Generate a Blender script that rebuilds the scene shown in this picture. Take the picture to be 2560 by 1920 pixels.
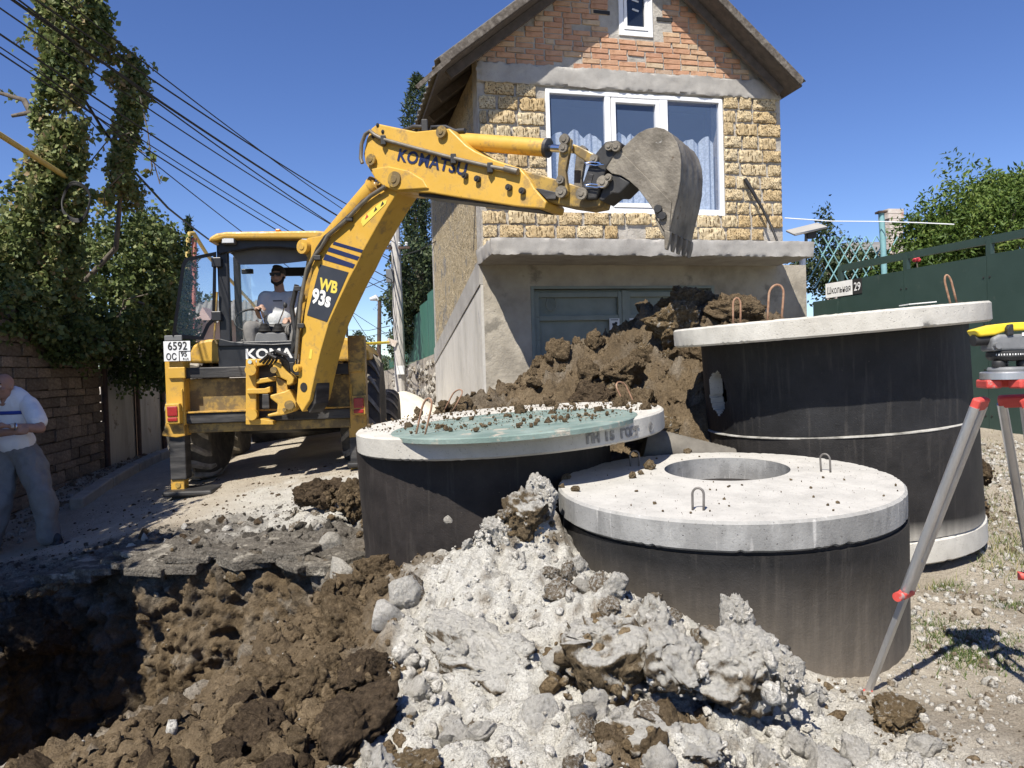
import bpy, bmesh, math, random
import numpy as np
from mathutils import Vector, Matrix
random.seed(7); RNG = np.random.default_rng(7)
for o in list(bpy.data.objects): bpy.data.objects.remove(o)
SC = bpy.context.scene; COL = SC.collection
# ------------------------------------------------------------------ camera
F, CX, CY, ZC = 1850.0, 1280.0, 960.0, 1.5
PITCH, ROLL = math.radians(-1.24), math.radians(1.7)
_f = Vector((0, math.cos(PITCH), math.sin(PITCH))); _u0 = Vector((0, -math.sin(PITCH), math.cos(PITCH))); _r0 = Vector((1, 0, 0))
_r = _r0*math.cos(ROLL)-_u0*math.sin(ROLL); _u = _r0*math.sin(ROLL)+_u0*math.cos(ROLL)
cam = bpy.data.cameras.new('camera'); camo = bpy.data.objects.new('camera', cam); COL.objects.link(camo)
cam.sensor_width = 36; cam.lens = F/2560*36; cam.clip_end = 5000; cam.clip_start = .05
camo.matrix_world = Matrix(((_r.x, _u.x, -_f.x, 0), (_r.y, _u.y, -_f.y, 0), (_r.z, _u.z, -_f.z, ZC), (0, 0, 0, 1)))
SC.camera = camo
# ------------------------------------------------------------------ sky, sun, exposure
AZ, EL = math.radians(25), math.radians(53)      # light travels towards AZ (from +y to +x)
w = bpy.data.worlds.new('World'); SC.world = w; w.use_nodes = True
nt = w.node_tree; bg = nt.nodes['Background']; sky = nt.nodes.new('ShaderNodeTexSky'); sky.sky_type = 'NISHITA'
sky.sun_disc = False; sky.sun_elevation = EL; sky.sun_rotation = AZ+math.pi; sky.altitude = 1500; sky.air_density = 1.0; sky.dust_density = 0.0; sky.ozone_density = 4.0
hsv = nt.nodes.new('ShaderNodeHueSaturation'); hsv.inputs['Saturation'].default_value = 1.13; hsv.inputs['Hue'].default_value = .514
nt.links.new(sky.outputs[0], hsv.inputs['Color']); nt.links.new(hsv.outputs[0], bg.inputs['Color']); bg.inputs['Strength'].default_value = 0.095
sl = bpy.data.lights.new('sun', 'SUN'); sl.energy = 5.0; sl.angle = math.radians(.53); sl.color = (1, .94, .84)
so = bpy.data.objects.new('sun', sl); COL.objects.link(so)
_sd = Vector((math.sin(AZ)*math.cos(EL), math.cos(AZ)*math.cos(EL), -math.sin(EL)))
so.rotation_euler = _sd.to_track_quat('-Z', 'Y').to_euler(); so.location = (-6, -8, 20)
SC.view_settings.view_transform = 'Standard'; SC.view_settings.look = 'None'; SC.view_settings.exposure = 0.66; SC.view_settings.gamma = 1
try: SC.cycles.max_bounces = 8; SC.cycles.transparent_max_bounces = 16
except Exception: pass
# ------------------------------------------------------------------ unprojection: a pixel of the photograph at a real depth
def ray(px, py): return _f+_r*((px-CX)/F)+_u*((CY-py)/F)
CAM = Vector((0, 0, ZC))
def P(px, py, D): d = ray(px, py); return CAM+d*(D/d.y)
def onplane(px, py, C, n): d = ray(px, py); return CAM+d*((C-CAM).dot(n)/d.dot(n))
# ------------------------------------------------------------------ numpy noise
_perm = np.random.default_rng(3).permutation(256); _perm = np.concatenate([_perm]*3)
_grad = np.random.default_rng(5).normal(size=(256, 3)); _grad /= np.linalg.norm(_grad, axis=1)[:, None]
def pnoise(p):
    p = np.asarray(p, float); i = np.floor(p).astype(int); f = p-i; i &= 255; u = f*f*f*(f*(f*6-15)+10); out = 0
    for dx in (0, 1):
        for dy in (0, 1):
            for dz in (0, 1):
                h = _perm[_perm[_perm[(i[:, 0]+dx) & 255]+((i[:, 1]+dy) & 255)]+((i[:, 2]+dz) & 255)]
                g = _grad[h]; d = g[:, 0]*(f[:, 0]-dx)+g[:, 1]*(f[:, 1]-dy)+g[:, 2]*(f[:, 2]-dz)
                wgt = (u[:, 0] if dx else 1-u[:, 0])*(u[:, 1] if dy else 1-u[:, 1])*(u[:, 2] if dz else 1-u[:, 2])
                out = out+d*wgt
    return out*1.6
def fbm(p, s, o=4, gain=.5, ridged=False):
    p = np.asarray(p, float)*s; a = 1; t = 0
    for k in range(o):
        n = pnoise(p+k*17.3); t = t+a*((1-2*np.abs(n)) if ridged else n); a *= gain; p = p*2.03
    return t
def billow(p, s, o=3, gain=.5):
    p = np.asarray(p, float)*s; a = 1; t = 0
    for k in range(o): t = t+a*(np.abs(pnoise(p+k*11.7))*2-.5); a *= gain; p = p*2.1
    return t
def tps(pts):
    pts = np.array(pts, float); xy, z = pts[:, :2], pts[:, 2]; n = len(xy)
    def phi(r2): return .5*r2*np.log(r2+1e-9)
    K = phi(((xy[:, None]-xy[None])**2).sum(-1))+np.eye(n)*.02
    Pm = np.c_[np.ones(n), xy]; A = np.block([[K, Pm], [Pm.T, np.zeros((3, 3))]])
    c = np.linalg.solve(A, np.r_[z, 0, 0, 0])
    def f(q):
        q = np.asarray(q, float); out = np.empty(len(q))
        for s in range(0, len(q), 20000):
            b = q[s:s+20000]; out[s:s+20000] = phi(((b[:, None]-xy[None])**2).sum(-1))@c[:n]+c[n]+b@c[n+1:]
        return out
    return f
# ------------------------------------------------------------------ mesh builder
class MB:
    def __init__(s): s.v = []; s.f = []
    def add(s, v, f):
        b = len(s.v); s.v += [tuple(x) for x in v]; s.f += [tuple(i+b for i in q) for q in f]; return s
    def box(s, c, size, R=None):
        x, y, z = [k/2 for k in size]; c = Vector(c)
        vs = [Vector((a, b, d)) for a in (-x, x) for b in (-y, y) for d in (-z, z)]
        if R is not None: vs = [R@v for v in vs]
        return s.add([c+v for v in vs], [(0, 1, 3, 2), (4, 6, 7, 5), (0, 4, 5, 1), (2, 3, 7, 6), (0, 2, 6, 4), (1, 5, 7, 3)])
    def prism(s, poly, off):
        off = Vector(off); n = len(poly); a = [Vector(p) for p in poly]
        s.add(a+[p+off for p in a], [tuple(range(n-1, -1, -1)), tuple(range(n, 2*n))]+[(i, (i+1) % n, (i+1) % n+n, i+n) for i in range(n)]); return s
    def tube(s, pts, r, n=10, cap=True, flat=None):
        pts = [Vector(p) for p in pts]; m = len(pts); rs = r if isinstance(r, (list, tuple)) else [r]*m
        t0 = (pts[1]-pts[0]).normalized(); up = Vector((0, 0, 1)) if abs(t0.z) < .9 else Vector((1, 0, 0)); nrm = (up-t0*up.dot(t0)).normalized(); vs = []
        for i in range(m):
            t = (pts[min(i+1, m-1)]-pts[max(i-1, 0)]).normalized(); nrm = (nrm-t*nrm.dot(t)).normalized(); b = t.cross(nrm)
            fx, fy = flat if flat else (1, 1)
            for k in range(n): a = 2*math.pi*k/n; vs.append(pts[i]+nrm*(math.cos(a)*rs[i]*fx)+b*(math.sin(a)*rs[i]*fy))
        fs = [(i*n+k, i*n+(k+1) % n, (i+1)*n+(k+1) % n, (i+1)*n+k) for i in range(m-1) for k in range(n)]
        if cap: fs += [tuple(range(n-1, -1, -1)), tuple((m-1)*n+k for k in range(n))]
        return s.add(vs, fs)
    def cyl(s, a, b, r, n=20, r2=None): return s.tube([a, b], [r, r if r2 is None else r2], n)
    def lathe(s, prof, c, ax, n=48, ref=None, close=False):
        ax = Vector(ax).normalized(); ref = Vector(ref) if ref else (Vector((1, 0, 0)) if abs(ax.x) < .9 else Vector((0, 1, 0)))
        u = (ref-ax*ref.dot(ax)).normalized(); v = ax.cross(u); c = Vector(c); m = len(prof); vs = []
        for r, h in prof:
            for k in range(n): a = 2*math.pi*k/n; vs.append(c+ax*h+u*(math.cos(a)*r)+v*(math.sin(a)*r))
        fs = [(i*n+k, i*n+(k+1) % n, ((i+1) % m)*n+(k+1) % n, ((i+1) % m)*n+k) for i in range(m if close else m-1) for k in range(n)]
        if not close:
            if prof[0][0] > 1e-6: fs.append(tuple(range(n-1, -1, -1)))
            if prof[-1][0] > 1e-6: fs.append(tuple((m-1)*n+k for k in range(n)))
        return s.add(vs, fs)
    def build(s, name, m, parent=None, smooth=False, bevel=0, seg=2, kind=None):
        me = bpy.data.meshes.new(name); me.from_pydata(s.v, [], s.f); me.validate(); 
        bm = bmesh.new(); bm.from_mesh(me); bmesh.ops.recalc_face_normals(bm, faces=bm.faces); bm.to_mesh(me); bm.free()
        return link(name, me, m, parent, smooth, bevel, seg, kind)
def link(name, me, m, parent=None, smooth=False, bevel=0, seg=2, kind=None):
    o = bpy.data.objects.new(name, me); COL.objects.link(o)
    if m is not None:
        me.materials.clear(); me.materials.append(m)
    if smooth:
        me.polygons.foreach_set('use_smooth', [True]*len(me.polygons))
        if smooth != 'all':
            try: me.set_sharp_from_angle(angle=math.radians(smooth if smooth is not True else 40))
            except Exception: pass
    if bevel:
        b = o.modifiers.new('bevel', 'BEVEL'); b.width = bevel; b.segments = seg; b.limit_method = 'ANGLE'; b.angle_limit = math.radians(35); b.harden_normals = False
    if parent: setparent(o, parent)
    if kind: o['kind'] = kind
    return o
def wloc(o):
    l = Vector(o.location) if o.parent is None else o.matrix_parent_inverse@Vector(o.location)
    return l if o.parent is None else l+wloc(o.parent)
def setparent(o, p): o.parent = p; o.matrix_parent_inverse = Matrix.Translation(-wloc(p))
def thing(name, label, cat, loc, group=None):
    o = bpy.data.objects.new(name, None); COL.objects.link(o); o.location = loc; o.empty_display_size = .2
    return tag(o, label, cat, group)
def tag(o, label, cat, group=None, kind=None):
    o['label'] = label; o['category'] = cat
    if group: o['group'] = group
    if kind: o['kind'] = kind
    return o
def nmesh(name, v, f, attrs=None):
    me = bpy.data.meshes.new(name); v = np.asarray(v, np.float32); f = np.asarray(f, np.int32)
    me.vertices.add(len(v)); me.vertices.foreach_set('co', v.ravel()); k = f.shape[1]
    me.loops.add(f.size); me.loops.foreach_set('vertex_index', f.ravel()); me.polygons.add(len(f))
    me.polygons.foreach_set('loop_start', np.arange(0, f.size, k, dtype=np.int32))
    try: me.polygons.foreach_set('loop_total', np.full(len(f), k, np.int32))
    except Exception: pass
    me.update(calc_edges=True)
    for nm, a in (attrs or {}).items():
        at = me.attributes.new(nm, 'FLOAT', 'POINT'); at.data.foreach_set('value', np.asarray(a, np.float32))
    me.validate(); return me
def gridfaces(nx, ny, keep=None):
    i = np.arange(nx*ny).reshape(ny, nx); f = np.stack([i[:-1, :-1], i[:-1, 1:], i[1:, 1:], i[1:, :-1]], -1).reshape(-1, 4)
    return f if keep is None else f[keep[f].all(1)]
# ------------------------------------------------------------------ materials
def N(t, typ, **kw):
    n = t.nodes.new(typ)
    for k, v in kw.items():
        if k.startswith('i_'): n.inputs[k[2:].replace('_', ' ')].default_value = v
        else: setattr(n, k, v)
    return n
def newmat(name):
    m = bpy.data.materials.new(name); m.use_nodes = True; t = m.node_tree; return m, t, t.nodes['Principled BSDF']
def ramp(t, stops):
    r = t.nodes.new('ShaderNodeValToRGB'); e = r.color_ramp.elements
    while len(e) < len(stops): e.new(.5)
    for k, (p, c) in enumerate(stops): e[k].position = p; e[k].color = (*c, 1) if len(c) == 3 else c
    return r
def noise(t, scale, detail=4, rough=.55, coord='Object', stretch=None, dist=0):
    n = N(t, 'ShaderNodeTexNoise'); n.inputs['Scale'].default_value = scale; n.inputs['Detail'].default_value = detail; n.inputs['Roughness'].default_value = rough; n.inputs['Distortion'].default_value = dist
    tc = N(t, 'ShaderNodeTexCoord'); src = tc.outputs[coord]
    if stretch:
        mp = N(t, 'ShaderNodeMapping'); mp.inputs['Scale'].default_value = stretch; t.links.new(src, mp.inputs[0]); src = mp.outputs[0]
    t.links.new(src, n.inputs['Vector']); return n
def bump(t, b, hs, strength=.5, dist=.02):
    prev = None
    for h in hs:
        n = N(t, 'ShaderNodeBump'); n.inputs['Strength'].default_value = strength; n.inputs['Distance'].default_value = h[1] if isinstance(h, tuple) else dist
        t.links.new(h[0] if isinstance(h, tuple) else h, n.inputs['Height'])
        if prev: t.links.new(prev.outputs[0], n.inputs['Normal'])
        prev = n
    t.links.new(prev.outputs[0], b.inputs['Normal'])
def mix(t, fac, a, b, mode='MIX'):
    n = N(t, 'ShaderNodeMix', data_type='RGBA', blend_type=mode)
    for k, v in ((0, fac), (6, a), (7, b)):
        if hasattr(v, 'links'): t.links.new(v, n.inputs[k])
        else: n.inputs[k].default_value = v if k == 0 else ((*v, 1) if len(v) == 3 else v)
    return n.outputs[2]
def surf(name, cols, scale=6, rough=.9, bumps=((60, .004),), metal=0, stretch=None, detail=5, spots=None, contrast=(.3, .7), spec=None, rnd=0, coat=0):
    """cols: 1 to 3 colours spread by noise; bumps: (scale, depth); spots: (scale, threshold, colour)"""
    m, t, b = newmat(name)
    if len(cols) == 1: cols = [cols[0], tuple(c*.8 for c in cols[0])]
    n = noise(t, scale, detail, .6, stretch=stretch); k = len(cols)
    r = ramp(t, [(contrast[0]+(contrast[1]-contrast[0])*i/(k-1), c) for i, c in enumerate(cols)]); t.links.new(n.outputs['Fac'], r.inputs[0]); c = r.outputs[0]
    for sp in (spots or []):
        n2 = noise(t, sp[0], 6, .65, stretch=sp[3] if len(sp) > 3 else None); r2 = ramp(t, [(sp[1], (0, 0, 0)), (min(sp[1]+.07, 1), (1, 1, 1))]); t.links.new(n2.outputs['Fac'], r2.inputs[0]); c = mix(t, r2.outputs[0], c, sp[2])
    if rnd:
        oi = N(t, 'ShaderNodeObjectInfo'); mr = N(t, 'ShaderNodeMapRange'); mr.inputs[3].default_value = 1-rnd; mr.inputs[4].default_value = 1+rnd; t.links.new(oi.outputs['Random'], mr.inputs[0]); c = mix(t, 1.0, c, mr.outputs[0], 'MULTIPLY')
    t.links.new(c, b.inputs['Base Color']); b.inputs['Roughness'].default_value = rough; b.inputs['Metallic'].default_value = metal
    if spec is not None: b.inputs['Specular IOR Level'].default_value = spec
    if coat: b.inputs['Coat Weight'].default_value = coat
    if bumps: bump(t, b, [(noise(t, s, 5, .6, stretch=stretch).outputs['Fac'], d) for s, d in bumps], .8)
    return m
def glass(name, col=(.55, .7, .8), alpha=.25, rough=.03):
    m, t, b = newmat(name); b.inputs['Base Color'].default_value = (*col, 1); b.inputs['Roughness'].default_value = rough; b.inputs['Alpha'].default_value = alpha; b.inputs['Specular IOR Level'].default_value = .8
    return m
MT = {}
# ------------------------------------------------------------------ materials of the place
def soilmat(name):
    m, t, b = newmat(name)
    def att(n): a = N(t, 'ShaderNodeAttribute', attribute_name=n); return a.outputs['Fac']
    n1 = noise(t, 3.5, 6, .65); n2 = noise(t, 38, 5, .7); n3 = noise(t, 150, 3, .7)
    br = ramp(t, [(.3, (.08, .06, .038)), (.5, (.165, .122, .074)), (.72, (.28, .215, .135))]); t.links.new(mix(t, .5, n1.outputs['Fac'], n2.outputs['Fac']), br.inputs[0])
    wh = ramp(t, [(.28, (.3, .28, .245)), (.42, (.57, .55, .49)), (.7, (.75, .73, .665))]); t.links.new(mix(t, .65, n1.outputs['Fac'], n2.outputs['Fac']), wh.inputs[0])
    gr = ramp(t, [(.3, (.08, .07, .058)), (.55, (.18, .162, .136)), (.75, (.32, .295, .25))]); t.links.new(n2.outputs['Fac'], gr.inputs[0])
    rd = ramp(t, [(.3, (.37, .315, .245)), (.5, (.49, .435, .35)), (.7, (.6, .55, .455))]); t.links.new(mix(t, .4, n1.outputs['Fac'], n2.outputs['Fac']), rd.inputs[0])
    c = mix(t, att('grey'), br.outputs[0], gr.outputs[0]); c = mix(t, att('tan'), c, rd.outputs[0]); c = mix(t, att('white'), c, wh.outputs[0])
    sp = ramp(t, [(.3, (.62, .6, .57)), (.5, (1, 1, 1))]); t.links.new(n3.outputs['Fac'], sp.inputs[0]); c = mix(t, 1.0, c, sp.outputs[0], 'MULTIPLY')
    t.links.new(c, b.inputs['Base Color']); b.inputs['Roughness'].default_value = .95; b.inputs['Specular IOR Level'].default_value = .15
    vo = N(t, 'ShaderNodeTexVoronoi'); vo.inputs['Scale'].default_value = 42; tc = N(t, 'ShaderNodeTexCoord'); t.links.new(tc.outputs['Object'], vo.inputs['Vector'])
    bump(t, b, [(vo.outputs['Distance'], -.012), (n2.outputs['Fac'], .03), (n3.outputs['Fac'], .012)], .9)
    return m
MT['soil'] = soilmat('soil_ground')
def clodmat(name, cols, dust=None, crust=None):
    m, t, b = newmat(name); n = noise(t, 7, 6, .7); r = ramp(t, [(.3, cols[0]), (.5, cols[1]), (.7, cols[2])]); t.links.new(n.outputs['Fac'], r.inputs[0]); c = r.outputs[0]
    n2 = noise(t, 60, 5, .7); s = ramp(t, [(.32, (.5, .48, .45)), (.5, (1, 1, 1))]); t.links.new(n2.outputs['Fac'], s.inputs[0]); c = mix(t, 1., c, s.outputs[0], 'MULTIPLY')
    if dust:
        n4 = noise(t, 4, 5, .7); r4 = ramp(t, [(dust[0], (0, 0, 0)), (dust[0]+.08, (1, 1, 1))]); t.links.new(n4.outputs['Fac'], r4.inputs[0]); c = mix(t, r4.outputs[0], c, dust[1])
    if crust is not None:
        ge = N(t, 'ShaderNodeNewGeometry'); sx = N(t, 'ShaderNodeSeparateXYZ'); t.links.new(ge.outputs['Normal'], sx.inputs[0]); n6 = N(t, 'ShaderNodeTexNoise'); n6.inputs['Scale'].default_value = 9; n6.inputs['Detail'].default_value = 6; n6.inputs['Roughness'].default_value = .7; t.links.new(ge.outputs['Position'], n6.inputs['Vector']); ad = N(t, 'ShaderNodeMath', operation='MULTIPLY_ADD'); ad.inputs[1].default_value = 2.6; t.links.new(n6.outputs['Fac'], ad.inputs[0]); t.links.new(sx.outputs[2], ad.inputs[2]); r6 = ramp(t, [(.0, (0, 0, 0)), (1, (1, 1, 1))]); mr = N(t, 'ShaderNodeMapRange'); mr.inputs[1].default_value = crust; mr.inputs[2].default_value = crust+.45; t.links.new(ad.outputs[0], mr.inputs[0]); c = mix(t, mr.outputs[0], c, mix(t, n2.outputs['Fac'], (.5, .475, .415), (.78, .755, .69)))
    t.links.new(c, b.inputs['Base Color']); b.inputs['Roughness'].default_value = .95; b.inputs['Specular IOR Level'].default_value = .12
    b.inputs['Specular IOR Level'].default_value = .08
    vo = N(t, 'ShaderNodeTexVoronoi'); vo.inputs['Scale'].default_value = 48; gg = N(t, 'ShaderNodeNewGeometry'); t.links.new(gg.outputs['Position'], vo.inputs['Vector']); pw = N(t, 'ShaderNodeTexNoise'); pw.inputs['Scale'].default_value = 16; pw.inputs['Detail'].default_value = 6; pw.inputs['Roughness'].default_value = .75; t.links.new(gg.outputs['Position'], pw.inputs['Vector'])
    bump(t, b, [(pw.outputs['Fac'], .07), (vo.outputs['Distance'], -.018), (n2.outputs['Fac'], .01)], 1.0); return m
MT['clod'] = clodmat('brown_clod', [(.095, .07, .043), (.18, .132, .08), (.3, .23, .145)])
MT['clod_dark'] = clodmat('dark_clod', [(.05, .038, .027), (.11, .08, .052), (.19, .14, .09)])
MT['clod_ochre'] = clodmat('ochre_clod', [(.13, .092, .052), (.225, .165, .095), (.34, .265, .165)], (.57, (.5, .47, .41)))
MT['clod_white'] = clodmat('white_clod', [(.55, .52, .455), (.7, .67, .605), (.78, .755, .69)], (.64, (.33, .28, .215)))
MT['clod_mixed'] = clodmat('mixed_clod', [(.14, .1, .065), (.25, .2, .14), (.42, .38, .32)], (.5, (.56, .54, .49)))
MT['clod_crust'] = clodmat('dust_crusted_clod', [(.11, .082, .052), (.2, .152, .095), (.33, .26, .165)], None, 1.6); MT['clod_crust2'] = clodmat('heavily_crusted_clod', [(.14, .105, .07), (.24, .19, .13), (.4, .34, .25)], None, 1.15)
MT['stone'] = clodmat('grey_stone', [(.42, .39, .335), (.54, .51, .45), (.64, .61, .55)])
MT['gravel'] = clodmat('mixed_gravel', [(.17, .145, .115), (.45, .41, .34), (.68, .64, .56)])
MT['paving'] = clodmat('dusty_paving', [(.1, .09, .075), (.19, .172, .145), (.3, .275, .23)], (.55, (.42, .385, .32)))
MT['asphalt'] = clodmat('broken_asphalt', [(.06, .053, .045), (.125, .112, .094), (.24, .22, .185)])
# ------------------------------------------------------------------ terrain
def C3(px, py, D): p = P(px, py, D); return (p.x, p.y, p.z)
gp = [C3(*q) for q in [(100, 1365, 7.3), (440, 1240, 8.3), (505, 1192, 9.4), (2030, 1712, 3.08), (2440, 1340, 5.1), (2560, 1090, 7.9), (900, 1430, 4.9), (2165, 1735, 3.0),
    (50, 1915, 2.6), (278, 1846, 2.75), (571, 1684, 3.24), (742, 1521, 4.0), (798, 1428, 4.8), (450, 1340, 6.0), (700, 1290, 6.4), (200, 1430, 5.6), (880, 1270, 6.2), (120, 1225, 9.6), (400, 1120, 14.4), (1005, 1020, 17),
    (2500, 1850, 2.4), (2300, 1920, 2.25)]]
gp += [(-.3, 9.9, ZC-.9), (1.0, 7.5, ZC-1.05), (2.5, 8, ZC-.85), (4, 10.2, ZC-.7), (-.5, 13, ZC-.82), (-3.5, 14, ZC-.95), (-3.4, 20, ZC-.72), (-9, 9, ZC-1.3), (-9, 18, ZC-.8), (6.5, 5, ZC-.95), (5, 2.5, ZC-1.2), (0, 0, ZC-1.3), (-3, .5, ZC-1.4), (3, .5, ZC-1.3), (6, 14, ZC-.3), (9, 8, ZC-.5),
       (1.1, 3.9, ZC-1.33), (-.02, 4.9, ZC-1.3), (.3, 4.6, ZC-1.3), (2.1, 5.1, ZC-1.28), (.6, 5.8, ZC-1.15)]
base_f = tps(gp)
hp = [C3(*q) for q in [(1340, 1330, 3.72), (1240, 1350, 3.68), (1100, 1400, 3.55), (990, 1450, 3.45), (905, 1540, 3.3), (1420, 1420, 3.4), (1500, 1480, 3.12), (1620, 1555, 2.92), (1760, 1620, 2.8), (1300, 1520, 3.12), (1120, 1600, 2.95), (1420, 1660, 2.7), (1250, 1780, 2.5), (1540, 1800, 2.42), (1020, 1720, 2.78),
    (900, 1920, 2.32), (1300, 1920, 2.15), (1700, 1920, 2.15), (1960, 1900, 2.35), (2000, 1760, 2.78), (850, 1700, 2.9), (720, 1830, 2.62), (880, 1600, 3.3), (820, 1500, 3.95), (560, 1870, 2.55)]]
hp += [(-1.1, 3.2, ZC-1.22), (.2, 1.2, ZC-1.12), (1.1, 2.9, ZC-1.26), (1.6, 2.6, ZC-1.3), (2.2, 2.5, ZC-1.3), (1.4, 1.2, ZC-1.22), (-1.2, 1.2, ZC-1.25), (-1.9, 2.2, ZC-1.33), (-1.05, 4.6, ZC-1.26), (-.6, 3.95, ZC-1.1), (-1.1, 5.4, ZC-1.3), (.6, 3.6, ZC-1.15), (1.2, 3.9, ZC-1.3), (0., 4.9, ZC-1.3)]
heap_f = tps(hp)
def sstep(a, b, x): t = np.clip((x-a)/(b-a), 0, 1); return t*t*(3-2*t)
def inpoly(q, poly):
    x, y = q[:, 0], q[:, 1]; c = np.zeros(len(q), bool); n = len(poly)
    for i in range(n):
        x1, y1 = poly[i]; x2, y2 = poly[(i+1) % n]
        if y1 == y2: continue
        c ^= ((y1 > y) != (y2 > y)) & (x < (x2-x1)*(y-y1)/(y2-y1)+x1)
    return c
HEAPBOX = (-2.2, 1.75, .9, 4.75)
def heapmask(q):
    x, y = q[:, 0], q[:, 1]
    lo = sstep(-2.1, -1.3, x)*sstep(.4, 1.2, y)*(1-sstep(3.9, 4.7, y)); r = 1.15+.25*(2.4-y)
    return lo*(1-sstep(r-.05, r+.55, x))
def gheight(q):
    q = np.asarray(q, float); c = np.c_[np.clip(q[:, 0], -9, 9), np.clip(q[:, 1], 0, 19)]; z = base_f(c)
    far = sstep(20, 120, q[:, 1]); z = z*(1-far)+(ZC-.4)*far
    m = heapmask(q); hz = np.maximum(heap_f(c), z-.1); z = z*(1-m)+hz*m
    p0 = P(1345, 1225, 3.74); d2 = (q[:, 0]-p0.x)**2/.11**2+(q[:, 1]-p0.y)**2/.13**2; z = z+.2*np.exp(-d2)
    return z
RIM = [(-1.73, 2.62), (-1.47, 2.78), (-1.22, 3.26), (-1.15, 4.0), (-1.22, 4.75), (-1.5, 5.12), (-2.0, 5.25), (-2.45, 5.3), (-2.72, 5.36), (-2.86, 5.55), (-3.2, 5.62), (-3.62, 5.6), (-3.72, 5.2), (-3.6, 4.2), (-3.45, 3.2), (-2.8, 2.5), (-2.1, 2.42)]
def spline(pts, n):
    pts = np.array(pts, float); m = len(pts); out = []
    for i in range(n):
        s = i*m/n; k = int(s); t = s-k; a, b, c, d = (pts[(k+j-1) % m] for j in range(4))
        out.append(.5*((2*b)+(-a+c)*t+(2*a-5*b+4*c-d)*t*t+(-a+3*b-3*c+d)*t**3))
    return np.array(out)
NR = 520; rimc = spline(RIM, NR)
rn = np.c_[rimc, np.zeros(NR)]; cen = np.array([-2.35, 4.1]); 
tang = np.roll(rimc, -1, 0)-np.roll(rimc, 1, 0); nin = np.c_[-tang[:, 1], tang[:, 0]]; nin /= np.linalg.norm(nin, axis=1)[:, None]
nin *= np.sign(((cen-rimc)*nin).sum(1))[:, None]
rimc = rimc+nin*(fbm(rn, 1.6, 3)*.10+fbm(rn+9, 7, 2)*.03)[:, None]
def road_edge(y): return -.9-.1*(y-8)
def masks(q, z):
    x, y = q[:, 0], q[:, 1]; p3 = np.c_[q, z]; n1 = fbm(p3, 1.3, 4); n2 = fbm(p3+5, 4.5, 4); hm = heapmask(q)
    white = hm*sstep(-.12, .14, (x+.62)+.25*n1+.12*n2-.12*(y-2.4))*sstep(-.42, -.2, n1*.6+n2*.5+.08)
    spill = sstep(5.75, 6.25, y+.5*n1)*(1-sstep(7.5, 8.4, y+.5*n2))*sstep(-3.1, -2.4, x+.4*n1)*(1-sstep(-1.15, -.7, x)); white = np.maximum(white, spill*.85)
    grey = sstep(4.9, 5.2, y+.15*n2)*(1-sstep(6.3, 7.0, y+.6*n1))*(1-sstep(-1.3, -.7, x))
    tan = sstep(5.9, 6.5, y+.5*n1+.5*sstep(-3.4, -4.2, x))*(1-sstep(-.9, -.5, x+.2*n2)); tan = np.maximum(tan, sstep(.95, 1.35, x+.25*(y-2.4)*(y < 3.2)+.25*n2)*(1-.35*sstep(-.1, .5, n1))*sstep(-8, -7, -y)); tan = np.maximum(tan, sstep(10.5, 12, y)*.9); tan = np.maximum(tan, (x > 3.2)*.8)
    rough = np.maximum(hm, (sstep(4.8, 5.1, y)*(1-sstep(6.1, 6.9, y+.5*n1))*(1-sstep(-1.2, -.5, x)))*.85)
    rough = np.maximum(rough, .6*sstep(5.2, 5.8, y)*(1-sstep(8.5, 9, y))*sstep(-.9, -.4, x)*(1-sstep(2.6, 3.1, x)))
    return white, np.clip(grey, 0, 1), np.clip(tan*(1-grey*.8), 0, 1), np.clip(rough, 0, 1), n1, n2
def lumpy(p3, rough):
    a = billow(p3, 3.1, 3, .55)*.055+billow(p3+3, 9, 3, .55)*.028+fbm(p3+8, 26, 2)*.008
    s = fbm(p3, 3, 2)*.012+np.maximum(pnoise(p3*22), .12)*.012+fbm(p3+2, 45, 1)*.003
    return a*rough+s*(1-rough)
xs = np.r_[-1500, -600, -250, -120, -60, -35, -22, np.arange(-16, -5.4, .3), np.arange(-5.2, 4.6, .019), np.arange(4.8, 14, .3), 18, 30, 60, 150, 500, 1500]
ys = np.r_[-40, -10, -3, 0, .8, np.arange(1.3, 5.9, .017), np.arange(5.9, 9.2, .03), np.arange(9.3, 20, .25), 22, 26, 32, 40, 60, 100, 200, 500, 1500, 2500]
gx, gy = np.meshgrid(xs, ys); q = np.c_[gx.ravel(), gy.ravel()]; z = gheight(q); wh, gr, tn, ro, n1, n2 = masks(q, z)
near = (np.abs(q[:, 0]) < 6)*(q[:, 1] < 9.5)*(q[:, 1] > .5); z = z+lumpy(np.c_[q, z], ro)*near
keep = ~inpoly(q, rimc)
_Z = z.reshape(len(ys), len(xs)); _gx = np.gradient(_Z, xs, axis=1); _gy = np.gradient(_Z, ys, axis=0); slope = np.hypot(_gx, _gy).ravel(); hm_ = heapmask(q); wh = wh*(1-hm_*.75*sstep(1.1, 2.2, slope+.5*n2))
me = nmesh('ground', np.c_[q, z], gridfaces(len(xs), len(ys), keep), dict(white=wh, grey=gr, tan=tn))
ground = link('ground', me, MT['soil'], smooth='all', kind='structure')
def gz(x, y): return float(gheight([(x, y)])[0])
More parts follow.
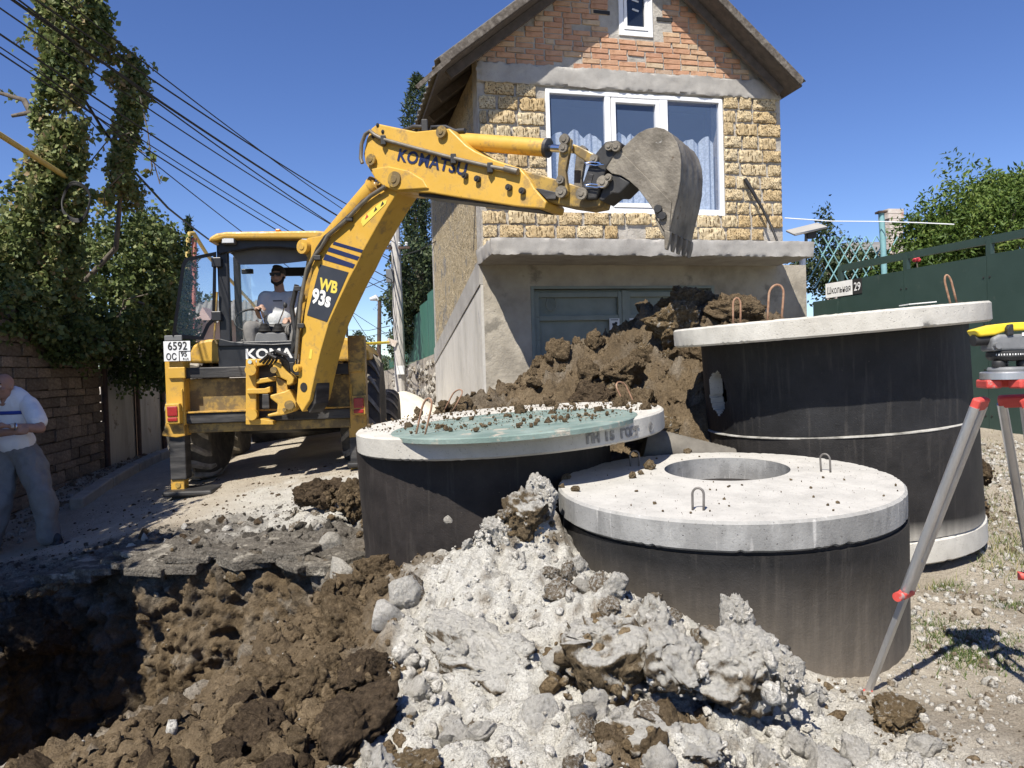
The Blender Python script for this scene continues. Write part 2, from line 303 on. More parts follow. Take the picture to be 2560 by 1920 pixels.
# pit walls and floor
MR = 120; tt = np.linspace(0, 1, MR); DEP = 1.75
rz = gheight(rimc)
inn = np.where(tt < .05, -.16+tt/.05*.16, np.where(tt < .72, .02+(tt-.05)*.15, .02+.1+(tt-.72)/.28*1.2)); dep = np.where(tt < .05, .02*(tt/.05), np.where(tt < .72, (tt-.05)/.67*DEP*.93, DEP*.93+(tt-.72)/.28*DEP*.07))
V = np.zeros((MR, NR, 3))
for k in range(MR):
    off = np.minimum(inn[k], 1.15); V[k, :, :2] = rimc+nin*off; V[k, :, 2] = (rz+.012)*(1-tt[k])+(rz.mean())*tt[k]-dep[k]
p3 = V.reshape(-1, 3); hz_ = np.repeat(sstep(.02, .1, tt), NR)
d = (fbm(p3, 1.7, 3)*.07+billow(p3, 5, 3, .6)*.03+fbm(p3+4, 11, 4, .62)*.04+np.abs(pnoise(p3*np.array([6.5, 6.5, .7])))*.11+np.floor(fbm(p3, 1.4, 2)*4)*.018+np.minimum(fbm(p3*np.array([1, 1, 1.9]), 3.2, 3, .6)+.3, 0)*.22)*hz_
nn = np.tile(np.c_[nin, np.full(NR, .25)], (MR, 1)); p3 = p3+nn*d[:, None]; p3[:, 2] += (1-hz_)*(lumpy(p3, np.full(len(p3), .9))-.008+billow(p3+6, 16, 2)*.02)
dd = np.repeat(dep, NR)+.25*fbm(p3, 2, 3)
ix = np.arange(MR*NR).reshape(MR, NR); nx = np.roll(ix, -1, 1); fcs = np.stack([ix[:-1], nx[:-1], nx[1:], ix[1:]], -1).reshape(-1, 4)
gtop = np.clip(1-sstep(.1, .34, dd), 0, 1)*sstep(4.6, 5.1, p3[:, 1]); wtop = (1-sstep(.0, .1, dd))*sstep(.0, .3, fbm(p3, 7, 3))*.45*sstep(-1.9, -1.3, -p3[:, 1]*.5)
me = nmesh('pit_wall', p3, fcs, dict(white=np.maximum(wtop, .2*sstep(.3, .55, fbm(p3+7, 5, 3))), grey=gtop, tan=.18*sstep(0, .5, fbm(p3, 2.5, 3))))
pit = link('pit_wall', me, MT['soil'], smooth='all', kind='structure')
fl = MB(); cpt = Vector((-2.35, 4.1, float(rz.mean())-DEP-.02)); fl.add([cpt+Vector((math.cos(a)*1.6, math.sin(a)*1.7, 0)) for a in np.linspace(0, 2*math.pi, 24, endpoint=False)], [tuple(range(24))])
pf = fl.build('pit_floor', MT['clod_dark']); pf['kind'] = 'structure'
# ------------------------------------------------------------------ clods and stones
def clodmesh(seed, sub=4, amp=.28, flat=1., angular=6):
    bm = bmesh.new(); bmesh.ops.create_icosphere(bm, subdivisions=sub, radius=1); u = np.array([x.co[:] for x in bm.verts]); s = seed*13.7; rr = np.random.default_rng(seed)
    v = u+np.stack([fbm(u+s+k*7.1, .85, 2) for k in range(3)], -1)*amp*.9
    for k in range(angular):
        n = rr.normal(size=3); n /= np.linalg.norm(n); h = rr.uniform(.5, .85); d = v@n; v = v-np.maximum(d-h, 0)[:, None]*n*.88
    f = (fbm(v+s, 2.3, 4, .65)*amp*.3+np.maximum(pnoise((v+s)*5.5), -.1)*amp*.26+(np.maximum(pnoise((v+s)*12), -.05)*amp*.2 if sub > 3 else 0))*(1 if angular < 9 else .3)
    v = (v+u*f[:, None])*np.array([1, 1, flat])
    for x, c in zip(bm.verts, v): x.co = c
    m = bpy.data.meshes.new('clod'); bm.to_mesh(m); bm.free(); m.polygons.foreach_set('use_smooth', [True]*len(m.polygons)); return m
CL = [clodmesh(i, 5, .5) for i in range(6)]; CS = [clodmesh(20+i, 4, .5) for i in range(6)]; ST = [clodmesh(40+i, 4, .2, .8, 12) for i in range(5)]
_mv = {}
def placec(name, me, m, loc, s, rot=None, parent=None):
    key = (me.name, m.name)
    if key not in _mv: mm = me.copy(); mm.materials.clear(); mm.materials.append(m); _mv[key] = mm
    o = bpy.data.objects.new(name, _mv[key]); COL.objects.link(o); o.location = loc; o.scale = s if isinstance(s, (tuple, list)) else (s, s, s); o.rotation_euler = rot or [random.uniform(0, 6.28) for _ in range(3)]
    if parent: setparent(o, parent)
    return o
def stones(name, pts, sizes, m, label, cat, seed=0, sub=1, amp=.3):
    """many small stones or crumbs as one mesh"""
    bm = bmesh.new(); bmesh.ops.create_icosphere(bm, subdivisions=sub, radius=1); bv = np.array([x.co[:] for x in bm.verts]); bf = np.array([[x.index for x in f.verts] for f in bm.faces]); bm.free()
    r = np.random.default_rng(seed); n = len(pts); k = len(bv); out = np.empty((n, k, 3))
    vr = [bv*(1+amp*r.normal(size=(k, 1))*.6) for _ in range(12)]
    for i in range(n):
        q, _ = np.linalg.qr(r.normal(size=(3, 3))); out[i] = (vr[i % 12]*np.array([1, r.uniform(.6, 1), r.uniform(.45, .9)]))@q*sizes[i]+pts[i]
    f = (bf[None]+np.arange(n)[:, None, None]*k).reshape(-1, 3); o = link(name, nmesh(name, out.reshape(-1, 3), f), m, smooth='all'); return tag(o, label, cat, kind='stuff')
def scatter(n, box, cond, seed): 
    r = np.random.default_rng(seed); q = np.c_[r.uniform(box[0], box[1], n), r.uniform(box[2], box[3], n)]; q = q[~inpoly(q, rimc)]; q = q[cond(q)]; z = gheight(q); w_ = masks(q, z); return np.c_[q, z+lumpy(np.c_[q, z], w_[3])], w_
TANKS = [(-.02, 4.89, 1.0), (1.1, 3.92, .88), (2.15, 5.14, .9)]
def clear(q): 
    k = np.ones(len(q), bool)
    for a, b, r_ in TANKS: k &= ((q[:, 0]-a)**2+(q[:, 1]-b)**2) > r_*r_
    return k
pts, w_ = scatter(9000, (-2.2, 1.7, 1.3, 4.4), lambda q: (heapmask(q) > .3) & clear(q), 1); r_ = np.random.default_rng(2); sz = .006+.03*r_.power(.35, len(pts))**3
isw = w_[0]+r_.normal(size=len(pts))*.25 > .45
stones('white_rubble', pts[isw], sz[isw], MT['clod_white'], 'pale crushed stone crumbs strewn over the white heap', 'rubble', 3)
stones('brown_crumbs', pts[~isw], sz[~isw]*1.25, MT['clod'], 'small brown earth crumbs strewn over the heap and pit edge', 'rubble', 4)
pts, w_ = scatter(5200, (-5, -.6, 4.9, 7.0), lambda q: clear(q), 5); sz = .005+.032*r_.power(.3, len(pts))**4; sel = (w_[1]+r_.normal(size=len(pts))*.2 > .35)
stones('grey_rubble', pts[sel], sz[sel], MT['asphalt'], 'dark broken asphalt and gravel along the far edge of the pit', 'rubble', 6)
pts, w_ = scatter(15000, (1.0, 5.2, 1.6, 7.6), lambda q: clear(q) & (heapmask(q) < .6), 7); sz = .006+.024*r_.power(.5, len(pts))**2.2
pts[:, 2] += sz*.25; pk_ = r_.random(len(pts)) < .6
stones('gravel', pts[pk_], sz[pk_], MT['clod_white'], 'pale gravel lying on the trodden ground around the tripod', 'gravel', 8); stones('gravel', pts[~pk_], sz[~pk_], MT['clod_mixed'], 'brownish gravel mixed into the trodden ground around the tripod', 'gravel', 9)
pts, w_ = scatter(900, (-4.8, -.8, 6.4, 9), lambda q: clear(q), 9); sz = .006+.022*r_.power(.3, len(pts))**2
stones('road_crumbs', pts, sz, MT['clod_dark'], 'dark earth crumbs scattered over the dusty road', 'rubble', 10)
# stones in the pit wall
sel = np.where((p3[:, 1] > 4.7) & (p3[:, 0] > -3.4) & (dd > .15) & (dd < 1.3))[0]; sel = r_.choice(sel, 520, replace=False); sz = .005+.03*r_.power(.3, 520)**3
stones('pit_wall_stones', p3[sel], sz, MT['clod_ochre'], 'pebbles and stones embedded in the brown far wall of the pit', 'stones', 12, 2, .15)
# large clods, placed where the photograph shows them: (px, py, D, radius, material, squash, label)
def clod_at(px, py, D, s, m, me, label, name='earth_clod', cat='clod', rot=None, group=None):
    o = placec(name, me, MT[m], P(px, py, D), s, rot); return tag(o, label, cat, group)
BIG = [(1525, 1640, 2.68, (.22, .19, .19), 'clod_crust', 0, 'large ochre earth clod bulging from the middle of the white heap'),
       (1180, 1650, 2.92, (.29, .18, .16), 'clod_crust2', 1, 'long brown clod dusted white lying across the white heap'),
       (1870, 1670, 2.58, (.19, .18, .17), 'clod_crust2', 2, 'large white crusted boulder leaning toward the open-topped tank'),
       (1680, 1650, 2.55, (.12, .12, .13), 'clod_crust2', 3, 'white crusted lump wedged beside the large white boulder'),
       (1345, 1240, 3.72, (.075, .08, .13), 'clod_white', 4, 'pale lump forming the peak of the white heap'),
       (1310, 1300, 3.62, (.12, .1, .13), 'clod_crust', 5, 'mottled brown and white lump just under the heap peak'),
       (1235, 1330, 3.62, (.085, .08, .1), 'clod_white', 0, 'small white lump on the left shoulder of the heap'),
       (2240, 1790, 2.66, (.085, .09, .07), 'clod_ochre', 1, 'flat-topped ochre clod lying by the tripod foot'),
       (880, 1560, 3.42, (.16, .15, .17), 'clod', 2, 'tall brown clod standing at the pit edge beside the white heap'),
       (800, 1710, 2.92, (.13, .13, .13), 'clod', 3, 'round brown clod on the slope above the pit'),
       (930, 1680, 2.85, (.11, .11, .11), 'clod_dark', 4, 'dark brown clod squeezed between the pit slope and white heap'),
       (880, 1850, 2.5, (.19, .16, .12), 'clod_dark', 5, 'largest dark brown clod at the foot of the pit slope'),
       (690, 1700, 2.98, (.15, .12, .09), 'clod', 0, 'low brown clod half sunk in the pit slope'),
       (640, 1830, 2.62, (.13, .12, .08), 'clod_dark', 1, 'flat dark clod low on the pit slope'),
       (1640, 1560, 2.8, (.07, .07, .12), 'clod_crust2', 2, 'upright mottled slab of earth leaning on the open-topped tank'),
       (1845, 1545, 2.78, (.055, .05, .1), 'clod_white', 3, 'narrow pointed white lump standing behind the large white boulder'),
       (1600, 1860, 2.3, (.17, .12, .08), 'clod_crust', 4, 'dark brown clod below the large ochre clod'),
       (1750, 1890, 2.25, (.12, .1, .07), 'clod_crust2', 5, 'mottled flat clod below the large white boulder'),
       (940, 1310, 5.0, (.1, .1, .14), 'clod', 0, 'brown clod against the dark side of the tank with the green cover'),
       (800, 1235, 6.3, (.2, .15, .13), 'clod_dark', 1, 'dark brown clod lying on the white spilled dust by the pit'),
       (875, 1250, 5.95, (.16, .14, .2), 'clod', 2, 'brown clod heaped against the tank with the green cover'),
       (1000, 1930, 2.2, (.1, .1, .06), 'clod_ochre', 3, 'ochre clod at the lower edge of the white heap'),
       (2450, 1180, 5.6, (.1, .1, .12), 'clod_dark', 4, 'dark clod beside the base of the tall black tank'),
       (2445, 1260, 5.35, (.07, .07, .1), 'clod_dark', 5, 'small dark clod in the shade of the tall black tank'),
       (1960, 1690, 2.55, (.055, .07, .1), 'clod_white', 0, 'white lump on the side of the boulder by the open-topped tank'),
       (945, 1440, 4.0, (.12, .12, .12), 'clod', 1, 'brown clod in the gap between tank and white heap'),
       (90, 1590, 5.2, (.2, .15, .2), 'clod_dark', 3, 'dark clod at the shaded corner of the pit')]
crum = {}
for px, py, D, s, m, k, lab in BIG:
    rb_ = np.random.default_rng(int(px)); nb_ = 90; dv = rb_.normal(size=(nb_, 3)); dv /= np.linalg.norm(dv, axis=1)[:, None]; dv[:, 2] = np.abs(dv[:, 2])*1.1-.55; pb2 = np.array(P(px, py, D))+dv*np.array(s)*rb_.uniform(.85, 1.3, (nb_, 1)); gzb = gheight(pb2); pb2[:, 2] = np.maximum(pb2[:, 2], gzb-.005) if py < 1990 else pb2[:, 2]; crum.setdefault('clod_white' if m in ('clod_white', 'clod_crust2') else 'clod_ochre' if m in ('clod_crust', 'clod_ochre') else 'clod', []).append((pb2, .006+.028*rb_.power(.35, nb_)**2*np.mean(s)/.13))
    clod_at(px, py, D, s, m, CL[k], lab, rot=(random.uniform(-.3, .3), random.uniform(-.3, .3), random.uniform(0, 6.28)))
for px, py, D, s, lab in [(1010, 1480, 3.3, (.13, .1, .12), 'pale angular stone block on the left edge of the white heap'), (1350, 1795, 2.42, (.12, .08, .06), 'flat grey stone lying low on the white heap'), (1465, 1780, 2.4, (.045, .04, .09), 'upright pointed grey stone under the large ochre clod'), (1645, 1610, 2.66, (.1, .08, .1), 'grey faced stone beside the large ochre clod'),
        (965, 1540, 3.15, (.08, .08, .1), 'white angular stone beside the tall brown clod'), (1015, 1790, 2.6, (.045, .03, .03), 'small oblong grey pebble on the white heap'), (1460, 1465, 3.15, (.045, .05, .05), 'small reddish brown stone near the top of the heap'), (1290, 1400, 3.45, (.06, .05, .06), 'small white stone in the middle of the heap'),
        (590, 1440, 5.15, (.12, .06, .04), 'flat pale stone in the far pit wall'), (360, 1550, 5.2, (.05, .04, .09), 'upright pale stone in the far pit wall'), (820, 1365, 5.35, (.12, .1, .07), 'pale slab over the hollow at the pit corner'), (850, 1430, 4.85, (.13, .1, .06), 'pale broken slab beside the foot of the tank'), (1120, 1300, 3.9, (.03, .03, .03), 'single pebble beside the dark tank wall')]:
    clod_at(px, py, D, s, 'clod_ochre' if 'pit wall' in lab else 'stone' if 'white' not in lab else 'clod_white', ST[len(lab) % 5], lab, 'stone', 'stone')
pts, w_ = scatter(260, (-1.7, 1.4, 1.6, 4.2), lambda q: (heapmask(q) > .5) & clear(q), 31)
for i, p in enumerate(pts[:150]):
    s = random.uniform(.03, .075); wht = w_[0][i] > .5; o = placec('heap_lump' if wht else 'slope_clod', random.choice(CS), MT[('clod_white' if random.random() < .7 else 'clod_mixed') if wht else random.choice(['clod', 'clod_dark', 'clod'])], (p[0], p[1], p[2]+s*.2), (s, s*random.uniform(.7, 1), s*random.uniform(.6, .9)))
    mt_ = o.data.materials[0]; tag(o, {MT['clod_white']: 'fist-sized pale lump lying on the white heap', MT['clod_mixed']: 'fist-sized mottled brown lump lying on the white heap', MT['clod']: 'fist-sized brown clod lying on the pit slope', MT['clod_dark']: 'fist-sized dark brown clod lying on the pit slope'}[mt_], 'clod', {MT['clod_white']: 'pale lumps on the white heap', MT['clod_mixed']: 'mottled lumps on the white heap', MT['clod']: 'brown clods on the pit slope', MT['clod_dark']: 'dark clods on the pit slope'}[mt_])
pts, w_ = scatter(150, (-3.6, -.9, 5.25, 6.5), lambda q: clear(q), 33)
for i, p in enumerate(pts[:80]):
    s = random.uniform(.02, .065); o = placec('asphalt_chunk', random.choice(ST+CS), MT[random.choice(['asphalt', 'asphalt', 'clod_dark', 'clod_mixed', 'clod_white'])], (p[0], p[1], p[2]+s*.15), (s, s*random.uniform(.6, 1), s*.5))
    k_ = {'broken_asphalt': 'grey chunk of broken paving', 'dark_clod': 'dark earth clod', 'mixed_clod': 'mottled earth chunk', 'white_clod': 'small pale lump'}[o.data.materials[0].name]; tag(o, k_+' along the far pit edge', 'rubble chunk', k_+'s along the pit edge'); o.name = {'broken_asphalt': 'paving_chunk'}.get(o.data.materials[0].name, 'rubble_chunk')

for nm_c, lst in crum.items():
    pts = np.concatenate([a for a, _ in lst]); sz = np.concatenate([a for _, a in lst]); stones('clod_crumbs', pts, sz, MT[nm_c], {'clod_white': 'pale crumbs crumbling off the white crusted lumps', 'clod_ochre': 'ochre crumbs fallen around the ochre clods', 'clod': 'brown crumbs fallen around the brown clods by the pit'}[nm_c], 'crumbs', 51, 2, .22)

rs_ = np.random.default_rng(90); sel_r = [i for i in range(NR) if rimc[i, 1] > 5.0 and -3.7 < rimc[i, 0] < -1.35]
for k in range(0, len(sel_r), 9):
    i = sel_r[k]; w2 = rs_.uniform(.14, .26); dpt = rs_.uniform(.12, .3); tg = Vector((tang[i, 0], tang[i, 1], 0)).normalized(); ou = Vector((-nin[i, 0], -nin[i, 1], 0)); c = Vector((rimc[i, 0], rimc[i, 1], 0))+ou*(dpt*.4); c.z = gz(c.x, c.y)+.012+rs_.uniform(-.03, .02); tl = rs_.uniform(-.05, .16)
    poly = [c+tg*(sx*w2*rs_.uniform(.7, 1))+ou*(sy*dpt*rs_.uniform(.6, 1))+Vector((0, 0, sy*dpt*tl+rs_.uniform(-.01, .01))) for sx, sy in ((-1, -1), (0, -1.15), (1, -1), (1.1, .1), (1, 1), (-.1, 1.1), (-1, 1))]
    o = MB().prism(poly, Vector((0, 0, -rs_.uniform(.04, .075)))).build('paving_slab', MT['paving'], None, bevel=.008); tag(o, 'broken slab of road paving overhanging the far pit edge', 'paving slab', 'broken paving slabs on the pit edge')
# ------------------------------------------------------------------ concrete rings, slabs, loops
def concrete(name, cols, streak=0, side=None):
    m, t, b = newmat(name); n = noise(t, 3, 6, .65); r = ramp(t, [(.3, cols[0]), (.55, cols[1]), (.75, cols[2])]); t.links.new(n.outputs['Fac'], r.inputs[0]); c = r.outputs[0]
    n2 = noise(t, 90, 4, .7); s = ramp(t, [(.28, (.45, .43, .4)), (.4, (1, 1, 1))]); t.links.new(n2.outputs['Fac'], s.inputs[0]); c = mix(t, 1., c, s.outputs[0], 'MULTIPLY')
    if streak:
        n3 = noise(t, 26, 3, .6, stretch=(1, 1, .05)); r3 = ramp(t, [(.6, (0, 0, 0)), (.68, (1, 1, 1))]); t.links.new(n3.outputs['Fac'], r3.inputs[0]); c = mix(t, r3.outputs[0], c, (.5, .49, .47))
        n4 = noise(t, 5, 5, .6, stretch=(1, 1, .5)); r4 = ramp(t, [(.45, (1, 1, 1)), (.55, (.74, .74, .74))]); t.links.new(n4.outputs['Fac'], r4.inputs[0]); c = mix(t, 1., c, r4.outputs[0], 'MULTIPLY')
    vo = N(t, 'ShaderNodeTexVoronoi'); vo.inputs['Scale'].default_value = 30; tc = N(t, 'ShaderNodeTexCoord'); t.links.new(tc.outputs['Object'], vo.inputs['Vector']); pr = ramp(t, [(.05, (0, 0, 0)), (.11, (1, 1, 1))]); t.links.new(vo.outputs['Distance'], pr.inputs[0])
    nm_ = noise(t, 4, 3, .6); rm_ = ramp(t, [(.5, (0, 0, 0)), (.6, (.7, .7, .7))]); t.links.new(nm_.outputs['Fac'], rm_.inputs[0]); c = mix(t, 1., c, mix(t, rm_.outputs[0], (1, 1, 1), pr.outputs[0]), 'MULTIPLY')
    if side:
        ge = N(t, 'ShaderNodeNewGeometry'); sx = N(t, 'ShaderNodeSeparateXYZ'); t.links.new(ge.outputs['Normal'], sx.inputs[0]); mr = N(t, 'ShaderNodeMapRange'); mr.inputs[1].default_value = .6; mr.inputs[2].default_value = .95; t.links.new(sx.outputs[2], mr.inputs[0]); n7 = noise(t, 6, 6, .65); r7 = ramp(t, [(.3, tuple(k*.78 for k in side)), (.6, side)]); t.links.new(n7.outputs['Fac'], r7.inputs[0]); c = mix(t, mr.outputs[0], c, mix(t, 1., r7.outputs[0], s.outputs[0], 'MULTIPLY'))
    t.links.new(c, b.inputs['Base Color']); b.inputs['Roughness'].default_value = .92; b.inputs['Specular IOR Level'].default_value = .2
    bump(t, b, [(pr.outputs[0], .006), (noise(t, 14, 5, .65).outputs['Fac'], .006), (n2.outputs['Fac'], .003)], .6); return m
MT['conc'] = concrete('pale_concrete', [(.4, .38, .335), (.5, .48, .43), (.58, .56, .51)])
MT['conc_s'] = concrete('streaked_concrete', [(.25, .248, .24), (.31, .308, .298), (.37, .365, .35)], 1, (.47, .455, .42))
MT['conc_d'] = concrete('grey_concrete', [(.2, .195, .18), (.28, .27, .25), (.35, .335, .305)])
def bitumen(name, z0=None, z1=None, dust=(.16, .135, .1), base=(.014, .0132, .013)):
    m, t, b = newmat(name); n = noise(t, 5, 6, .65); r = ramp(t, [(.3, tuple(k*.6 for k in base)), (.7, tuple(k*1.7 for k in base))]); t.links.new(n.outputs['Fac'], r.inputs[0]); c = r.outputs[0]
    n2 = noise(t, 120, 3, .7); r2 = ramp(t, [(.68, (0, 0, 0)), (.76, (1, 1, 1))]); t.links.new(n2.outputs['Fac'], r2.inputs[0]); c = mix(t, mix(t, .5, (0, 0, 0), r2.outputs[0]), c, (.22, .2, .18))
    n3 = noise(t, 22, 3, .65, stretch=(1, 1, .08)); r3 = ramp(t, [(.55, (0, 0, 0)), (.75, (.22, .22, .22))]); t.links.new(n3.outputs['Fac'], r3.inputs[0]); c = mix(t, r3.outputs[0], c, (.13, .115, .1))
    if z0 is not None:
        tc = N(t, 'ShaderNodeTexCoord'); sx = N(t, 'ShaderNodeSeparateXYZ'); t.links.new(tc.outputs['Object'], sx.inputs[0]); mr = N(t, 'ShaderNodeMapRange'); mr.inputs[1].default_value = z1; mr.inputs[2].default_value = z0; t.links.new(sx.outputs[2], mr.inputs[0])
        mu = N(t, 'ShaderNodeMath', operation='MULTIPLY'); t.links.new(mr.outputs[0], mu.inputs[0]); r5 = ramp(t, [(.25, (.55, .55, .55)), (.7, (1, 1, 1))]); t.links.new(n3.outputs['Fac'], r5.inputs[0]); t.links.new(r5.outputs[0], mu.inputs[1]); c = mix(t, mu.outputs[0], c, dust)
    t.links.new(c, b.inputs['Base Color']); b.inputs['Roughness'].default_value = .62; b.inputs['Specular IOR Level'].default_value = .35
    bump(t, b, [(noise(t, 9, 5, .6).outputs['Fac'], .01), (n2.outputs['Fac'], .003)], .6); return m
ROT = lambda n: Vector((0, 0, 1)).rotation_difference(n)
def disc(name, c, n, r, th, m, hole=None, ns=320, chip=.006, seed=0):
    """slab with rough, chipped edges; c is the centre of the top face; hole = (cx, cy, r) in the slab's own plane"""
    c = Vector(c); n = Vector(n).normalized(); Q = ROT(n); rr = np.random.default_rng(seed); vs, fs = [], []
    a = np.linspace(0, 2*np.pi, ns, endpoint=False); ed = np.c_[np.cos(a), np.sin(a), np.full(ns, seed*.7)]
    j1 = np.minimum(fbm(ed, 34, 3), .05)*chip*.8; j2 = np.minimum(fbm(ed+3, 38, 3), .05)*chip*1.4*sstep(-.1, .5, fbm(ed+8, 3, 2))
    hx, hy, hr = hole or (0, 0, .02)
    rings = [(None, 0), (r-.012, 0), (r, -.012), (r, -th*.35), (r, -th*.7), (r, -th+.012), (r-.015, -th), (None, -th)]
    for k, (R_, h) in enumerate(rings):
        for i in range(ns):
            ca, sa = math.cos(a[i]), math.sin(a[i])
            if R_ is None: p = Vector((hx+hr*ca, hy+hr*sa, h))
            else:
                jj = (j1[i] if k in (1, 2) else 0)+(j2[i] if k in (5, 6) else 0); p = Vector(((R_+jj)*ca, (R_+jj)*sa, h+(j1[i]*.8 if k == 1 else 0)-(j2[i]*.9 if k in (5, 6) else 0)))
            vs.append(c+Q@p)
    K = len(rings)
    for k in range(K):
        for i in range(ns):
            k2 = (k+1) % K; fs.append((k*ns+i, k*ns+(i+1) % ns, k2*ns+(i+1) % ns, k2*ns+i))
    return MB().add(vs, fs).build(name, m, smooth=30)
def ringobj(name, top, n, r, h, m, th=.09, hole=None, ns=200, nz=44):
    top = Vector(top); n = Vector(n).normalized(); Q = ROT(n); bm = bmesh.new(); g = {}
    for L, R_ in ((0, r), (1, r-th)):
        for k in range(nz+1):
            for i in range(ns):
                a = 2*math.pi*i/ns; rr = R_+(.004*math.sin(a*5+L)+.003*math.sin(a*11)); g[L, k, i] = bm.verts.new(top+Q@Vector((rr*math.cos(a), rr*math.sin(a), -h*k/nz)))
    def inh(k, i):
        if not hole: return False
        a = 2*math.pi*(i+.5)/ns; dx = ((a-hole[0]+math.pi) % (2*math.pi)-math.pi)*r/hole[2]; dz = (h*(k+.5)/nz-hole[1])/hole[3]; ang = math.atan2(dz, dx)
        return dx*dx+dz*dz < (1+.1*math.sin(ang*5+1)+.07*math.sin(ang*9))
    jamb = []
    for k in range(nz):
        for i in range(ns):
            j = (i+1) % ns
            if inh(k, i):
                for (k2, i2, A, B) in ((k-1, i, (k, i), (k, j)), (k+1, i, (k+1, i), (k+1, j)), (k, i-1, (k, i), (k+1, i)), (k, i+1, (k, j), (k+1, j))):
                    if not inh(k2, i2 % ns): jamb.append((A, B))
                continue
            bm.faces.new((g[0, k, i], g[0, k, j], g[0, k+1, j], g[0, k+1, i])); bm.faces.new((g[1, k, j], g[1, k, i], g[1, k+1, i], g[1, k+1, j]))
    for i in range(ns):
        j = (i+1) % ns; bm.faces.new((g[0, 0, j], g[0, 0, i], g[1, 0, i], g[1, 0, j])); bm.faces.new((g[0, nz, i], g[0, nz, j], g[1, nz, j], g[1, nz, i]))
    jf = []
    for A, B in jamb: f = bm.faces.new((g[(0,)+A], g[(0,)+B], g[(1,)+B], g[(1,)+A])); f.material_index = 1
    bmesh.ops.recalc_face_normals(bm, faces=bm.faces); me = bpy.data.meshes.new(name); me.materials.append(m); me.materials.append(MT['conc']); bm.to_mesh(me); bm.free()
    o = link(name, me, None, smooth=35)
    return o
MT['rebar'] = surf('rusty_steel', [(.16, .085, .05), (.27, .15, .09), (.33, .22, .15)], 40, .8, ((200, .001),))
MT['steel_loop'] = surf('grey_steel', [(.13, .12, .11), (.2, .185, .17)], 40, .6, ((200, .001),), .4)
def loop(p1, p2, top, m, parent, r=.0055, name='lifting_loop'):
    p1, p2, top = Vector(p1), Vector(p2), Vector(top); mid = (p1+p2)/2; up = top-mid; s = (p2-p1)/2; pts = [p1-up*.06]; hw = s
    for k in range(0, 13):
        a = math.pi*(1-k/12); pts.append(mid+up*.72+hw*math.cos(a)*1.05+up*.28*math.sin(a))
    pts.insert(1, p1+up*.35-hw*.04); pts.append(p2+up*.35+hw*.04); pts.append(p2-up*.06)
    return MB().tube(pts, r, 8).build(name, m, parent, smooth='all')
def loop_on(f1, f2, top, C, n, m, parent, **k):
    a, b = onplane(*f1, C, n), onplane(*f2, C, n); return loop(a, b, P(*top, (a.y+b.y)/2), m, parent, **k)
# left tank -------------------------------------------------------
Lc, Ln = Vector((-.022, 4.888, ZC-.324)), Vector((-.05, -.019, 1)).normalized()
rt = Lc-Ln*.132+Vector((-.19, .08, .012))
MT['bit_l'] = bitumen('bitumen_left', base=(.02, .0165, .015))
o = ringobj('concrete_ring', rt, Ln, .845, 1.02, MT['bit_l']); tag(o, 'dark bitumen-coated concrete ring under the slab with the green cover', 'tank ring')
llid = disc('concrete_slab', Lc, Ln, 1.0, .13, MT['conc'], None, seed=1); tag(llid, 'round pale concrete slab carrying a round green cover', 'slab')
gcp = onplane(1285, 1056, Lc, Ln)+Ln*.005
MT['green_cover'] = surf('faded_green_paint', [(.12, .175, .155), (.165, .225, .2), (.22, .28, .25)], 5, .8, ((50, .004),), spots=[(8, .57, (.36, .33, .27)), (22, .62, (.24, .2, .15))], contrast=(.35, .65))
gc = MB().lathe([(0.0, .004), (.4, .006), (.735, 0), (.742, -.006), (.742, -.03)], gcp, Ln, 96).build('green_cover', MT['green_cover'], smooth=30); tag(gc, 'round faded green cover strewn with crumbs on the pale slab', 'cover')
for a, b, c in (((1040, 1088), (1062, 1089), (1072, 996)), ((1112, 1024), (1134, 1024), (1149, 974)), ((1562, 1012), (1585, 1008), (1548, 955))): loop_on(a, b, c, Lc, Ln, MT['rebar'], llid, r=.006)
def textobj(name, s, o, xd, yd, size, m, parent=None, off=0.0, ext=.0015, align='LEFT', shear=0, sx=1, spacing=1):
    c = bpy.data.curves.new(name, 'FONT'); c.body = s; c.size = size; c.extrude = ext; c.offset = off; c.align_x = align; c.shear = shear; c.space_character = spacing; c.resolution_u = 3
    t = bpy.data.objects.new(name, c); COL.objects.link(t); dg = bpy.context.evaluated_depsgraph_get(); me = bpy.data.meshes.new_from_object(t.evaluated_get(dg)); bpy.data.objects.remove(t)
    xd, yd = Vector(xd).normalized(), Vector(yd).normalized(); zd = xd.cross(yd).normalized(); yd = zd.cross(xd); o = Vector(o)
    me.transform(Matrix(((xd.x*sx, yd.x, zd.x, o.x), (xd.y*sx, yd.y, zd.y, o.y), (xd.z*sx, yd.z, zd.z, o.z), (0, 0, 0, 1)))); me.name = name
    return link(name, me, m, parent)
MT['stencil'] = surf('worn_dark_stencil', [(.13, .125, .12), (.3, .29, .27)], 30, .9, ())
def curved_text(s, C, n, r, a0, h, size, m, parent, name):
    Q = ROT(n); a = a0
    mbs = []
    for ch in s:
        u = Vector((-math.sin(a), math.cos(a), 0)); o = C+Q@Vector((r*math.cos(a), r*math.sin(a), h))
        if ch != ' ': mbs.append(textobj(name, ch, o, Q@u, n, size, m, None, .004, .001))
        a += size*.6/r
    bm = bmesh.new()
    for x in mbs: bm.from_mesh(x.data)
    me = bpy.data.meshes.new(name); bm.to_mesh(me); bm.free()
    for x in mbs: bpy.data.objects.remove(x)
    return link(name, me, m, parent)
ta = onplane(1480, 1098, Lc+Vector((0, -.9, 0)), Vector((.35, -.94, 0))); ang = math.atan2(ta.y-Lc.y, ta.x-Lc.x)
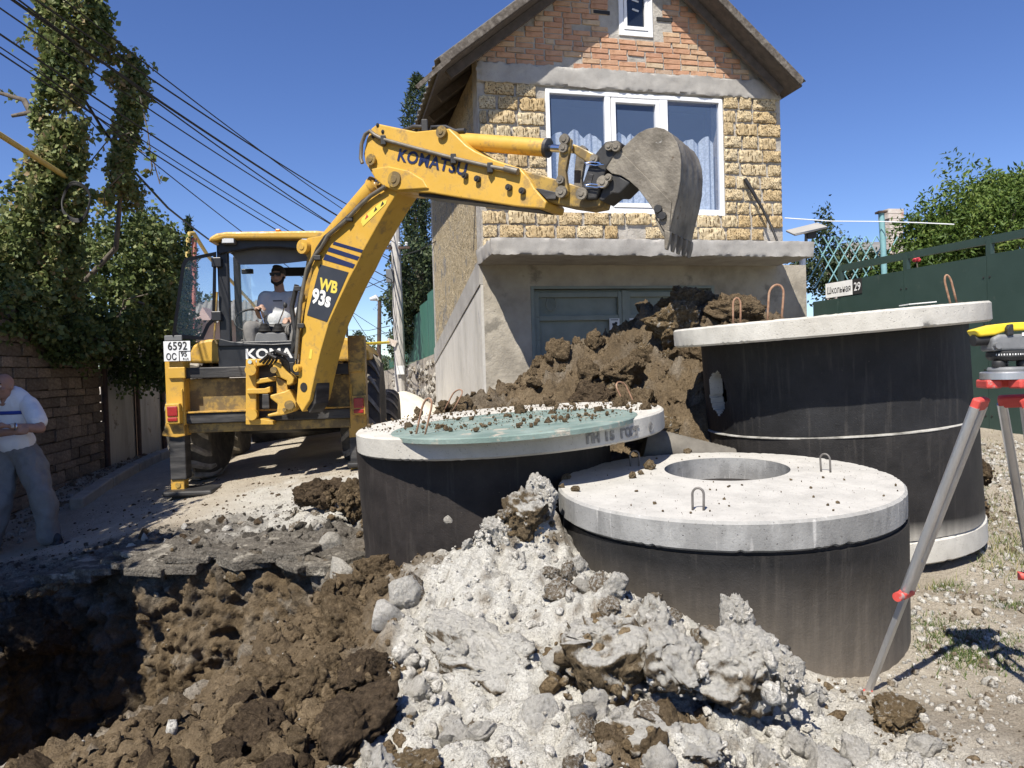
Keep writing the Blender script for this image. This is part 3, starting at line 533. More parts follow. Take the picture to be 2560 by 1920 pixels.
curved_text('ПН 15 ГОСТ   Ф', Lc, Ln, 1.004, math.radians(-66), -.098, .066, MT['stencil'], llid, 'stencil_lettering')
# front tank ------------------------------------------------------
Fc, Fn = Vector((1.1, 3.915, ZC-.625)), Vector((-.019, -.047, 1)).normalized()
MT['bit_f'] = bitumen('bitumen_front', ZC-1.34, ZC-.86, (.17, .145, .115))
o = ringobj('concrete_ring', Fc-Fn*.15+Vector((.015, .0, 0)), Fn, .862, .66, MT['bit_f']); tag(o, 'dusty black concrete ring under the slab with the open manhole', 'tank ring')
Q = ROT(Fn); hc = Q.inverted()@(onplane(1815, 1171, Fc, Fn)-Fc)
flid = disc('concrete_slab', Fc, Fn, .87, .135, MT['conc_s'], (hc.x, hc.y, .345), seed=2); tag(flid, 'round pale concrete slab with an open round manhole', 'slab')
MB().lathe([(.845, .002), (.845, -.03)], Fc-Fn*.13+Vector((.01, 0, 0)), Fn, 96).build('mortar_seam', MT['bit_l'], flid, smooth=True)
for a, b, c in (((1732, 1275), (1759, 1276), (1745, 1220)), ((2053, 1179), (2076, 1181), (2062, 1135)), ((1576, 1165), (1597, 1165), (1586, 1127))): loop_on(a, b, c, Fc, Fn, MT['steel_loop'], flid)
# tall tank -------------------------------------------------------
Tc, Tn = Vector((2.152, 5.145, ZC+.291)), Vector((-.06, -.021, 1)).normalized()
MT['bit_t'] = bitumen('bitumen_tall', base=(.011, .011, .012)); MT['bit_t2'] = bitumen('bitumen_tall_lower', ZC-1.1, ZC-1.0, (.36, .34, .3), (.017, .0155, .0148))
tc0 = Tc-Tn*.125+Vector((.1, .15, 0)); hp_ = onplane(1808, 985, tc0+Vector((-.8, 0, 0)), Vector((-.85, -.5, 0)))
ha = math.atan2(-.16, -.985); o = ringobj('concrete_ring', tc0, Tn, .868, .605, MT['bit_t'], hole=(ha % (2*math.pi), .33, .13, .15), ns=300, nz=80); tag(o, 'upper black ring of the tall tank, with a ragged hole', 'tank ring')
o = ringobj('concrete_ring', tc0-Tn*.615+Vector((.012, 0, 0)), Tn, .884, .655, MT['bit_t2']); tag(o, 'lower black ring of the tall tank, pale at its foot', 'tank ring')
tlid = disc('concrete_slab', Tc, Tn, 1.0, .125, MT['conc'], None, seed=3, chip=.01); tag(tlid, 'round pale concrete slab topping the tall black tank', 'slab')
o = disc('concrete_slab', tc0-Tn*1.275+Vector((.02, 0, 0)), Tn, .885, .15, MT['conc'], None, seed=4); tag(o, 'round concrete base slab under the tall black tank', 'slab')
MT['lime'] = surf('pale_mortar', [(.1, .095, .085), (.3, .29, .265), (.46, .45, .42)], 9, .95, ((60, .006),))
sm = MB().lathe([(.866, .003), (.886, -.003), (.887, -.008), (.884, -.01)], tc0-Tn*.61+Vector((.006, 0, 0)), Tn, 160).build('mortar_joint', MT['lime'], o, smooth=True)
for f1, f2, top, D in (((1919, 800), (1954, 797), (1942, 712), 4.75), ((1833, 806), (1851, 806), (1842, 745), 5.6), ((2378, 766), (2393, 762), (2366, 688), 5.3)):
    loop(P(*f1, D), P(*f2, D), P(*top, D), MT['rebar'], tlid, r=.0075)
bx = MB().box(P(2294, 761, 4.62)+Vector((0, 0, .004)), (.17, .12, .006), Matrix.Rotation(math.radians(-3.4), 3, 'Y')).build('white_board', surf('white_board', [(.75, .75, .73)], 3, .6, ())); tag(bx, 'small white board lying on the tall tank slab', 'board')
# crumbs on the slabs
def on_disc(C, n, r, k, seed, wts=None):
    r_ = np.random.default_rng(seed); Q = ROT(n); a = r_.uniform(0, 6.283, k); d = r*np.sqrt(r_.uniform(0, 1, k)); return np.array([tuple(C+Q@Vector((d[i]*math.cos(a[i]), d[i]*math.sin(a[i]), .012))) for i in range(k)])
def within_hole(p): return np.hypot(p[:, 0]-(Fc.x+hc.x), p[:, 1]-(Fc.y+hc.y)) > .37
p_ = on_disc(Lc+Ln*.01, Ln, .95, 950, 1); s_ = .004+.018*np.random.default_rng(3).power(.4, 950)**3; stones('slab_crumbs', p_, s_, MT['clod'], 'brown earth crumbs sprinkled over the green cover', 'crumbs', 21)
p_ = on_disc(Fc-Fn*.008, Fn, .83, 260, 2); p_ = p_[within_hole(p_)]; s_ = .002+.008*np.random.default_rng(4).power(.3, len(p_))**3; stones('slab_crumbs', p_, s_, MT['clod'], 'fine earth crumbs sprinkled over the slab with the manhole', 'crumbs', 22)
for px, py, s in ((1375, 1010, .05), (1108, 1015, .06), (1300, 1030, .055), (1045, 1030, .045), (1500, 1025, .03), (1615, 1018, .035), (1380, 1032, .032), (1545, 1010, .05), (1020, 1065, .03), (1095, 1070, .025), (1370, 1055, .03)):
    o = placec('earth_clod', random.choice(CS), MT['clod'], onplane(px, py+6, Lc, Ln)+Vector((0, 0, s*.35)), (s, s, s*.8)); tag(o, 'small brown clod lying on the green cover and its slab', 'clod', 'clods on the green-covered slab')
for px, py, s in ((1628, 1168, .035), (1582, 1190, .024), (1604, 1181, .018), (1415, 1192, .025), (1403, 1214, .016), (1720, 1128, .025), (1637, 1255, .009), (1810, 1244, .008), (1440, 1223, .022)):
    o = placec('earth_clod', random.choice(CS), MT['clod_ochre'], onplane(px, py+5, Fc, Fn)+Vector((0, 0, s*.4)), (s*1.1, s, s*.8)); tag(o, 'small ochre clod lying on the slab with the manhole', 'clod', 'clods on the slab with the manhole')
# corrugated pipe end lying between the tanks
MT['pipe_grey'] = surf('dusty_grey_pipe', [(.11, .1, .085), (.18, .165, .14)], 9, .9, ((60, .003),))
pa, pb = P(1610, 1112, 5.0), P(1830, 1160, 4.95); pts_ = [pa.lerp(pb, k/44) for k in range(45)]; o = MB().tube(pts_, [.125+.003*(k % 2)-.02*(k/44) for k in range(45)], 24).build('corrugated_pipe', MT['pipe_grey'], smooth=True); tag(o, 'dusty grey corrugated pipe lying between the tanks', 'pipe')
# ------------------------------------------------------------------ tripod and level
MT['alu'] = surf('worn_aluminium', [(.5, .5, .5), (.66, .66, .66)], 20, .38, ((90, .0008),), .85, stretch=(1, 1, .1)); MT['red'] = surf('worn_red_paint', [(.5, .05, .04), (.6, .09, .07)], 18, .5, ((60, .001),), spots=[(22, .6, (.35, .3, .27))])
MT['yel_plastic'] = surf('yellow_housing', [(.78, .56, .03), (.83, .62, .04)], 6, .4, ()); MT['gry_plastic'] = surf('grey_housing', [(.14, .145, .15), (.2, .205, .21)], 20, .55, ((200, .0005),)); MT['blk'] = surf('black_rubber', [(.016, .016, .017), (.03, .03, .03)], 20, .55, ((120, .001),)); MT['white_print'] = surf('white_print', [(.8, .8, .78)], 5, .6, ())
HD = 2.6; hc_ = P(2520, 940, HD); tri = thing('tripod', 'aluminium and red survey tripod with its foot by the open tank', 'tripod', (hc_.x, hc_.y, gz(hc_.x, hc_.y)))
X, Y, Zv = Vector((1, 0, 0)), Vector((0, 1, 0)), Vector((0, 0, 1))
MB().lathe([(.02, .016), (.082, .016), (.086, .012), (.086, -.01), (.03, -.012)], hc_+Zv*.0, Zv, 40).build('head_plate', MT['alu'], tri, smooth=30)
for k, a in enumerate((math.radians(170), math.radians(-75), math.radians(50))):
    dv = Vector((math.cos(a), math.sin(a), 0)); sv = Zv.cross(dv); R_ = Matrix((dv, sv, Zv)).transposed()
    MB().box(hc_+dv*.062-Zv*.026, (.05, .09, .03), R_).build('head_lug', MT['red'], tri, bevel=.006)
    h0 = hc_+dv*.075-Zv*.05
    foot = (P(2167, 1738, 3.0), hc_+Vector((.18, -.55, -1.3)), hc_+Vector((.55, .55, -1.25)))[k]; foot.z = min(foot.z, gz(foot.x, foot.y)+.0) if k == 0 else gz(foot.x, foot.y)-.02
    ax = (foot-h0).normalized(); L = (foot-h0).length; sv = ax.cross(dv).normalized() if k else Vector((.8, .6, 0)).normalized(); sv = (sv-ax*sv.dot(ax)).normalized(); tv = ax.cross(sv); R_ = Matrix((sv, tv, ax)).transposed()
    leg = MB().box(h0+ax*.05, (.09, .03, .045), R_).build('leg_bracket', MT['red'], tri, bevel=.008)
    for s in (-1, 1): MB().tube([h0+ax*.06+sv*s*.034, h0+ax*(L*.64)+sv*s*.024], .0165, 14).build('rail', MT['alu'], tri, smooth=True)
    cl = MB().box(h0+ax*(L*.63), (.085, .034, .032), R_).build('leg_clamp', MT['red'], tri, bevel=.008); MB().cyl(h0+ax*(L*.63)-sv*.05, h0+ax*(L*.63)-sv*.075, .018, 14).build('clamp_knob', MT['red'], cl, smooth=True)
    MB().box(h0+ax*(L*.77), (.034, .022, L*.5), R_).build('lower_leg', MT['alu'], tri, bevel=.004)
    ft = MB().tube([foot-ax*.03, foot+ax*.05], [.015, .004], 10).build('foot_point', MT['red'], tri, smooth=True); MB().box(foot-ax*.02-sv*.035, (.06, .03, .008), R_).build('foot_step', MT['red'], ft, bevel=.002)
    if k == 1:
        MT['strap'] = surf('green_strap', [(.13, .2, .14), (.2, .27, .2)], 30, .9, ((90, .002),)); MB().tube([h0+ax*(L*.5)+sv*(.05*math.cos(t))+tv*(.03*math.sin(t))+ax*.012*math.sin(3*t) for t in np.linspace(0, 12.5, 50)], .006, 6).build('green_strap', MT['strap'], tri, smooth=True)
lev = thing('survey_level', 'yellow and grey surveying level mounted on the tripod', 'survey level', hc_+Zv*.016)
b0 = hc_+Zv*.016; W = lambda x, y, z: b0+Vector((x, y, z))
MB().lathe([(.02, 0), (.06, 0), (.063, .008), (.06, .016), (.02, .018)], b0, Zv, 32).build('base_plate', MT['gry_plastic'], lev, smooth=30)
for a in (200, 320, 80):
    c = Vector((math.cos(math.radians(a))*.045, math.sin(math.radians(a))*.045, 0)); MB().lathe([(.006, .014), (.019, .016), (.021, .02), (.021, .034), (.019, .038), (.006, .04)], b0+c, Zv, 20).build('foot_screw', MT['blk'], lev, smooth=30)
MB().lathe([(.02, .036), (.055, .04), (.062, .046), (.066, .052), (.066, .068), (.06, .072), (.02, .074)], b0, Zv, 48).build('dial', MT['blk'], lev, smooth=30)
for k in range(-9, 10):
    a = math.radians(-90+k*7); d = Vector((math.cos(a), math.sin(a), 0)); MB().box(b0+d*.0665+Zv*.06, (.001, .0022 if k % 2 else .004, .006), Matrix.Rotation(a, 3, 'Z')).build('dial_mark', MT['white_print'], lev)
px_ = [(-.075, .072), (-.075, .118), (-.05, .13), (.12, .13), (.12, .085), (.075, .072)]
MB().prism([W(x, -.038, z) for x, z in px_], (0, .076, 0)).build('body', MT['gry_plastic'], lev, bevel=.01, seg=3)
MB().prism([W(x, -.03, z) for x, z in [(-.13, .148), (-.06, .165), (.0, .17), (.12, .172), (.12, .142), (-.02, .14), (-.06, .128), (-.115, .124)]], (0, .06, 0)).build('yellow_housing', MT['yel_plastic'], lev, bevel=.008, seg=3)
MB().cyl(W(-.122, 0, .112), W(-.07, 0, .114), .02, 24).build('eyepiece', MT['blk'], lev, smooth=True); MB().prism([W(x, -.045, z) for x, z in [(-.028, .125), (-.03, .15), (-.022, .163), (-.008, .165), (-.006, .127)]], (0, .02, 0)).build('sight', MT['blk'], lev, bevel=.003)
MB().cyl(W(-.062, -.034, .092), W(-.062, -.05, .092), .012, 20).build('focus_knob', MT['gry_plastic'], lev, smooth=True); MB().box(W(.06, -.039, .128), (.07, .003, .012)).build('label_plate', MT['white_print'], lev)
textobj('lettering', 'Leica', W(.052, -.0312, .148), X, Zv, .021, MT['red'], lev, .0006, .0004, shear=.3)
# ------------------------------------------------------------------ the house
HA = math.radians(13.5); HU = Vector((math.cos(HA), math.sin(HA), 0)); HN = Vector((math.sin(HA), -math.cos(HA), 0)); HO = P(1210, 800, 9.9); HO.z = 0
HR = Matrix((HU, -HN, Vector((0, 0, 1)))).transposed()
def H(u, d, z): return HO+HU*u+HN*d+Vector((0, 0, z+ZC))
def hb(mb, u0, u1, d0, d1, z0, z1): return mb.box(H((u0+u1)/2, (d0+d1)/2, (z0+z1)/2), (abs(u1-u0), abs(d1-d0), abs(z1-z0)), HR)
def fpt(px, py, d): return onplane(px, py, H(0, d, 0), HN)
def fuz(px, py, d): p = fpt(px, py, d)-H(0, d, 0); return p.dot(HU), p.z
def roughbox(name, u0, u1, d0, d1, z0, z1, m, parent, step=.05, amp=.02, seed=0, wav=0):
    bm = bmesh.new(); bmesh.ops.create_cube(bm, size=1); n = [max(1, int(abs(a)/step)) for a in (u1-u0, d1-d0, z1-z0)]
    for ax in range(3):
        es = [e for e in bm.edges if abs((e.verts[0].co-e.verts[1].co)[ax]) > 1e-3 and sum(abs((e.verts[0].co-e.verts[1].co)[k]) > 1e-4 for k in range(3)) == 1]
        if n[ax] > 1: bmesh.ops.subdivide_edges(bm, edges=es, cuts=n[ax]-1, use_grid_fill=True)
    co = np.array([v.co[:] for v in bm.verts]); loc = co*np.array([u1-u0, d1-d0, z1-z0])+np.array([(u0+u1)/2, (d0+d1)/2, (z0+z1)/2])
    nn = np.stack([fbm(loc+seed+k*9, 5, 4) for k in range(3)], -1)*amp; edge = (np.abs(co) > .49).sum(1); nn *= (edge[:, None]*.5); loc = loc+nn-np.sign(co)*(edge[:, None] > 1)*amp*np.abs(fbm(loc+seed, 9, 3))[:, None]*1.2
    for v, c in zip(bm.verts, loc): v.co = H(*c)
    bmesh.ops.recalc_face_normals(bm, faces=bm.faces); me = bpy.data.meshes.new(name); bm.to_mesh(me); bm.free(); return link(name, me, m, parent, smooth=35)
house = thing('house', 'narrow yellow shell-stone and brick house with a garage gate and gable', 'house', H(2.2, 0, -.9))
MT['mortar'] = surf('rough_grey_mortar', [(.28, .26, .225), (.37, .345, .305), (.45, .425, .38)], 5, .95, ((18, .02), (70, .01)))
def shellrock(name, groove=False):
    m, t, b = newmat(name); oi = N(t, 'ShaderNodeObjectInfo'); r = ramp(t, [(0, (.55, .42, .24)), (.35, (.6, .48, .295)), (.7, (.64, .535, .355)), (1, (.54, .4, .215))]); t.links.new(oi.outputs['Random'], r.inputs[0])
    n = noise(t, 14, 5, .7); s = ramp(t, [(.3, (.6, .55, .48)), (.55, (1, 1, 1))]); t.links.new(n.outputs['Fac'], s.inputs[0]); c = mix(t, 1., r.outputs[0], s.outputs[0], 'MULTIPLY')
    vo = N(t, 'ShaderNodeTexVoronoi'); vo.inputs['Scale'].default_value = 42; vo.inputs['Randomness'].default_value = 1; tc = N(t, 'ShaderNodeTexCoord'); mp_ = N(t, 'ShaderNodeMapping'); mp_.inputs['Scale'].default_value = (1, 1, .22 if groove else 1); t.links.new(tc.outputs['Object'], mp_.inputs[0]); t.links.new(mp_.outputs[0], vo.inputs['Vector'])
    n5 = noise(t, 45, 3, .6, stretch=(1, 1, .25) if groove else None); mx = N(t, 'ShaderNodeMath', operation='ADD'); t.links.new(vo.outputs['Distance'], mx.inputs[0]); mx2 = N(t, 'ShaderNodeMath', operation='MULTIPLY'); mx2.inputs[1].default_value = .45; t.links.new(n5.outputs['Fac'], mx2.inputs[0]); t.links.new(mx2.outputs[0], mx.inputs[1])
    pr = ramp(t, [(.46, (.0, .0, .0)), (.62, (1, 1, 1))]); t.links.new(mx.outputs[0], pr.inputs[0]); c = mix(t, pr.outputs[0], mix(t, .85, c, (.15, .095, .042)), c)
    t.links.new(c, b.inputs['Base Color']); b.inputs['Roughness'].default_value = .95; b.inputs['Specular IOR Level'].default_value = .1
    bump(t, b, [(pr.outputs[0], .03), (n.outputs['Fac'], .03)], .9); return m
MT['shell'] = shellrock('yellow_shell_stone'); MT['shell_g'] = shellrock('grooved_shell_stone', True)
def brickmat():
    m, t, b = newmat('old_brick'); oi = N(t, 'ShaderNodeObjectInfo'); r = ramp(t, [(0, (.46, .26, .165)), (.22, (.52, .31, .195)), (.42, (.44, .245, .16)), (.62, (.52, .37, .24)), (.76, (.49, .28, .18)), (.88, (.41, .3, .22)), (1, (.55, .43, .29))]); t.links.new(oi.outputs['Random'], r.inputs[0])
    n = noise(t, 10, 6, .7); s = ramp(t, [(.32, (.62, .58, .54)), (.55, (1, 1, 1))]); t.links.new(n.outputs['Fac'], s.inputs[0]); c = mix(t, 1., r.outputs[0], s.outputs[0], 'MULTIPLY')
    n2 = noise(t, 6, 5, .6); s2 = ramp(t, [(.62, (0, 0, 0)), (.7, (.7, .7, .7))]); t.links.new(n2.outputs['Fac'], s2.inputs[0]); c = mix(t, s2.outputs[0], c, (.36, .335, .295))
    t.links.new(c, b.inputs['Base Color']); b.inputs['Roughness'].default_value = .93; b.inputs['Specular IOR Level'].default_value = .12; bump(t, b, [(n.outputs['Fac'], .012), (noise(t, 60, 4, .6).outputs['Fac'], .006)], .8); return m
MT['brick'] = brickmat()
MT['hconc'] = concrete('house_concrete', [(.27, .255, .235), (.36, .345, .32), (.43, .415, .385)])
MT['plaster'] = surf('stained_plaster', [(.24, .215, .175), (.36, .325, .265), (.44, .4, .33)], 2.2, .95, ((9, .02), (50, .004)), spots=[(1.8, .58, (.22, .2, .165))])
MT['plaster_pale'] = surf('pale_render', [(.38, .365, .33), (.5, .48, .44), (.56, .54, .5)], 2.5, .95, ((9, .015), (50, .004)), stretch=(1, 1, .35), spots=[(6, .63, (.26, .255, .27), (1, 1, .3))])
# backing walls with the window openings left free
w0, w1, wz0, wz1 = .94, 3.585, 2.1, 3.77
GW = (2.03, 2.535, 4.57, 5.45)
lp = [fuz(1100, 150, .45), fuz(1310, -6, .45)]; rp = [fuz(2010, 208, .45), fuz(1802, -6, .45)]
sl_, sr_ = (lp[1][1]-lp[0][1])/(lp[1][0]-lp[0][0]), (rp[1][1]-rp[0][1])/(rp[1][0]-rp[0][0])
ur = (rp[0][1]-sr_*rp[0][0]-lp[0][1]+sl_*lp[0][0])/(sl_-sr_); zr = lp[0][1]+sl_*(ur-lp[0][0])
roofl = lambda u: lp[0][1]+sl_*(u-lp[0][0])-.02; roofr = lambda u: rp[0][1]+sr_*(u-rp[0][0])-.02
HW = 4.53; T = .32
b = MB()
for a in ((0, w0, 1.4, 3.8), (w1, HW, 1.4, 3.8), (w0, w1, 1.4, wz0), (w0, w1, wz1, 3.8)): hb(b, a[0], a[1], 0, -T, a[2], a[3])
wf = b.build('front_wall', MT['mortar'], house)
b = MB(); top_l = roofl(0)-.06; top_r = roofr(HW)-.06; zc_ = zr-.12
def gp_(u0, u1, z0, z1l, z1r): b.prism([H(u0, 0, z0), H(u1, 0, z0), H(u1, 0, z1r), H(u0, 0, z1l)], -HN*T)
rl = lambda u: min(roofl(u), roofr(u))-.06
gp_(0, GW[0], 3.8, rl(0), rl(GW[0])); gp_(GW[1], HW, 3.8, rl(GW[1]), rl(HW)); gp_(GW[0], GW[1], 3.8, GW[2], GW[2]); b.prism([H(GW[0], 0, GW[3]), H(GW[1], 0, GW[3]), H(GW[1], 0, rl(GW[1])), H(ur, 0, rl(ur)), H(GW[0], 0, rl(GW[0]))], -HN*T)
gw_ = b.build('gable_wall', MT['mortar'], house)
# shell-stone blocks, each its own piece
def blockmesh(seed, sx=.38, sz=.17, sy=.028, gx=9, gz=5, amp=.016):
    bm = bmesh.new(); r = np.random.default_rng(seed); vs = {}
    for i in range(gx+1):
        for k in range(gz+1):
            x, z_ = (i/gx-.5)*sx, (k/gz-.5)*sz; n_ = pnoise(np.array([[x*14+seed*3.1, 0, z_*14]]))[0]; e = 1 if (i in (0, gx) or k in (0, gz)) else 0
            vs[i, k] = bm.verts.new((x+(r.normal()*.006 if e else 0), -sy+n_*amp+(.008 if e else 0)+r.normal()*.005, z_+(r.normal()*.006 if e else 0))); 
    for i in range(gx):
        for k in range(gz): bm.faces.new((vs[i, k], vs[i+1, k], vs[i+1, k+1], vs[i, k+1]))
    bd = [e for e in bm.edges if e.is_boundary]; ret = bmesh.ops.extrude_edge_only(bm, edges=bd)
    for v in [g for g in ret['geom'] if isinstance(g, bmesh.types.BMVert)]: v.co.y = .02
    me = bpy.data.meshes.new('block'); bmesh.ops.recalc_face_normals(bm, faces=bm.faces); bm.to_mesh(me); bm.free(); me.polygons.foreach_set('use_smooth', [True]*len(me.polygons)); me.set_sharp_from_angle(angle=math.radians(28)); me.materials.append(MT['shell_g' if seed % 3 == 0 else 'shell']); return me
BM = [blockmesh(i) for i in range(12)]
QH = HR.to_4x4()
def put(name, me, u, d, z, s, parent, rot=0):
    o = bpy.data.objects.new(name, me); COL.objects.link(o); o.location = H(u, d, z); o.rotation_euler = (0, rot, HA); o.scale = s; setparent(o, parent); return o
rr_ = random.Random(11)
z = 1.565; row = 0
while z < 3.72:
    segs = [(0, w0), (w1, HW)] if z+.12 > wz0+.0 else [(0, HW)]
    for s0, s1 in segs:
        u = s0+.01+(0 if row % 2 == 0 else -.17)
        while u < s1-.06:
            L = rr_.choice([.34, .37, .38, .41, .28, .2, .24]); a, e = max(u, s0+.012), min(u+L, s1-.012)
            if e-a > .1 and not (w0-.08 < (a+e)/2 < w1+.08 and z+.14 > wz0+.02 and e > w0-.06 and a < w1+.06):
                h = rr_.uniform(.9, 1.0); skip = rr_.random() < .07
                if not skip: put('stone_block', rr_.choice(BM), (a+e)/2, .015+rr_.uniform(-.016, .006), z+.085+rr_.uniform(-.008, .008), ((e-a-.022)/.38, 1, h*.97), wf, rr_.uniform(-.012, .012))
            u += L+rr_.uniform(.015, .03)
    z += .189; row += 1
# bricks of the gable
def brickmesh(seed):
    r = np.random.default_rng(seed); m_ = MB(); x, y, z_ = .125, .035, .031
    bm = bmesh.new(); bmesh.ops.create_cube(bm, size=1)
    for v in bm.verts: v.co = Vector((v.co.x*2*x+r.normal()*.004, v.co.y*2*y+r.normal()*.002, v.co.z*2*z_+r.normal()*.003))
    bmesh.ops.bevel(bm, geom=list(bm.edges), offset=.005, segments=1, affect='EDGES'); me = bpy.data.meshes.new('brick'); bm.to_mesh(me); bm.free(); me.materials.append(MT['brick']); return me
BR = [brickmesh(i) for i in range(10)]
z = 4.075; row = 0; nb = 0; stuffb = []
while z < zr-.25:
    u = .01-(0 if row % 2 else .13)
    while u < HW:
        L = .25 if rr_.random() > .12 else .12; a, e = max(u, .01), min(u+L, HW-.01); c = (a+e)/2
        if e-a > .05 and z+.05 < min(rl(a), rl(e)) and not (e > GW[0]-.05 and a < GW[1]+.05 and z+.05 > GW[2]-.06) and rr_.random() > .025:
            arg = (c, -.02+rr_.uniform(-.006, .006), z+.031+rr_.uniform(-.004, .004)); sc = ((e-a)/.25*.985, 1, 1)
            if z < 5.36: put('brick', rr_.choice(BR), *arg, sc, gw_, rr_.uniform(-.02, .02)); nb += 1
            else: stuffb.append((arg, sc))
        u += L+.018
    z += .0755; row += 1
if stuffb:
    b = MB()
    for (u, d, z), s in stuffb: hb(b, u-.12*s[0], u+.12*s[0], -.03, .017, z-.03, z+.03)
    b.build('upper_bricks', MT['brick'], gw_, kind='stuff')
roughbox('concrete_band', -.005, HW+.005, -.28, .05, 3.8, 4.07, MT['hconc'], house, .03, .02, 3)
# canopy slab
cu0 = fuz(1228, 596, 0.87)[0]; cu1 = fuz(2036, 612, 0.87)[0]
roughbox('canopy_slab', cu0, cu1, -.1, .87, 1.385, 1.6, MT['hconc'], house, .03, .014, 5)
# garage front
b = MB(); g0, g1, gt = .68, 3.36, 1.06
for a in ((.0, g0, -1.0, 1.4), (g1, 4.9, -1.0, 1.4), (g0, g1, gt, 1.4)): hb(b, a[0], a[1], .012, -T, a[2], a[3])
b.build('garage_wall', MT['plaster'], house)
MT['gate'] = surf('worn_green_paint', [(.155, .18, .165), (.19, .22, .2), (.22, .25, .225)], 4, .6, ((40, .002),), spots=[(3.2, .66, (.07, .065, .055), (.6, .6, 4)), (9, .7, (.26, .27, .24))])
gate = MB(); hb(gate, g0, g1, -.1, -.12, -1.0, gt); gate = gate.build('gate', MT['gate'], house)
for a0, a1 in ((g0+.03, 2.0), (2.04, g1-.03)):
    b = MB()
    for u_ in (a0, a1-.07): hb(b, u_, u_+.07, -.035, -.1, -.95, gt-.03)
    for z_ in (gt-.11, gt-.43, .05): hb(b, a0+.07, a1-.07, -.04, -.1, z_, z_+.07)
    b.build('leaf_frame', MT['gate'], gate, bevel=.006)
b = MB(); hb(b, 1.985, 2.055, -.02, -.1, -.95, gt-.02); b.build('cover_strip', MT['gate'], gate, bevel=.004)
b = MB(); hb(b, g0-.03, g0+.02, .02, -.06, -1, gt+.04); hb(b, g1-.02, g1+.03, .02, -.06, -1, gt+.04); hb(b, g0+.02, g1-.02, .02, -.06, gt, gt+.04); b.build('gate_frame', MT['gate'], gate, bevel=.004)
hs = MB(); hs.tube([H(.95+.07*math.sin(t), -.03, .86-.09*math.cos(t)) for t in np.linspace(-2.5, 2.5, 20)], .011, 8); hs.build('horseshoe', MT['gate'], gate, smooth='all')
MT['paper'] = surf('paper_sign', [(.6, .62, .62), (.66, .67, .67)], 5, .8, ()); MT['ink'] = surf('black_print', [(.02, .02, .02)], 5, .7, ()); MT['inkred'] = surf('red_print', [(.45, .05, .04)], 5, .7, ())
sg = MB(); hb(sg, 1.79, 1.94, -.028, -.032, .47, .65); sg = sg.build('camera_sign', MT['paper'], gate)
for a in ((1.81, 1.92, .625, .635), (1.83, 1.88, .55, .585), (1.87, 1.905, .565, .6), (1.845, 1.855, .525, .555), (1.81, 1.92, .49, .497), (1.82, 1.91, .5, .506)): b = MB(); hb(b, a[0], a[1], -.024, -.027, a[2], a[3]); b.build('sign_print', MT['ink'], gate)
sg2 = MB(); hb(sg2, 2.09, 2.24, -.028, -.032, .47, .65); sg2 = sg2.build('prohibition_sign', MT['paper'], gate)
MB().tube([H(2.165+.06*math.cos(t), -.026, .565+.06*math.sin(t)) for t in np.linspace(0, 6.283, 33)], .005, 6).build('sign_print', MT['ink'], gate); MB().tube([H(2.125, -.026, .607), H(2.205, -.026, .523)], .005, 6).build('sign_print', MT['ink'], gate); b = MB(); hb(b, 2.15, 2.18, -.025, -.027, .525, .6); hb(b, 2.135, 2.2, -.025, -.0275, .56, .575); b.build('sign_print', MT['ink'], gate)
# main window
MT['pvc'] = surf('white_window_frame', [(.8, .81, .82), (.76, .77, .78)], 8, .45, ())
MT['wglass'] = glass('window_glass_sky_painted', (.15, .23, .41), .36, .03)  # blue of the reflected sky is painted into the glass base colour
def lace():
    m, t, b = newmat('lace_curtain'); b.inputs['Base Color'].default_value = (.62, .7, .8, 1); b.inputs['Roughness'].default_value = .9; n = noise(t, 34, 3, .7, stretch=(1, 1, 1)); r = ramp(t, [(.45, (.7, .7, .7)), (.62, (1, 1, 1))]); t.links.new(n.outputs['Fac'], r.inputs[0]); t.links.new(r.outputs[0], b.inputs['Alpha']); return m
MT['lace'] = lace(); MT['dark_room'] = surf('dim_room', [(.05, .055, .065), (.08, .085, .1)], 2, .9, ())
win = MB(); fw = .055
hb(win, w0, w0+fw, .02, -.06, wz0, wz1); hb(win, w1-fw, w1, .02, -.06, wz0, wz1); hb(win, w0+fw, w1-fw, .02, -.06, wz0, wz0+fw*1.5); hb(win, w0+fw, w1-fw, .02, -.06, wz1-fw, wz1)
win = win.build('window', MT['pvc'], house, bevel=.004)
b = MB(); hb(b, 1.79, 1.87, .016, -.06, wz0+fw*1.5, wz1-fw); b.build('mullion', MT['pvc'], win, bevel=.004); b = MB(); hb(b, 2.61, 2.73, .016, -.06, wz0+fw*1.5, wz1-fw); b.build('mullion', MT['pvc'], win, bevel=.004)
b = MB(); s0, s1, t0, t1 = 1.882, 2.602, wz0+fw*1.5+.006, wz1-fw-.02
for a in ((s0, s0+.06, t0, t1), (s1-.06, s1, t0, t1), (s0+.06, s1-.06, t0, t0+.06), (s0+.06, s1-.06, t1-.06, t1)): hb(b, a[0], a[1], .032, -.05, a[2], a[3])
b.build('sash', MT['pvc'], win, bevel=.004)
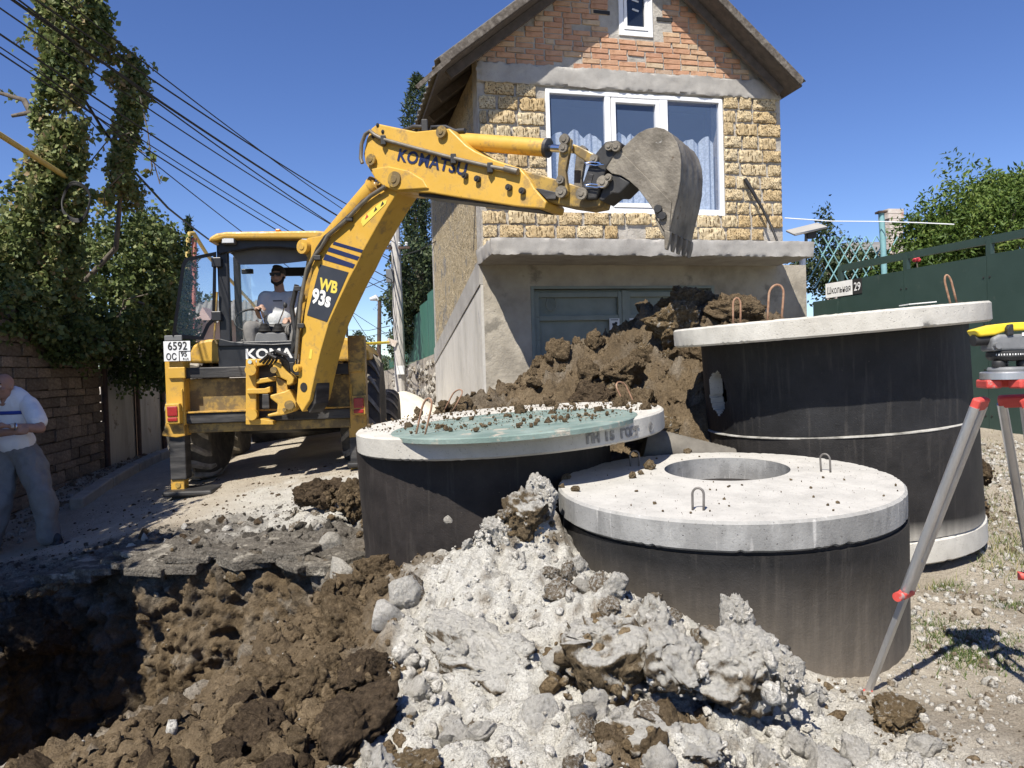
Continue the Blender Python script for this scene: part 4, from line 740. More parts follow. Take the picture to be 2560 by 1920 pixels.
for a in ((w0+fw, 1.79, wz0+fw*1.5, wz1-fw), (s0+.06, s1-.06, t0+.06, t1-.06), (2.73, w1-fw, wz0+fw*1.5, wz1-fw)):
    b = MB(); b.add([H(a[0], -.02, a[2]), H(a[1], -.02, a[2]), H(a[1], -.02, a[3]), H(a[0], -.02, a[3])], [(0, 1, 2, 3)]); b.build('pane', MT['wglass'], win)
    n_ = 60; vs = []; fs = []
    for i in range(n_+1):
        f_ = i/n_; u = a[0]+.02+(a[1]-a[0]-.04)*f_; dep = -.13-.025*math.sin(u*31)-.012*math.sin(u*73); top = wz0+1.14+.05*abs(math.sin(f_*math.pi*3))**.8*2-.09+.03*math.cos(u*9)
        vs += [H(u, dep, a[2]-.02), H(u, dep, top)]
        if i: fs.append((2*i-2, 2*i, 2*i+1, 2*i-1))
    MB().add(vs, fs).build('curtain', MT['lace'], win, smooth='all')
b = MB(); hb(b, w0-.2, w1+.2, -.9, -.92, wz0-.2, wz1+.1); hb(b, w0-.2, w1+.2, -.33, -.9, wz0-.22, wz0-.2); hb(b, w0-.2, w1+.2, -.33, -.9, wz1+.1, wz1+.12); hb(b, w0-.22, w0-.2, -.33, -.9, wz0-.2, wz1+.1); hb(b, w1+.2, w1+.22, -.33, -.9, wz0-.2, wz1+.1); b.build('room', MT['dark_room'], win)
# gable window
b = MB(); g = GW; hb(b, g[0], g[0]+.07, .02, -.05, g[2], g[3]); hb(b, g[1]-.07, g[1], .02, -.05, g[2], g[3]); hb(b, g[0]+.07, g[1]-.07, .02, -.05, g[2], g[2]+.075); hb(b, g[0]+.07, g[1]-.07, .02, -.05, g[3]-.07, g[3])
gw = b.build('gable_window', MT['pvc'], house, bevel=.004); b = MB(); i0, i1, j0, j1 = g[0]+.075, g[1]-.075, g[2]+.08, g[3]-.075
for a in ((i0, i0+.045, j0, j1), (i1-.045, i1, j0, j1), (i0+.045, i1-.045, j0, j0+.05), (i0+.045, i1-.045, j1-.05, j1)): hb(b, a[0], a[1], .03, -.05, a[2], a[3])
b.build('sash', MT['pvc'], gw, bevel=.004); MT['dglass'] = glass('dark_window_glass', (.015, .02, .03), .85, .04)
b = MB(); hb(b, i0+.045, i1-.045, -.01, -.02, j0+.05, j1-.05); b.build('pane', MT['dglass'], gw)
for zz in (4.94, 5.07): b = MB(); b.box(H(2.29, -.005, zz), (.1, .004, .025), HR@Matrix.Rotation(.25, 3, 'Y')); b.build('sticker', MT['paper'], gw)
for u_, z_ in ((1.78, 4.86), (2.72, 4.84), (1.86, 5.3), (2.7, 5.32)): b = MB(); hb(b, u_-.12, u_+.12, .016, -.1, z_-.025, z_+.025); b.build('dark_gap', MT['ink'], gw_)
# side wall
def sidewall():
    m, t, b = newmat('side_shell_stone'); n = noise(t, 9, 6, .7); r = ramp(t, [(.3, (.36, .28, .17)), (.45, (.56, .45, .275)), (.7, (.68, .57, .385))]); t.links.new(n.outputs['Fac'], r.inputs[0]); c = r.outputs[0]
    n2 = noise(t, 3, 5, .7); r2 = ramp(t, [(.55, (0, 0, 0)), (.62, (1, 1, 1))]); t.links.new(n2.outputs['Fac'], r2.inputs[0]); c = mix(t, r2.outputs[0], c, (.34, .31, .27)); t.links.new(c, b.inputs['Base Color']); b.inputs['Roughness'].default_value = .95
    n3 = noise(t, 26, 4, .7); r3 = ramp(t, [(.38, (0, 0, 0)), (.55, (1, 1, 1))]); t.links.new(n3.outputs['Fac'], r3.inputs[0]); bump(t, b, [(r3.outputs[0], .05), (n.outputs['Fac'], .05)], .9); return m
MT['side'] = sidewall(); DEP_ = 4.75
b = MB(); hb(b, -.0, T, -T, -DEP_, .0, 4.05); b.build('side_wall', MT['side'], house)
def sidepoly(zs, u, th, m, nm): # (dback, z)
    b = MB(); b.prism([H(u, -d, z) for d, z in zs], HU*-th); return b.build(nm, m, house)
sidepoly([(-.012, -1.0), (DEP_, -1.0), (DEP_, .12), (-.012, 1.12)], 0, .035, MT['plaster_pale'], 'side_render')
sidepoly([(-.012, 1.125), (DEP_, .125), (DEP_, .42), (-.012, 1.46)], 0, .05, MT['hconc'], 'sloping_band')
b = MB(); hb(b, HW-T, HW, -T, -DEP_, -1, 4.05); hb(b, 0, HW, -DEP_, -DEP_-.2, -1, 4.05); b.build('rear_walls', MT['mortar'], house)
# roof
MT['oldwood'] = surf('weathered_wood', [(.045, .036, .028), (.1, .085, .07), (.19, .17, .145)], 16, .9, ((40, .008),), stretch=(1, 1, 1)); MT['slate'] = surf('grey_fibre_cement', [(.13, .13, .125), (.22, .215, .205)], 6, .9, ((40, .004),)); MT['darkwood'] = surf('dark_rafter_wood', [(.06, .05, .042), (.11, .09, .075)], 12, .9, ((30, .005),))
roof = thing('x', 'x', 'x', H(ur, 0, zr)); bpy.data.objects.remove(roof)
def slope_pt(side, s, d, off=0):  # s metres down the slope from the ridge
    k = sl_ if side < 0 else -sr_; c = 1/math.hypot(1, k); return H(ur+side*s*c, d, zr-s*k*c)+(Vector((0, 0, 1))*c+HU*(side*k*c))*off
Lr = {-1: (ur-lp[0][0])*math.hypot(1, sl_), 1: (rp[0][0]-ur)*math.hypot(1, sr_)}
rb = MB(); first = None
for side in (-1, 1):
    n_ = 150; vs = []; fs = []; L = Lr[side]+(.05 if side < 0 else 0)
    for i in range(n_+1):
        d = .47-(DEP_+.95)*i/n_; wv = .018*math.sin(i*1.05)
        vs += [slope_pt(side, 0, d, .03+wv), slope_pt(side, L, d, .03+wv), slope_pt(side, 0, d, .018+wv), slope_pt(side, L, d, .018+wv)]
        if i: k = 4*i; fs += [(k-4, k-3, k+1, k), (k-2, k+2, k+3, k-1), (k-3, k-1, k+3, k+1)]
    sheet = MB().add(vs, fs).build('roof_sheet', MT['slate'], first or house, smooth='all')
    if first is None: sheet.name = 'roof'; first = sheet
    for d0, h, off in ((.49, .1, -.03),):
        p = [slope_pt(side, 0, d0, off-h+.05), slope_pt(side, L-.02, d0, off-h+.05), slope_pt(side, L-.05, d0, off+.055), slope_pt(side, 0, d0, off+.055)]; MB().prism(p, -HN*.035).build('verge_board', MT['oldwood'], first, bevel=.006)
    p = [slope_pt(side, 0, .47, -.085), slope_pt(side, L, .47, -.085), slope_pt(side, L, .47, -.06), slope_pt(side, 0, .47, -.06)]; MB().prism(p, -HN*(DEP_+.9)).build('soffit_boarding', MT['darkwood'], first)
    for j in range(7):
        d = .2-j*.85; MB().prism([slope_pt(side, .2, d, -.2), slope_pt(side, L-.12, d, -.2), slope_pt(side, L-.12, d, -.09), slope_pt(side, .2, d, -.09)], -HN*.06).build('rafter', MT['darkwood'], first)
b = MB(); b.prism([H(ur, .455, zr+.05), H(ur-.1, .455, zr-.03), H(ur+.1, .455, zr-.03)], -HN*(DEP_+.9)); b.build('ridge_cap', MT['slate'], first)
MB().prism([fpt(1038, 214, .5), fpt(1046, 221, .5), fpt(1128, 150, .5), fpt(1118, 142, .5)], -HN*.04).build('loose_batten', MT['oldwood'], first)
MT['cable'] = surf('black_cable', [(.012, .012, .013), (.02, .02, .02)], 8, .6, ())
MB().tube([fpt(1862, 447, .08), fpt(1882, 480, .12), fpt(1905, 520, .14), fpt(1928, 565, .2), fpt(1943, 603, .3)], [.03, .026, .02, .018, .018], 10).build('cable_stub', MT['cable'], house, smooth=True)
MB().box(H(.17, .05, -.5), (.3, .08, .4), HR).build('white_patch', MT['lime'], house, bevel=.02)
# earth heap between the tanks and the gate
eh = [C3(*q_) for q_ in [(1100, 1045, 6.2), (1180, 1010, 6.5), (1250, 968, 6.8), (1320, 930, 6.95), (1400, 895, 7.0), (1480, 855, 7.0), (1560, 825, 7.0), (1610, 785, 7.05), (1650, 762, 7.1), (1780, 765, 7.2), (1850, 775, 7.2), (1930, 785, 7.2), (1300, 1030, 6.25), (1450, 985, 6.2), (1550, 1000, 6.1), (1650, 915, 6.35), (1620, 1060, 5.75), (1700, 1090, 5.35), (1690, 960, 6.15), (1500, 920, 6.6), (1250, 1040, 6.15), (1720, 880, 6.3)]]
eh += [(x, 8.7, ZC-.9) for x in (-1, 0, 1, 2, 3)]+[(-1.2, 6.3, ZC-1.25), (-.8, 7.5, ZC-1.0), (-.4, 5.9, ZC-1.2), (3.4, 7.2, ZC-.9), (3.2, 6.2, ZC-1.0), (.9, 5.6, ZC-1.15), (1.5, 5.1, ZC-1.1), (.5, 5.9, ZC-1.05)]
ef = tps(eh); ex = np.arange(-1.4, 3.5, .024); ey = np.arange(5.0, 8.9, .024); gx, gy = np.meshgrid(ex, ey); q = np.c_[gx.ravel(), gy.ravel()]; z = ef(q); p3e = np.c_[q, z]
z = z+billow(p3e, 2.2, 4, .6)*.085+billow(p3e+4, 7.5, 3, .6)*.055+fbm(p3e, 16, 3, .65)*.022-.02
keepe = z > gheight(q)-.12
me = nmesh('earth_heap', np.c_[q, z], gridfaces(len(ex), len(ey), keepe), dict(white=np.clip(fbm(p3e, 4, 4)*.35-.1, 0, .5), grey=np.clip(fbm(p3e+4, 2, 3)*.5, 0, .5), tan=np.zeros(len(q))))
ehp = link('earth_heap', me, MT['soil'], smooth='all'); tag(ehp, 'tall heap of brown excavated earth in front of the garage gate', 'earth heap')
rq = np.random.default_rng(17); c_ = rq.choice(np.where(keepe & (q[:, 1] < 7.4) & clear(q))[0], 1600, replace=False); stones('heap_crumbs', np.c_[q, z][c_], .01+.04*rq.power(.4, 1600)**3, MT['clod'], 'loose brown crumbs on the earth heap by the gate', 'crumbs', 24)
for i, k in enumerate(rq.choice(np.where(keepe & (q[:, 1] < 7.3) & (q[:, 0] > -1) & clear(q))[0], 150, replace=False)):
    s = .035+.1*rq.random()**2; o = placec('earth_clod', random.choice(CS+CL[:3] if s > .1 else CS), MT[random.choice(['clod', 'clod', 'clod', 'clod_ochre'])], (q[k, 0], q[k, 1], z[k]+s*.15), (s, s*rq.uniform(.7, 1), s*rq.uniform(.6, .95))); oc_ = o.data.materials[0] == MT['clod_ochre']; tag(o, 'ochre clod lying on the earth heap by the gate' if oc_ else 'brown clod lying on the earth heap by the gate', 'clod', 'ochre clods on the earth heap' if oc_ else 'brown clods on the earth heap')
for px, py, D, s, mm, lab in ((1690, 800, 6.55, (.26, .22, .2), 'clod_ochre', 'large ochre clod high on the earth heap beside the tall tank'), (1600, 1030, 5.6, (.17, .15, .2), 'clod', 'brown clod standing between the green-covered slab and the tall tank'), (1640, 1070, 5.3, (.2, .17, .13), 'clod_ochre', 'wide ochre clod lying on the corrugated pipe'), (1730, 770, 6.9, (.3, .25, .16), 'clod', 'dark shaded clod on the crest of the earth heap'), (1850, 775, 6.6, (.26, .2, .16), 'clod', 'brown clod showing behind the tall tank slab'), (1500, 1010, 6.0, (.25, .2, .2), 'clod_dark', 'dark hollowed clod low on the earth heap'), (1720, 1120, 4.95, (.07, .06, .06), 'clod_ochre', 'ochre lump on the corrugated pipe beside the tall tank'), (1560, 930, 6.3, (.22, .18, .16), 'clod', 'broad brown clod in the middle of the earth heap')):
    clod_at(px, py, D, s, mm, CL[len(lab) % 6], lab, rot=(.2, .1, len(lab)))
# ------------------------------------------------------------------ backhoe loader
EA = math.radians(5.9); ER = Vector((math.cos(EA), math.sin(EA), 0)); EF = Vector((-math.sin(EA), math.cos(EA), 0)); E0 = P(661, 1000, 8.3); EM = Matrix((ER, EF, Vector((0, 0, 1)))).transposed()
def K(px, py, y): return onplane(px, py, E0+EF*y, EF)
def Ku(px, py, y): d = K(px, py, y)-E0; return d.dot(ER), d.z
def EL(x, y, z): return E0+ER*x+EF*y+Vector((0, 0, z))
exv = thing('backhoe_loader', 'yellow backhoe loader with raised boom standing on the dusty road', 'backhoe loader', EL(0, 1.2, -1.2))
def paint(name, cols, dirt, amt):
    m, t, b = newmat(name); n = noise(t, 1.6, 5, .6); r = ramp(t, [(.35, cols[0]), (.65, cols[1])]); t.links.new(n.outputs['Fac'], r.inputs[0]); c = r.outputs[0]
    n2 = noise(t, 7, 7, .72); r2 = ramp(t, [(amt, (0, 0, 0)), (amt+.12, (1, 1, 1))]); t.links.new(n2.outputs['Fac'], r2.inputs[0]); c = mix(t, mix(t, .75, (0, 0, 0), r2.outputs[0]), c, dirt)
    n3 = noise(t, 28, 4, .7, stretch=(1, 1, .4)); r3 = ramp(t, [(.69, (0, 0, 0)), (.73, (1, 1, 1))]); t.links.new(n3.outputs['Fac'], r3.inputs[0]); c = mix(t, r3.outputs[0], c, (.06, .04, .025))
    t.links.new(c, b.inputs['Base Color']); b.inputs['Roughness'].default_value = .5; rr = ramp(t, [(.4, (.36, .36, .36)), (.65, (.75, .75, .75))]); t.links.new(n2.outputs['Fac'], rr.inputs[0]); t.links.new(rr.outputs[0], b.inputs['Roughness']); bump(t, b, [(n3.outputs['Fac'], .002)], .5); return m
MT['yel'] = paint('yellow_paint', [(.51, .3, .042), (.57, .345, .058)], (.24, .16, .07), .54); MT['yeld'] = paint('dirty_yellow_paint', [(.46, .26, .045), (.55, .32, .05)], (.12, .085, .045), .47); MT['yelo'] = paint('olive_dirty_paint', [(.3, .2, .055), (.4, .26, .06)], (.085, .065, .04), .42)
MT['dkmetal'] = surf('worn_dark_steel', [(.02, .02, .021), (.045, .043, .042), (.1, .095, .09)], 7, .55, ((40, .003),), .3, stretch=(.3, .3, 2)); MT['blkpaint'] = surf('black_cab_paint', [(.012, .013, .016), (.025, .026, .03)], 4, .4, ((60, .001),)); MT['chrome'] = surf('polished_rod', [(.75, .75, .76), (.7, .7, .7)], 5, .15, (), 1.0); MT['cgrey'] = surf('cab_grey', [(.12, .125, .13), (.16, .165, .17)], 6, .7, ())
MT['tyre'] = surf('dusty_tyre', [(.04, .037, .034), (.07, .064, .056), (.12, .105, .085)], 9, .85, ((60, .003),)); MT['lug'] = surf('dusty_tread', [(.15, .135, .115), (.26, .235, .195), (.36, .33, .28)], 12, .9, ((60, .003),)); MT['cglass'] = glass('cab_glass', (.25, .4, .5), .13, .02); MT['lamp_red'] = surf('red_lens', [(.35, .02, .02), (.25, .015, .015)], 20, .25, ()); MT['lamp_white'] = surf('lamp_lens', [(.6, .62, .63)], 10, .25, ()); MT['navy'] = surf('navy_decal', [(.012, .02, .07), (.02, .03, .09)], 5, .45, (), spots=[(30, .72, (.3, .25, .15))]); MT['grey_dec'] = surf('charcoal_decal', [(.028, .033, .045), (.04, .045, .058)], 5, .45, (), spots=[(30, .72, (.25, .22, .18))]); MT['yel_print'] = surf('yellow_print', [(.75, .6, .1)], 5, .5, ()); MT['iron'] = surf('bare_muddy_iron', [(.09, .078, .06), (.17, .15, .12), (.25, .225, .18)], 5, .65, ((30, .008), (9, .01)), .25, spots=[(11, .62, (.09, .065, .04)), (26, .66, (.33, .32, .3), (.4, 1, 1))]); MT['iron_dk'] = surf('dark_coupler_steel', [(.025, .025, .026), (.055, .053, .05)], 8, .55, ((40, .002),), .3)
def eb(name, px0, px1, py0, py1, y, th, m, parent=None, bevel=.008, at=None):
    xm, ym = (px0+px1)/2 if at is None else at, (py0+py1)/2; u0, u1 = Ku(px0, ym, y)[0], Ku(px1, ym, y)[0]; z0, z1 = Ku(xm, py1, y)[1], Ku(xm, py0, y)[1]
    return MB().box(EL((u0+u1)/2, y+th/2, (z0+z1)/2), (u1-u0, th, z1-z0), EM).build(name, m, parent or exv, bevel=bevel)
def ep(name, poly, y, th, m, parent=None, bevel=.008, smooth=False): return MB().prism([K(a, b, y) for a, b in poly], EF*th).build(name, m, parent or exv, bevel=bevel, smooth=smooth)
# rear frame
rf = eb('rear_panel', 462, 880, 942, 1032, .12, .1, MT['yelo'])
eb('frame_rail', 455, 875, 914, 941, -.02, .16, MT['dkmetal'], bevel=.01, at=661); eb('frame_rail', 455, 878, 1028, 1053, -.02, .16, MT['dkmetal'], bevel=.01, at=661)
eb('chassis_beam', 470, 880, 1053, 1076, .06, .5, MT['yelo'], at=661); eb('rail_lip', 455, 875, 1023, 1027, -.04, .2, MT['yeld'], bevel=.003, at=661)
lp_ = eb('stabilizer_post', 413, 460, 862, 1064, -.06, .24, MT['yel'], bevel=.015); rp_ = eb('stabilizer_post', 872, 914, 838, 1072, -.06, .24, MT['yeld'], bevel=.015)
eb('rail_bracket', 420, 462, 918, 946, -.09, .05, MT['yel'], lp_); eb('rail_bracket', 872, 905, 905, 930, -.09, .05, MT['yeld'], rp_)
ep('post_foot', [(413, 1058), (458, 1058), (463, 1090), (440, 1094), (405, 1090), (404, 1082), (412, 1072)], -.08, .22, MT['yeld'], lp_)
ep('post_foot', [(872, 1068), (915, 1064), (915, 1090), (873, 1094)], -.06, .2, MT['yeld'], rp_)
for side, (a, b_, yt, yb) in enumerate(((424, 464, 1088, 1200), (874, 912, 1080, 1170))):
    lg = eb('stabilizer_leg', a, b_, yt, yb, -.04, .2, MT['dkmetal'], bevel=.012); eb('leg_end', a+3, b_-3, yb-2, yb+27, -.02, .16, MT['yeld'], lg, bevel=.01)
    pc = K((a+b_)/2+18, yb+38, .05); gzz = gz(pc.x, pc.y); pd = MB().box(Vector((pc.x+.1, pc.y, max(pc.z, gzz+.05))), (.52, .45, .06), EM).build('stabilizer_pad', MT['dkmetal'], exv, bevel=.02); k = K((a+b_)/2, yb+13, -.03); MB().cyl(k, k+EF*.03, .03, 16).build('pin', MT['yelo'], lg, smooth=True)
    pc2 = K((a+b_)/2, yb+25, .06); MB().box((pc2+Vector((pc2.x, pc2.y, max(pc.z, gzz+.05)+.02)))/2, (.1, .1, abs(pc2.z-max(pc.z, gzz+.05))+.05), EM).build('pad_joint', MT['yelo'], pd)
eb('grab_handle', 452, 457, 972, 1030, -.1, .03, MT['yel'], bevel=.01); eb('grab_handle', 876, 880, 953, 1012, -.1, .03, MT['yeld'], bevel=.01)
th_ = eb('lamp_housing', 413, 449, 1009, 1060, -.16, .12, MT['yel'], bevel=.01); eb('tail_light', 417, 443, 1016, 1041, -.172, .02, MT['lamp_red'], th_); eb('tail_light', 418, 443, 1044, 1054, -.172, .02, MT['lamp_red'], th_)
th_ = eb('lamp_housing', 880, 913, 988, 1037, -.16, .12, MT['yeld'], bevel=.01); eb('tail_light', 884, 909, 995, 1020, -.172, .02, MT['lamp_red'], th_); eb('tail_light', 884, 909, 1023, 1033, -.172, .02, MT['lamp_red'], th_)
# number plate
pl_o = eb('number_plate', 409, 476, 853, 903, -.12, .006, surf('plate_white', [(.75, .76, .77), (.6, .61, .62)], 12, .5, ()), bevel=.003)
def et(s, px, py, y, size, m, parent, name='lettering', off=.0, xd=None, yd=None, shear=0, sx=1, sp=1): return textobj(name, s, K(px, py, y), xd or ER, yd or Zv, size, m, parent, off, .001, shear=shear, sx=sx, spacing=sp)
et('6592', 419, 875, -.1225, .125, MT['ink'], pl_o, off=.002, sx=.8, sp=1.05); et('ОС', 415, 900, -.1225, .1, MT['ink'], pl_o, off=.0015, sx=.75, sp=1.05); et('95', 452, 891, -.1225, .078, MT['ink'], pl_o, off=.002, sx=.85); et('RUS', 457, 900, -.1225, .035, MT['ink'], pl_o, sx=1)
for a in ((447, 449, 878, 903), (448, 476, 877, 879)): eb('plate_line', *a, -.1225, .002, MT['ink'], pl_o, bevel=0)
eb('plate_bracket', 410, 455, 838, 853, -.1, .02, MT['cgrey'], bevel=.01)
# fenders, bonnet
def fender(poly, y0, L, m): return ep('fender', poly, y0, L, m, bevel=.03)
fender([(470, 908), (472, 885), (482, 864), (500, 852), (522, 848), (548, 848), (548, 908)], .35, 1.5, MT['yel']); fender([(800, 905), (800, 846), (858, 843), (890, 848), (912, 862), (922, 880), (925, 898), (895, 902)], .35, 1.5, MT['yel'])
# cab
cab = eb('cab_rear_panel', 545, 806, 852, 918, .34, .06, MT['blkpaint'], bevel=.01)
ep('panel_sill', [(548, 846), (575, 853), (620, 858), (680, 860), (740, 856), (800, 848), (800, 862), (545, 866)], .31, .06, MT['blkpaint'], cab)
for a, b_ in ((545, 572), (788, 812)): eb('cab_pillar', a, b_, 612, 858, .34, .09, MT['blkpaint'], bevel=.015)
for a, b_ in ((586, 602), (774, 790)): eb('cab_pillar', a, b_, 640, 870, 1.75, .07, MT['blkpaint'], bevel=.012)
ep('cab_roof', [(519, 604), (524, 592), (540, 583), (565, 579), (790, 576), (828, 580), (846, 590), (848, 600), (800, 597), (560, 596), (540, 602)], .18, 1.75, MT['yel'], bevel=.025)
ep('roof_header', [(546, 596), (806, 592), (806, 628), (700, 618), (640, 618), (560, 632), (546, 636)], .3, .1, MT['blkpaint'], bevel=.01)
MB().prism([K(a, b_, .45) for a, b_ in [(570, 622), (640, 616), (760, 618), (790, 624), (790, 650), (700, 660), (600, 662)]], EF*.02+Vector((0, 0, .12))).build('raised_window', MT['cgrey'], exv)
MB().prism([K(a, b_, .42) for a, b_ in [(560, 600), (800, 598), (800, 610), (560, 612)]], EF*1.35).build('headliner', MT['cgrey'], exv)
for a, b_ in ((553, 586), (752, 782)): wl = eb('work_light', a, b_, 591, 609, .2, .1, MT['cgrey'], bevel=.01); eb('lens', a+2, b_-2, 593, 607, .19, .012, MT['lamp_white'], wl, bevel=.003)
eb('beacon', 688, 700, 572, 578, 1.0, .1, surf('amber_lens', [(.6, .2, .02)], 5, .3, ()), bevel=.01)
eb('windscreen', 590, 786, 655, 850, 1.78, .008, MT['cglass'], bevel=0)
MB().prism([EL(Ku(560, 800, .4)[0], .42, Ku(560, 855, .4)[1]), EL(Ku(560, 800, .4)[0], 1.75, Ku(560, 855, .4)[1]), EL(Ku(560, 800, .4)[0], 1.75, Ku(560, 630, .4)[1]), EL(Ku(560, 800, .4)[0], .42, Ku(560, 630, .4)[1])], ER*.006).build('side_glass', MT['cglass'], exv)
eb('cab_floor', 560, 800, 880, 915, .42, 1.4, MT['cgrey'], bevel=0); ep('dashboard', [(600, 850), (640, 838), (700, 836), (770, 842), (770, 880), (600, 880)], 1.5, .2, MT['blkpaint'])
eb('sun_visor', 686, 778, 668, 690, 1.7, .03, MT['blkpaint'], bevel=.01); eb('mirror', 603, 632, 672, 684, 1.6, .05, MT['blkpaint'], bevel=.008)
st_w = MB(); c_ = K(625, 800, 1.35); st_w.tube([c_+(ER*math.cos(t)+Vector((0, 0, math.sin(t)*.75))+EF*math.sin(t)*.4)*.19 for t in np.linspace(0, 6.283, 32)], .014, 8); st_w.build('steering_wheel', MT['blk'], exv, smooth='all')
MB().prism([K(a, b_, .62) for a, b_ in [(662, 810), (730, 806), (732, 850), (660, 850)]], EF*.5).build('seat', MT['blk'], exv, bevel=.04); 
con = ep('lever_console', [(634, 858), (640, 834), (645, 831), (708, 831), (714, 835), (720, 858)], .4, .16, MT['cgrey'], bevel=.015)
for bx_, tx, ty, bl in ((661, 648, 772, 0), (696, 713, 763, 1)):
    b_ = K(bx_, 831, .46); prof = [(.075-.045*k/12+(.008 if k % 2 else 0), .006+.1*k/12) for k in range(13)]; g_ = MB().lathe(prof, b_, Zv, 24).build('lever_boot', MT['blk'], con, smooth=True)
    tp = K(tx, ty, .46); MB().tube([b_+Zv*.1, b_.lerp(tp, .6)+Zv*.03, tp], .008, 8).build('lever', MT['chrome'], con, smooth=True); MB().lathe([(0.004, -.035), (.016, -.03), (.024, -.01), (.024, .012), (.014, .03), (0, .034)], tp, Zv, 16).build('lever_knob', MT['blk'], con, smooth=True)
# open side window on the left
fr = [(541, 629), (462, 645), (454, 662), (430, 838), (440, 846), (508, 850), (524, 815), (540, 800)]; inn_ = [(533, 640), (470, 653), (462, 668), (440, 828), (446, 836), (502, 841), (516, 810), (530, 795)]
def yo(px): return .33-.45*(545-px)/115
vs = [K(a, b_, yo(a)) for a, b_ in fr]+[K(a, b_, yo(a)) for a, b_ in inn_]+[K(a, b_, yo(a)+.03) for a, b_ in fr]+[K(a, b_, yo(a)+.03) for a, b_ in inn_]; n_ = 8; fs = []
for i in range(n_): j = (i+1) % n_; fs += [(i, j, n_+j, n_+i), (2*n_+i, 3*n_+i, 3*n_+j, 2*n_+j), (i, 2*n_+i, 2*n_+j, j), (n_+i, n_+j, 3*n_+j, 3*n_+i)]
ow = MB().add(vs, fs).build('open_side_window', MT['blkpaint'], exv); MB().prism([K(a, b_, yo(a)+.012) for a, b_ in inn_], EF*.006).build('pane', MT['cglass'], ow)
for py in (655, 790): eb('hinge', 528, 552, py-12, py+12, .27, .06, MT['blkpaint'], ow)
MB().tube([K(543, 860, .3), K(535, 845, .3), K(540, 790, .3), K(543, 730, .3)], .012, 8).build('wiper_arm', MT['yelo'], exv, smooth=True)
MT['wprint'] = MT['white_print']; et('KOMATSU', 613, 897, .335, .16, MT['wprint'], cab, off=.005, sx=1.12, sp=1.03)
eb('rear_mirror', 850, 872, 690, 730, .6, .05, MT['blkpaint'], bevel=.015); MB().tube([K(820, 640, .6), K(848, 660, .6), K(860, 700, .6)], .012, 8).build('mirror_arm', MT['blkpaint'], exv, smooth=True); MB().tube([K(866, 780, .6), K(868, 842, .6)], .014, 8).build('hand_rail', MT['blkpaint'], exv, smooth=True)
# wheels
def wheel(cx, y, zc, R, W_, lugs, lug_h, name):
    c = EL(cx, y, zc); n = 64; pr = []; hub = R*.52
    for t in np.linspace(-1, 1, 17): pr.append((R-.1*R*abs(t)**4-.03*R*t*t, t*W_/2))
    pr = [(hub, -W_/2*.8), (hub+.12*R, -W_/2*.98), (R*.8, -W_/2*1.02)]+pr+[(R*.8, W_/2*1.02), (hub+.12*R, W_/2*.98), (hub, W_/2*.8)]
    wt = MB().lathe(pr, c, ER, n).build(name, MT['tyre'], exv, smooth=50); lm = MB()
    for s in (-1, 1):
        for k in range(lugs):
            a0 = 2*math.pi*(k+(.5 if s > 0 else 0))/lugs; rows = []
            for j in range(7):
                f = j/6; t = s*(-.06+1.06*f); a = a0+.34*f*f*.9; half = (.1-.012*f)*2*math.pi/lugs*1.6; r0 = R-.1*R*min(1, abs(t))**4-.03*R*t*t-.01; top = r0+lug_h*(1-.25*f)
                if f > .9: r0, top = R*.84, R*.9
                rows.append([(r0, a-half, t), (top, a-half*.8, t), (top, a+half*.8, t), (r0, a+half, t)])
            vs = []
            for rw in rows:
                for r_, a, t in rw: vs.append(c+ER*(t*W_/2)+EF*(math.cos(a)*r_)+Zv*(math.sin(a)*r_))
            fs = []
            for j in range(6):
                for q_ in range(3): b0_ = j*4; fs.append((b0_+q_, b0_+q_+1, b0_+4+q_+1, b0_+4+q_))
            fs += [(0, 3, 2, 1), (24, 25, 26, 27)]; lm.add(vs, fs)
    lm.build('tread_lugs', MT['lug'], wt); MB().lathe([(.05, -W_*.42), (hub*.5, -W_*.3), (hub*.95, -W_*.25), (hub*1.03, -W_*.4), (hub*1.03, W_*.4), (hub*.95, W_*.25), (hub*.5, W_*.3), (.05, W_*.42)], c, ER, 40).build('rim', MT['yeld'], wt, smooth=30); return wt
ywl = 1.05; ul = Ku(462, 1150, ywl)[0]; urr = Ku(957, 1000, ywl)[0]; zb = Ku(505, 1192, ywl-.1)[1]
wheel(ul+.235, ywl, zb+.715, .715, .47, 17, .065, 'rear_tyre'); wheel(urr-.235, ywl, zb+.73, .715, .47, 17, .065, 'rear_tyre')
zf = Ku(600, 1152, 3.1)[1]; ufl = Ku(553, 1130, 3.1)[0]; wheel(ufl+.18, 3.1, zf+.5, .5, .36, 15, .035, 'front_tyre'); wheel(-ufl-.2, 3.1, zf+.5, .5, .36, 15, .035, 'front_tyre')
MB().cyl(EL(ul+.3, ywl, zb+.72), EL(urr-.3, ywl, zb+.73), .13, 16).build('rear_axle', MT['dkmetal'], exv, smooth=True); MB().cyl(EL(ufl+.2, 3.1, zf+.5), EL(-ufl-.2, 3.1, zf+.5), .09, 16).build('front_axle', MT['dkmetal'], exv, smooth=True)
MB().box(EL(0, 2.2, zb+.85), (.7, 3.6, .45), EM).build('chassis', MT['yelo'], exv, bevel=.03); MB().box(EL(0, 3.0, zb+1.35), (.85, 1.7, .55), EM).build('bonnet', MT['yel'], exv, bevel=.06)
lb = MB(); pr = [(4.15, zb+.75), (4.05, zb+.35), (4.15, zb+.12), (4.9, zb+.06), (4.95, zb+.1), (4.25, zb+.2), (4.2, zb+.75)]; lb.prism([EL(-1.15, y, z) for y, z in pr], ER*2.3).build('loader_bucket', MT['iron'], exv, bevel=.01)
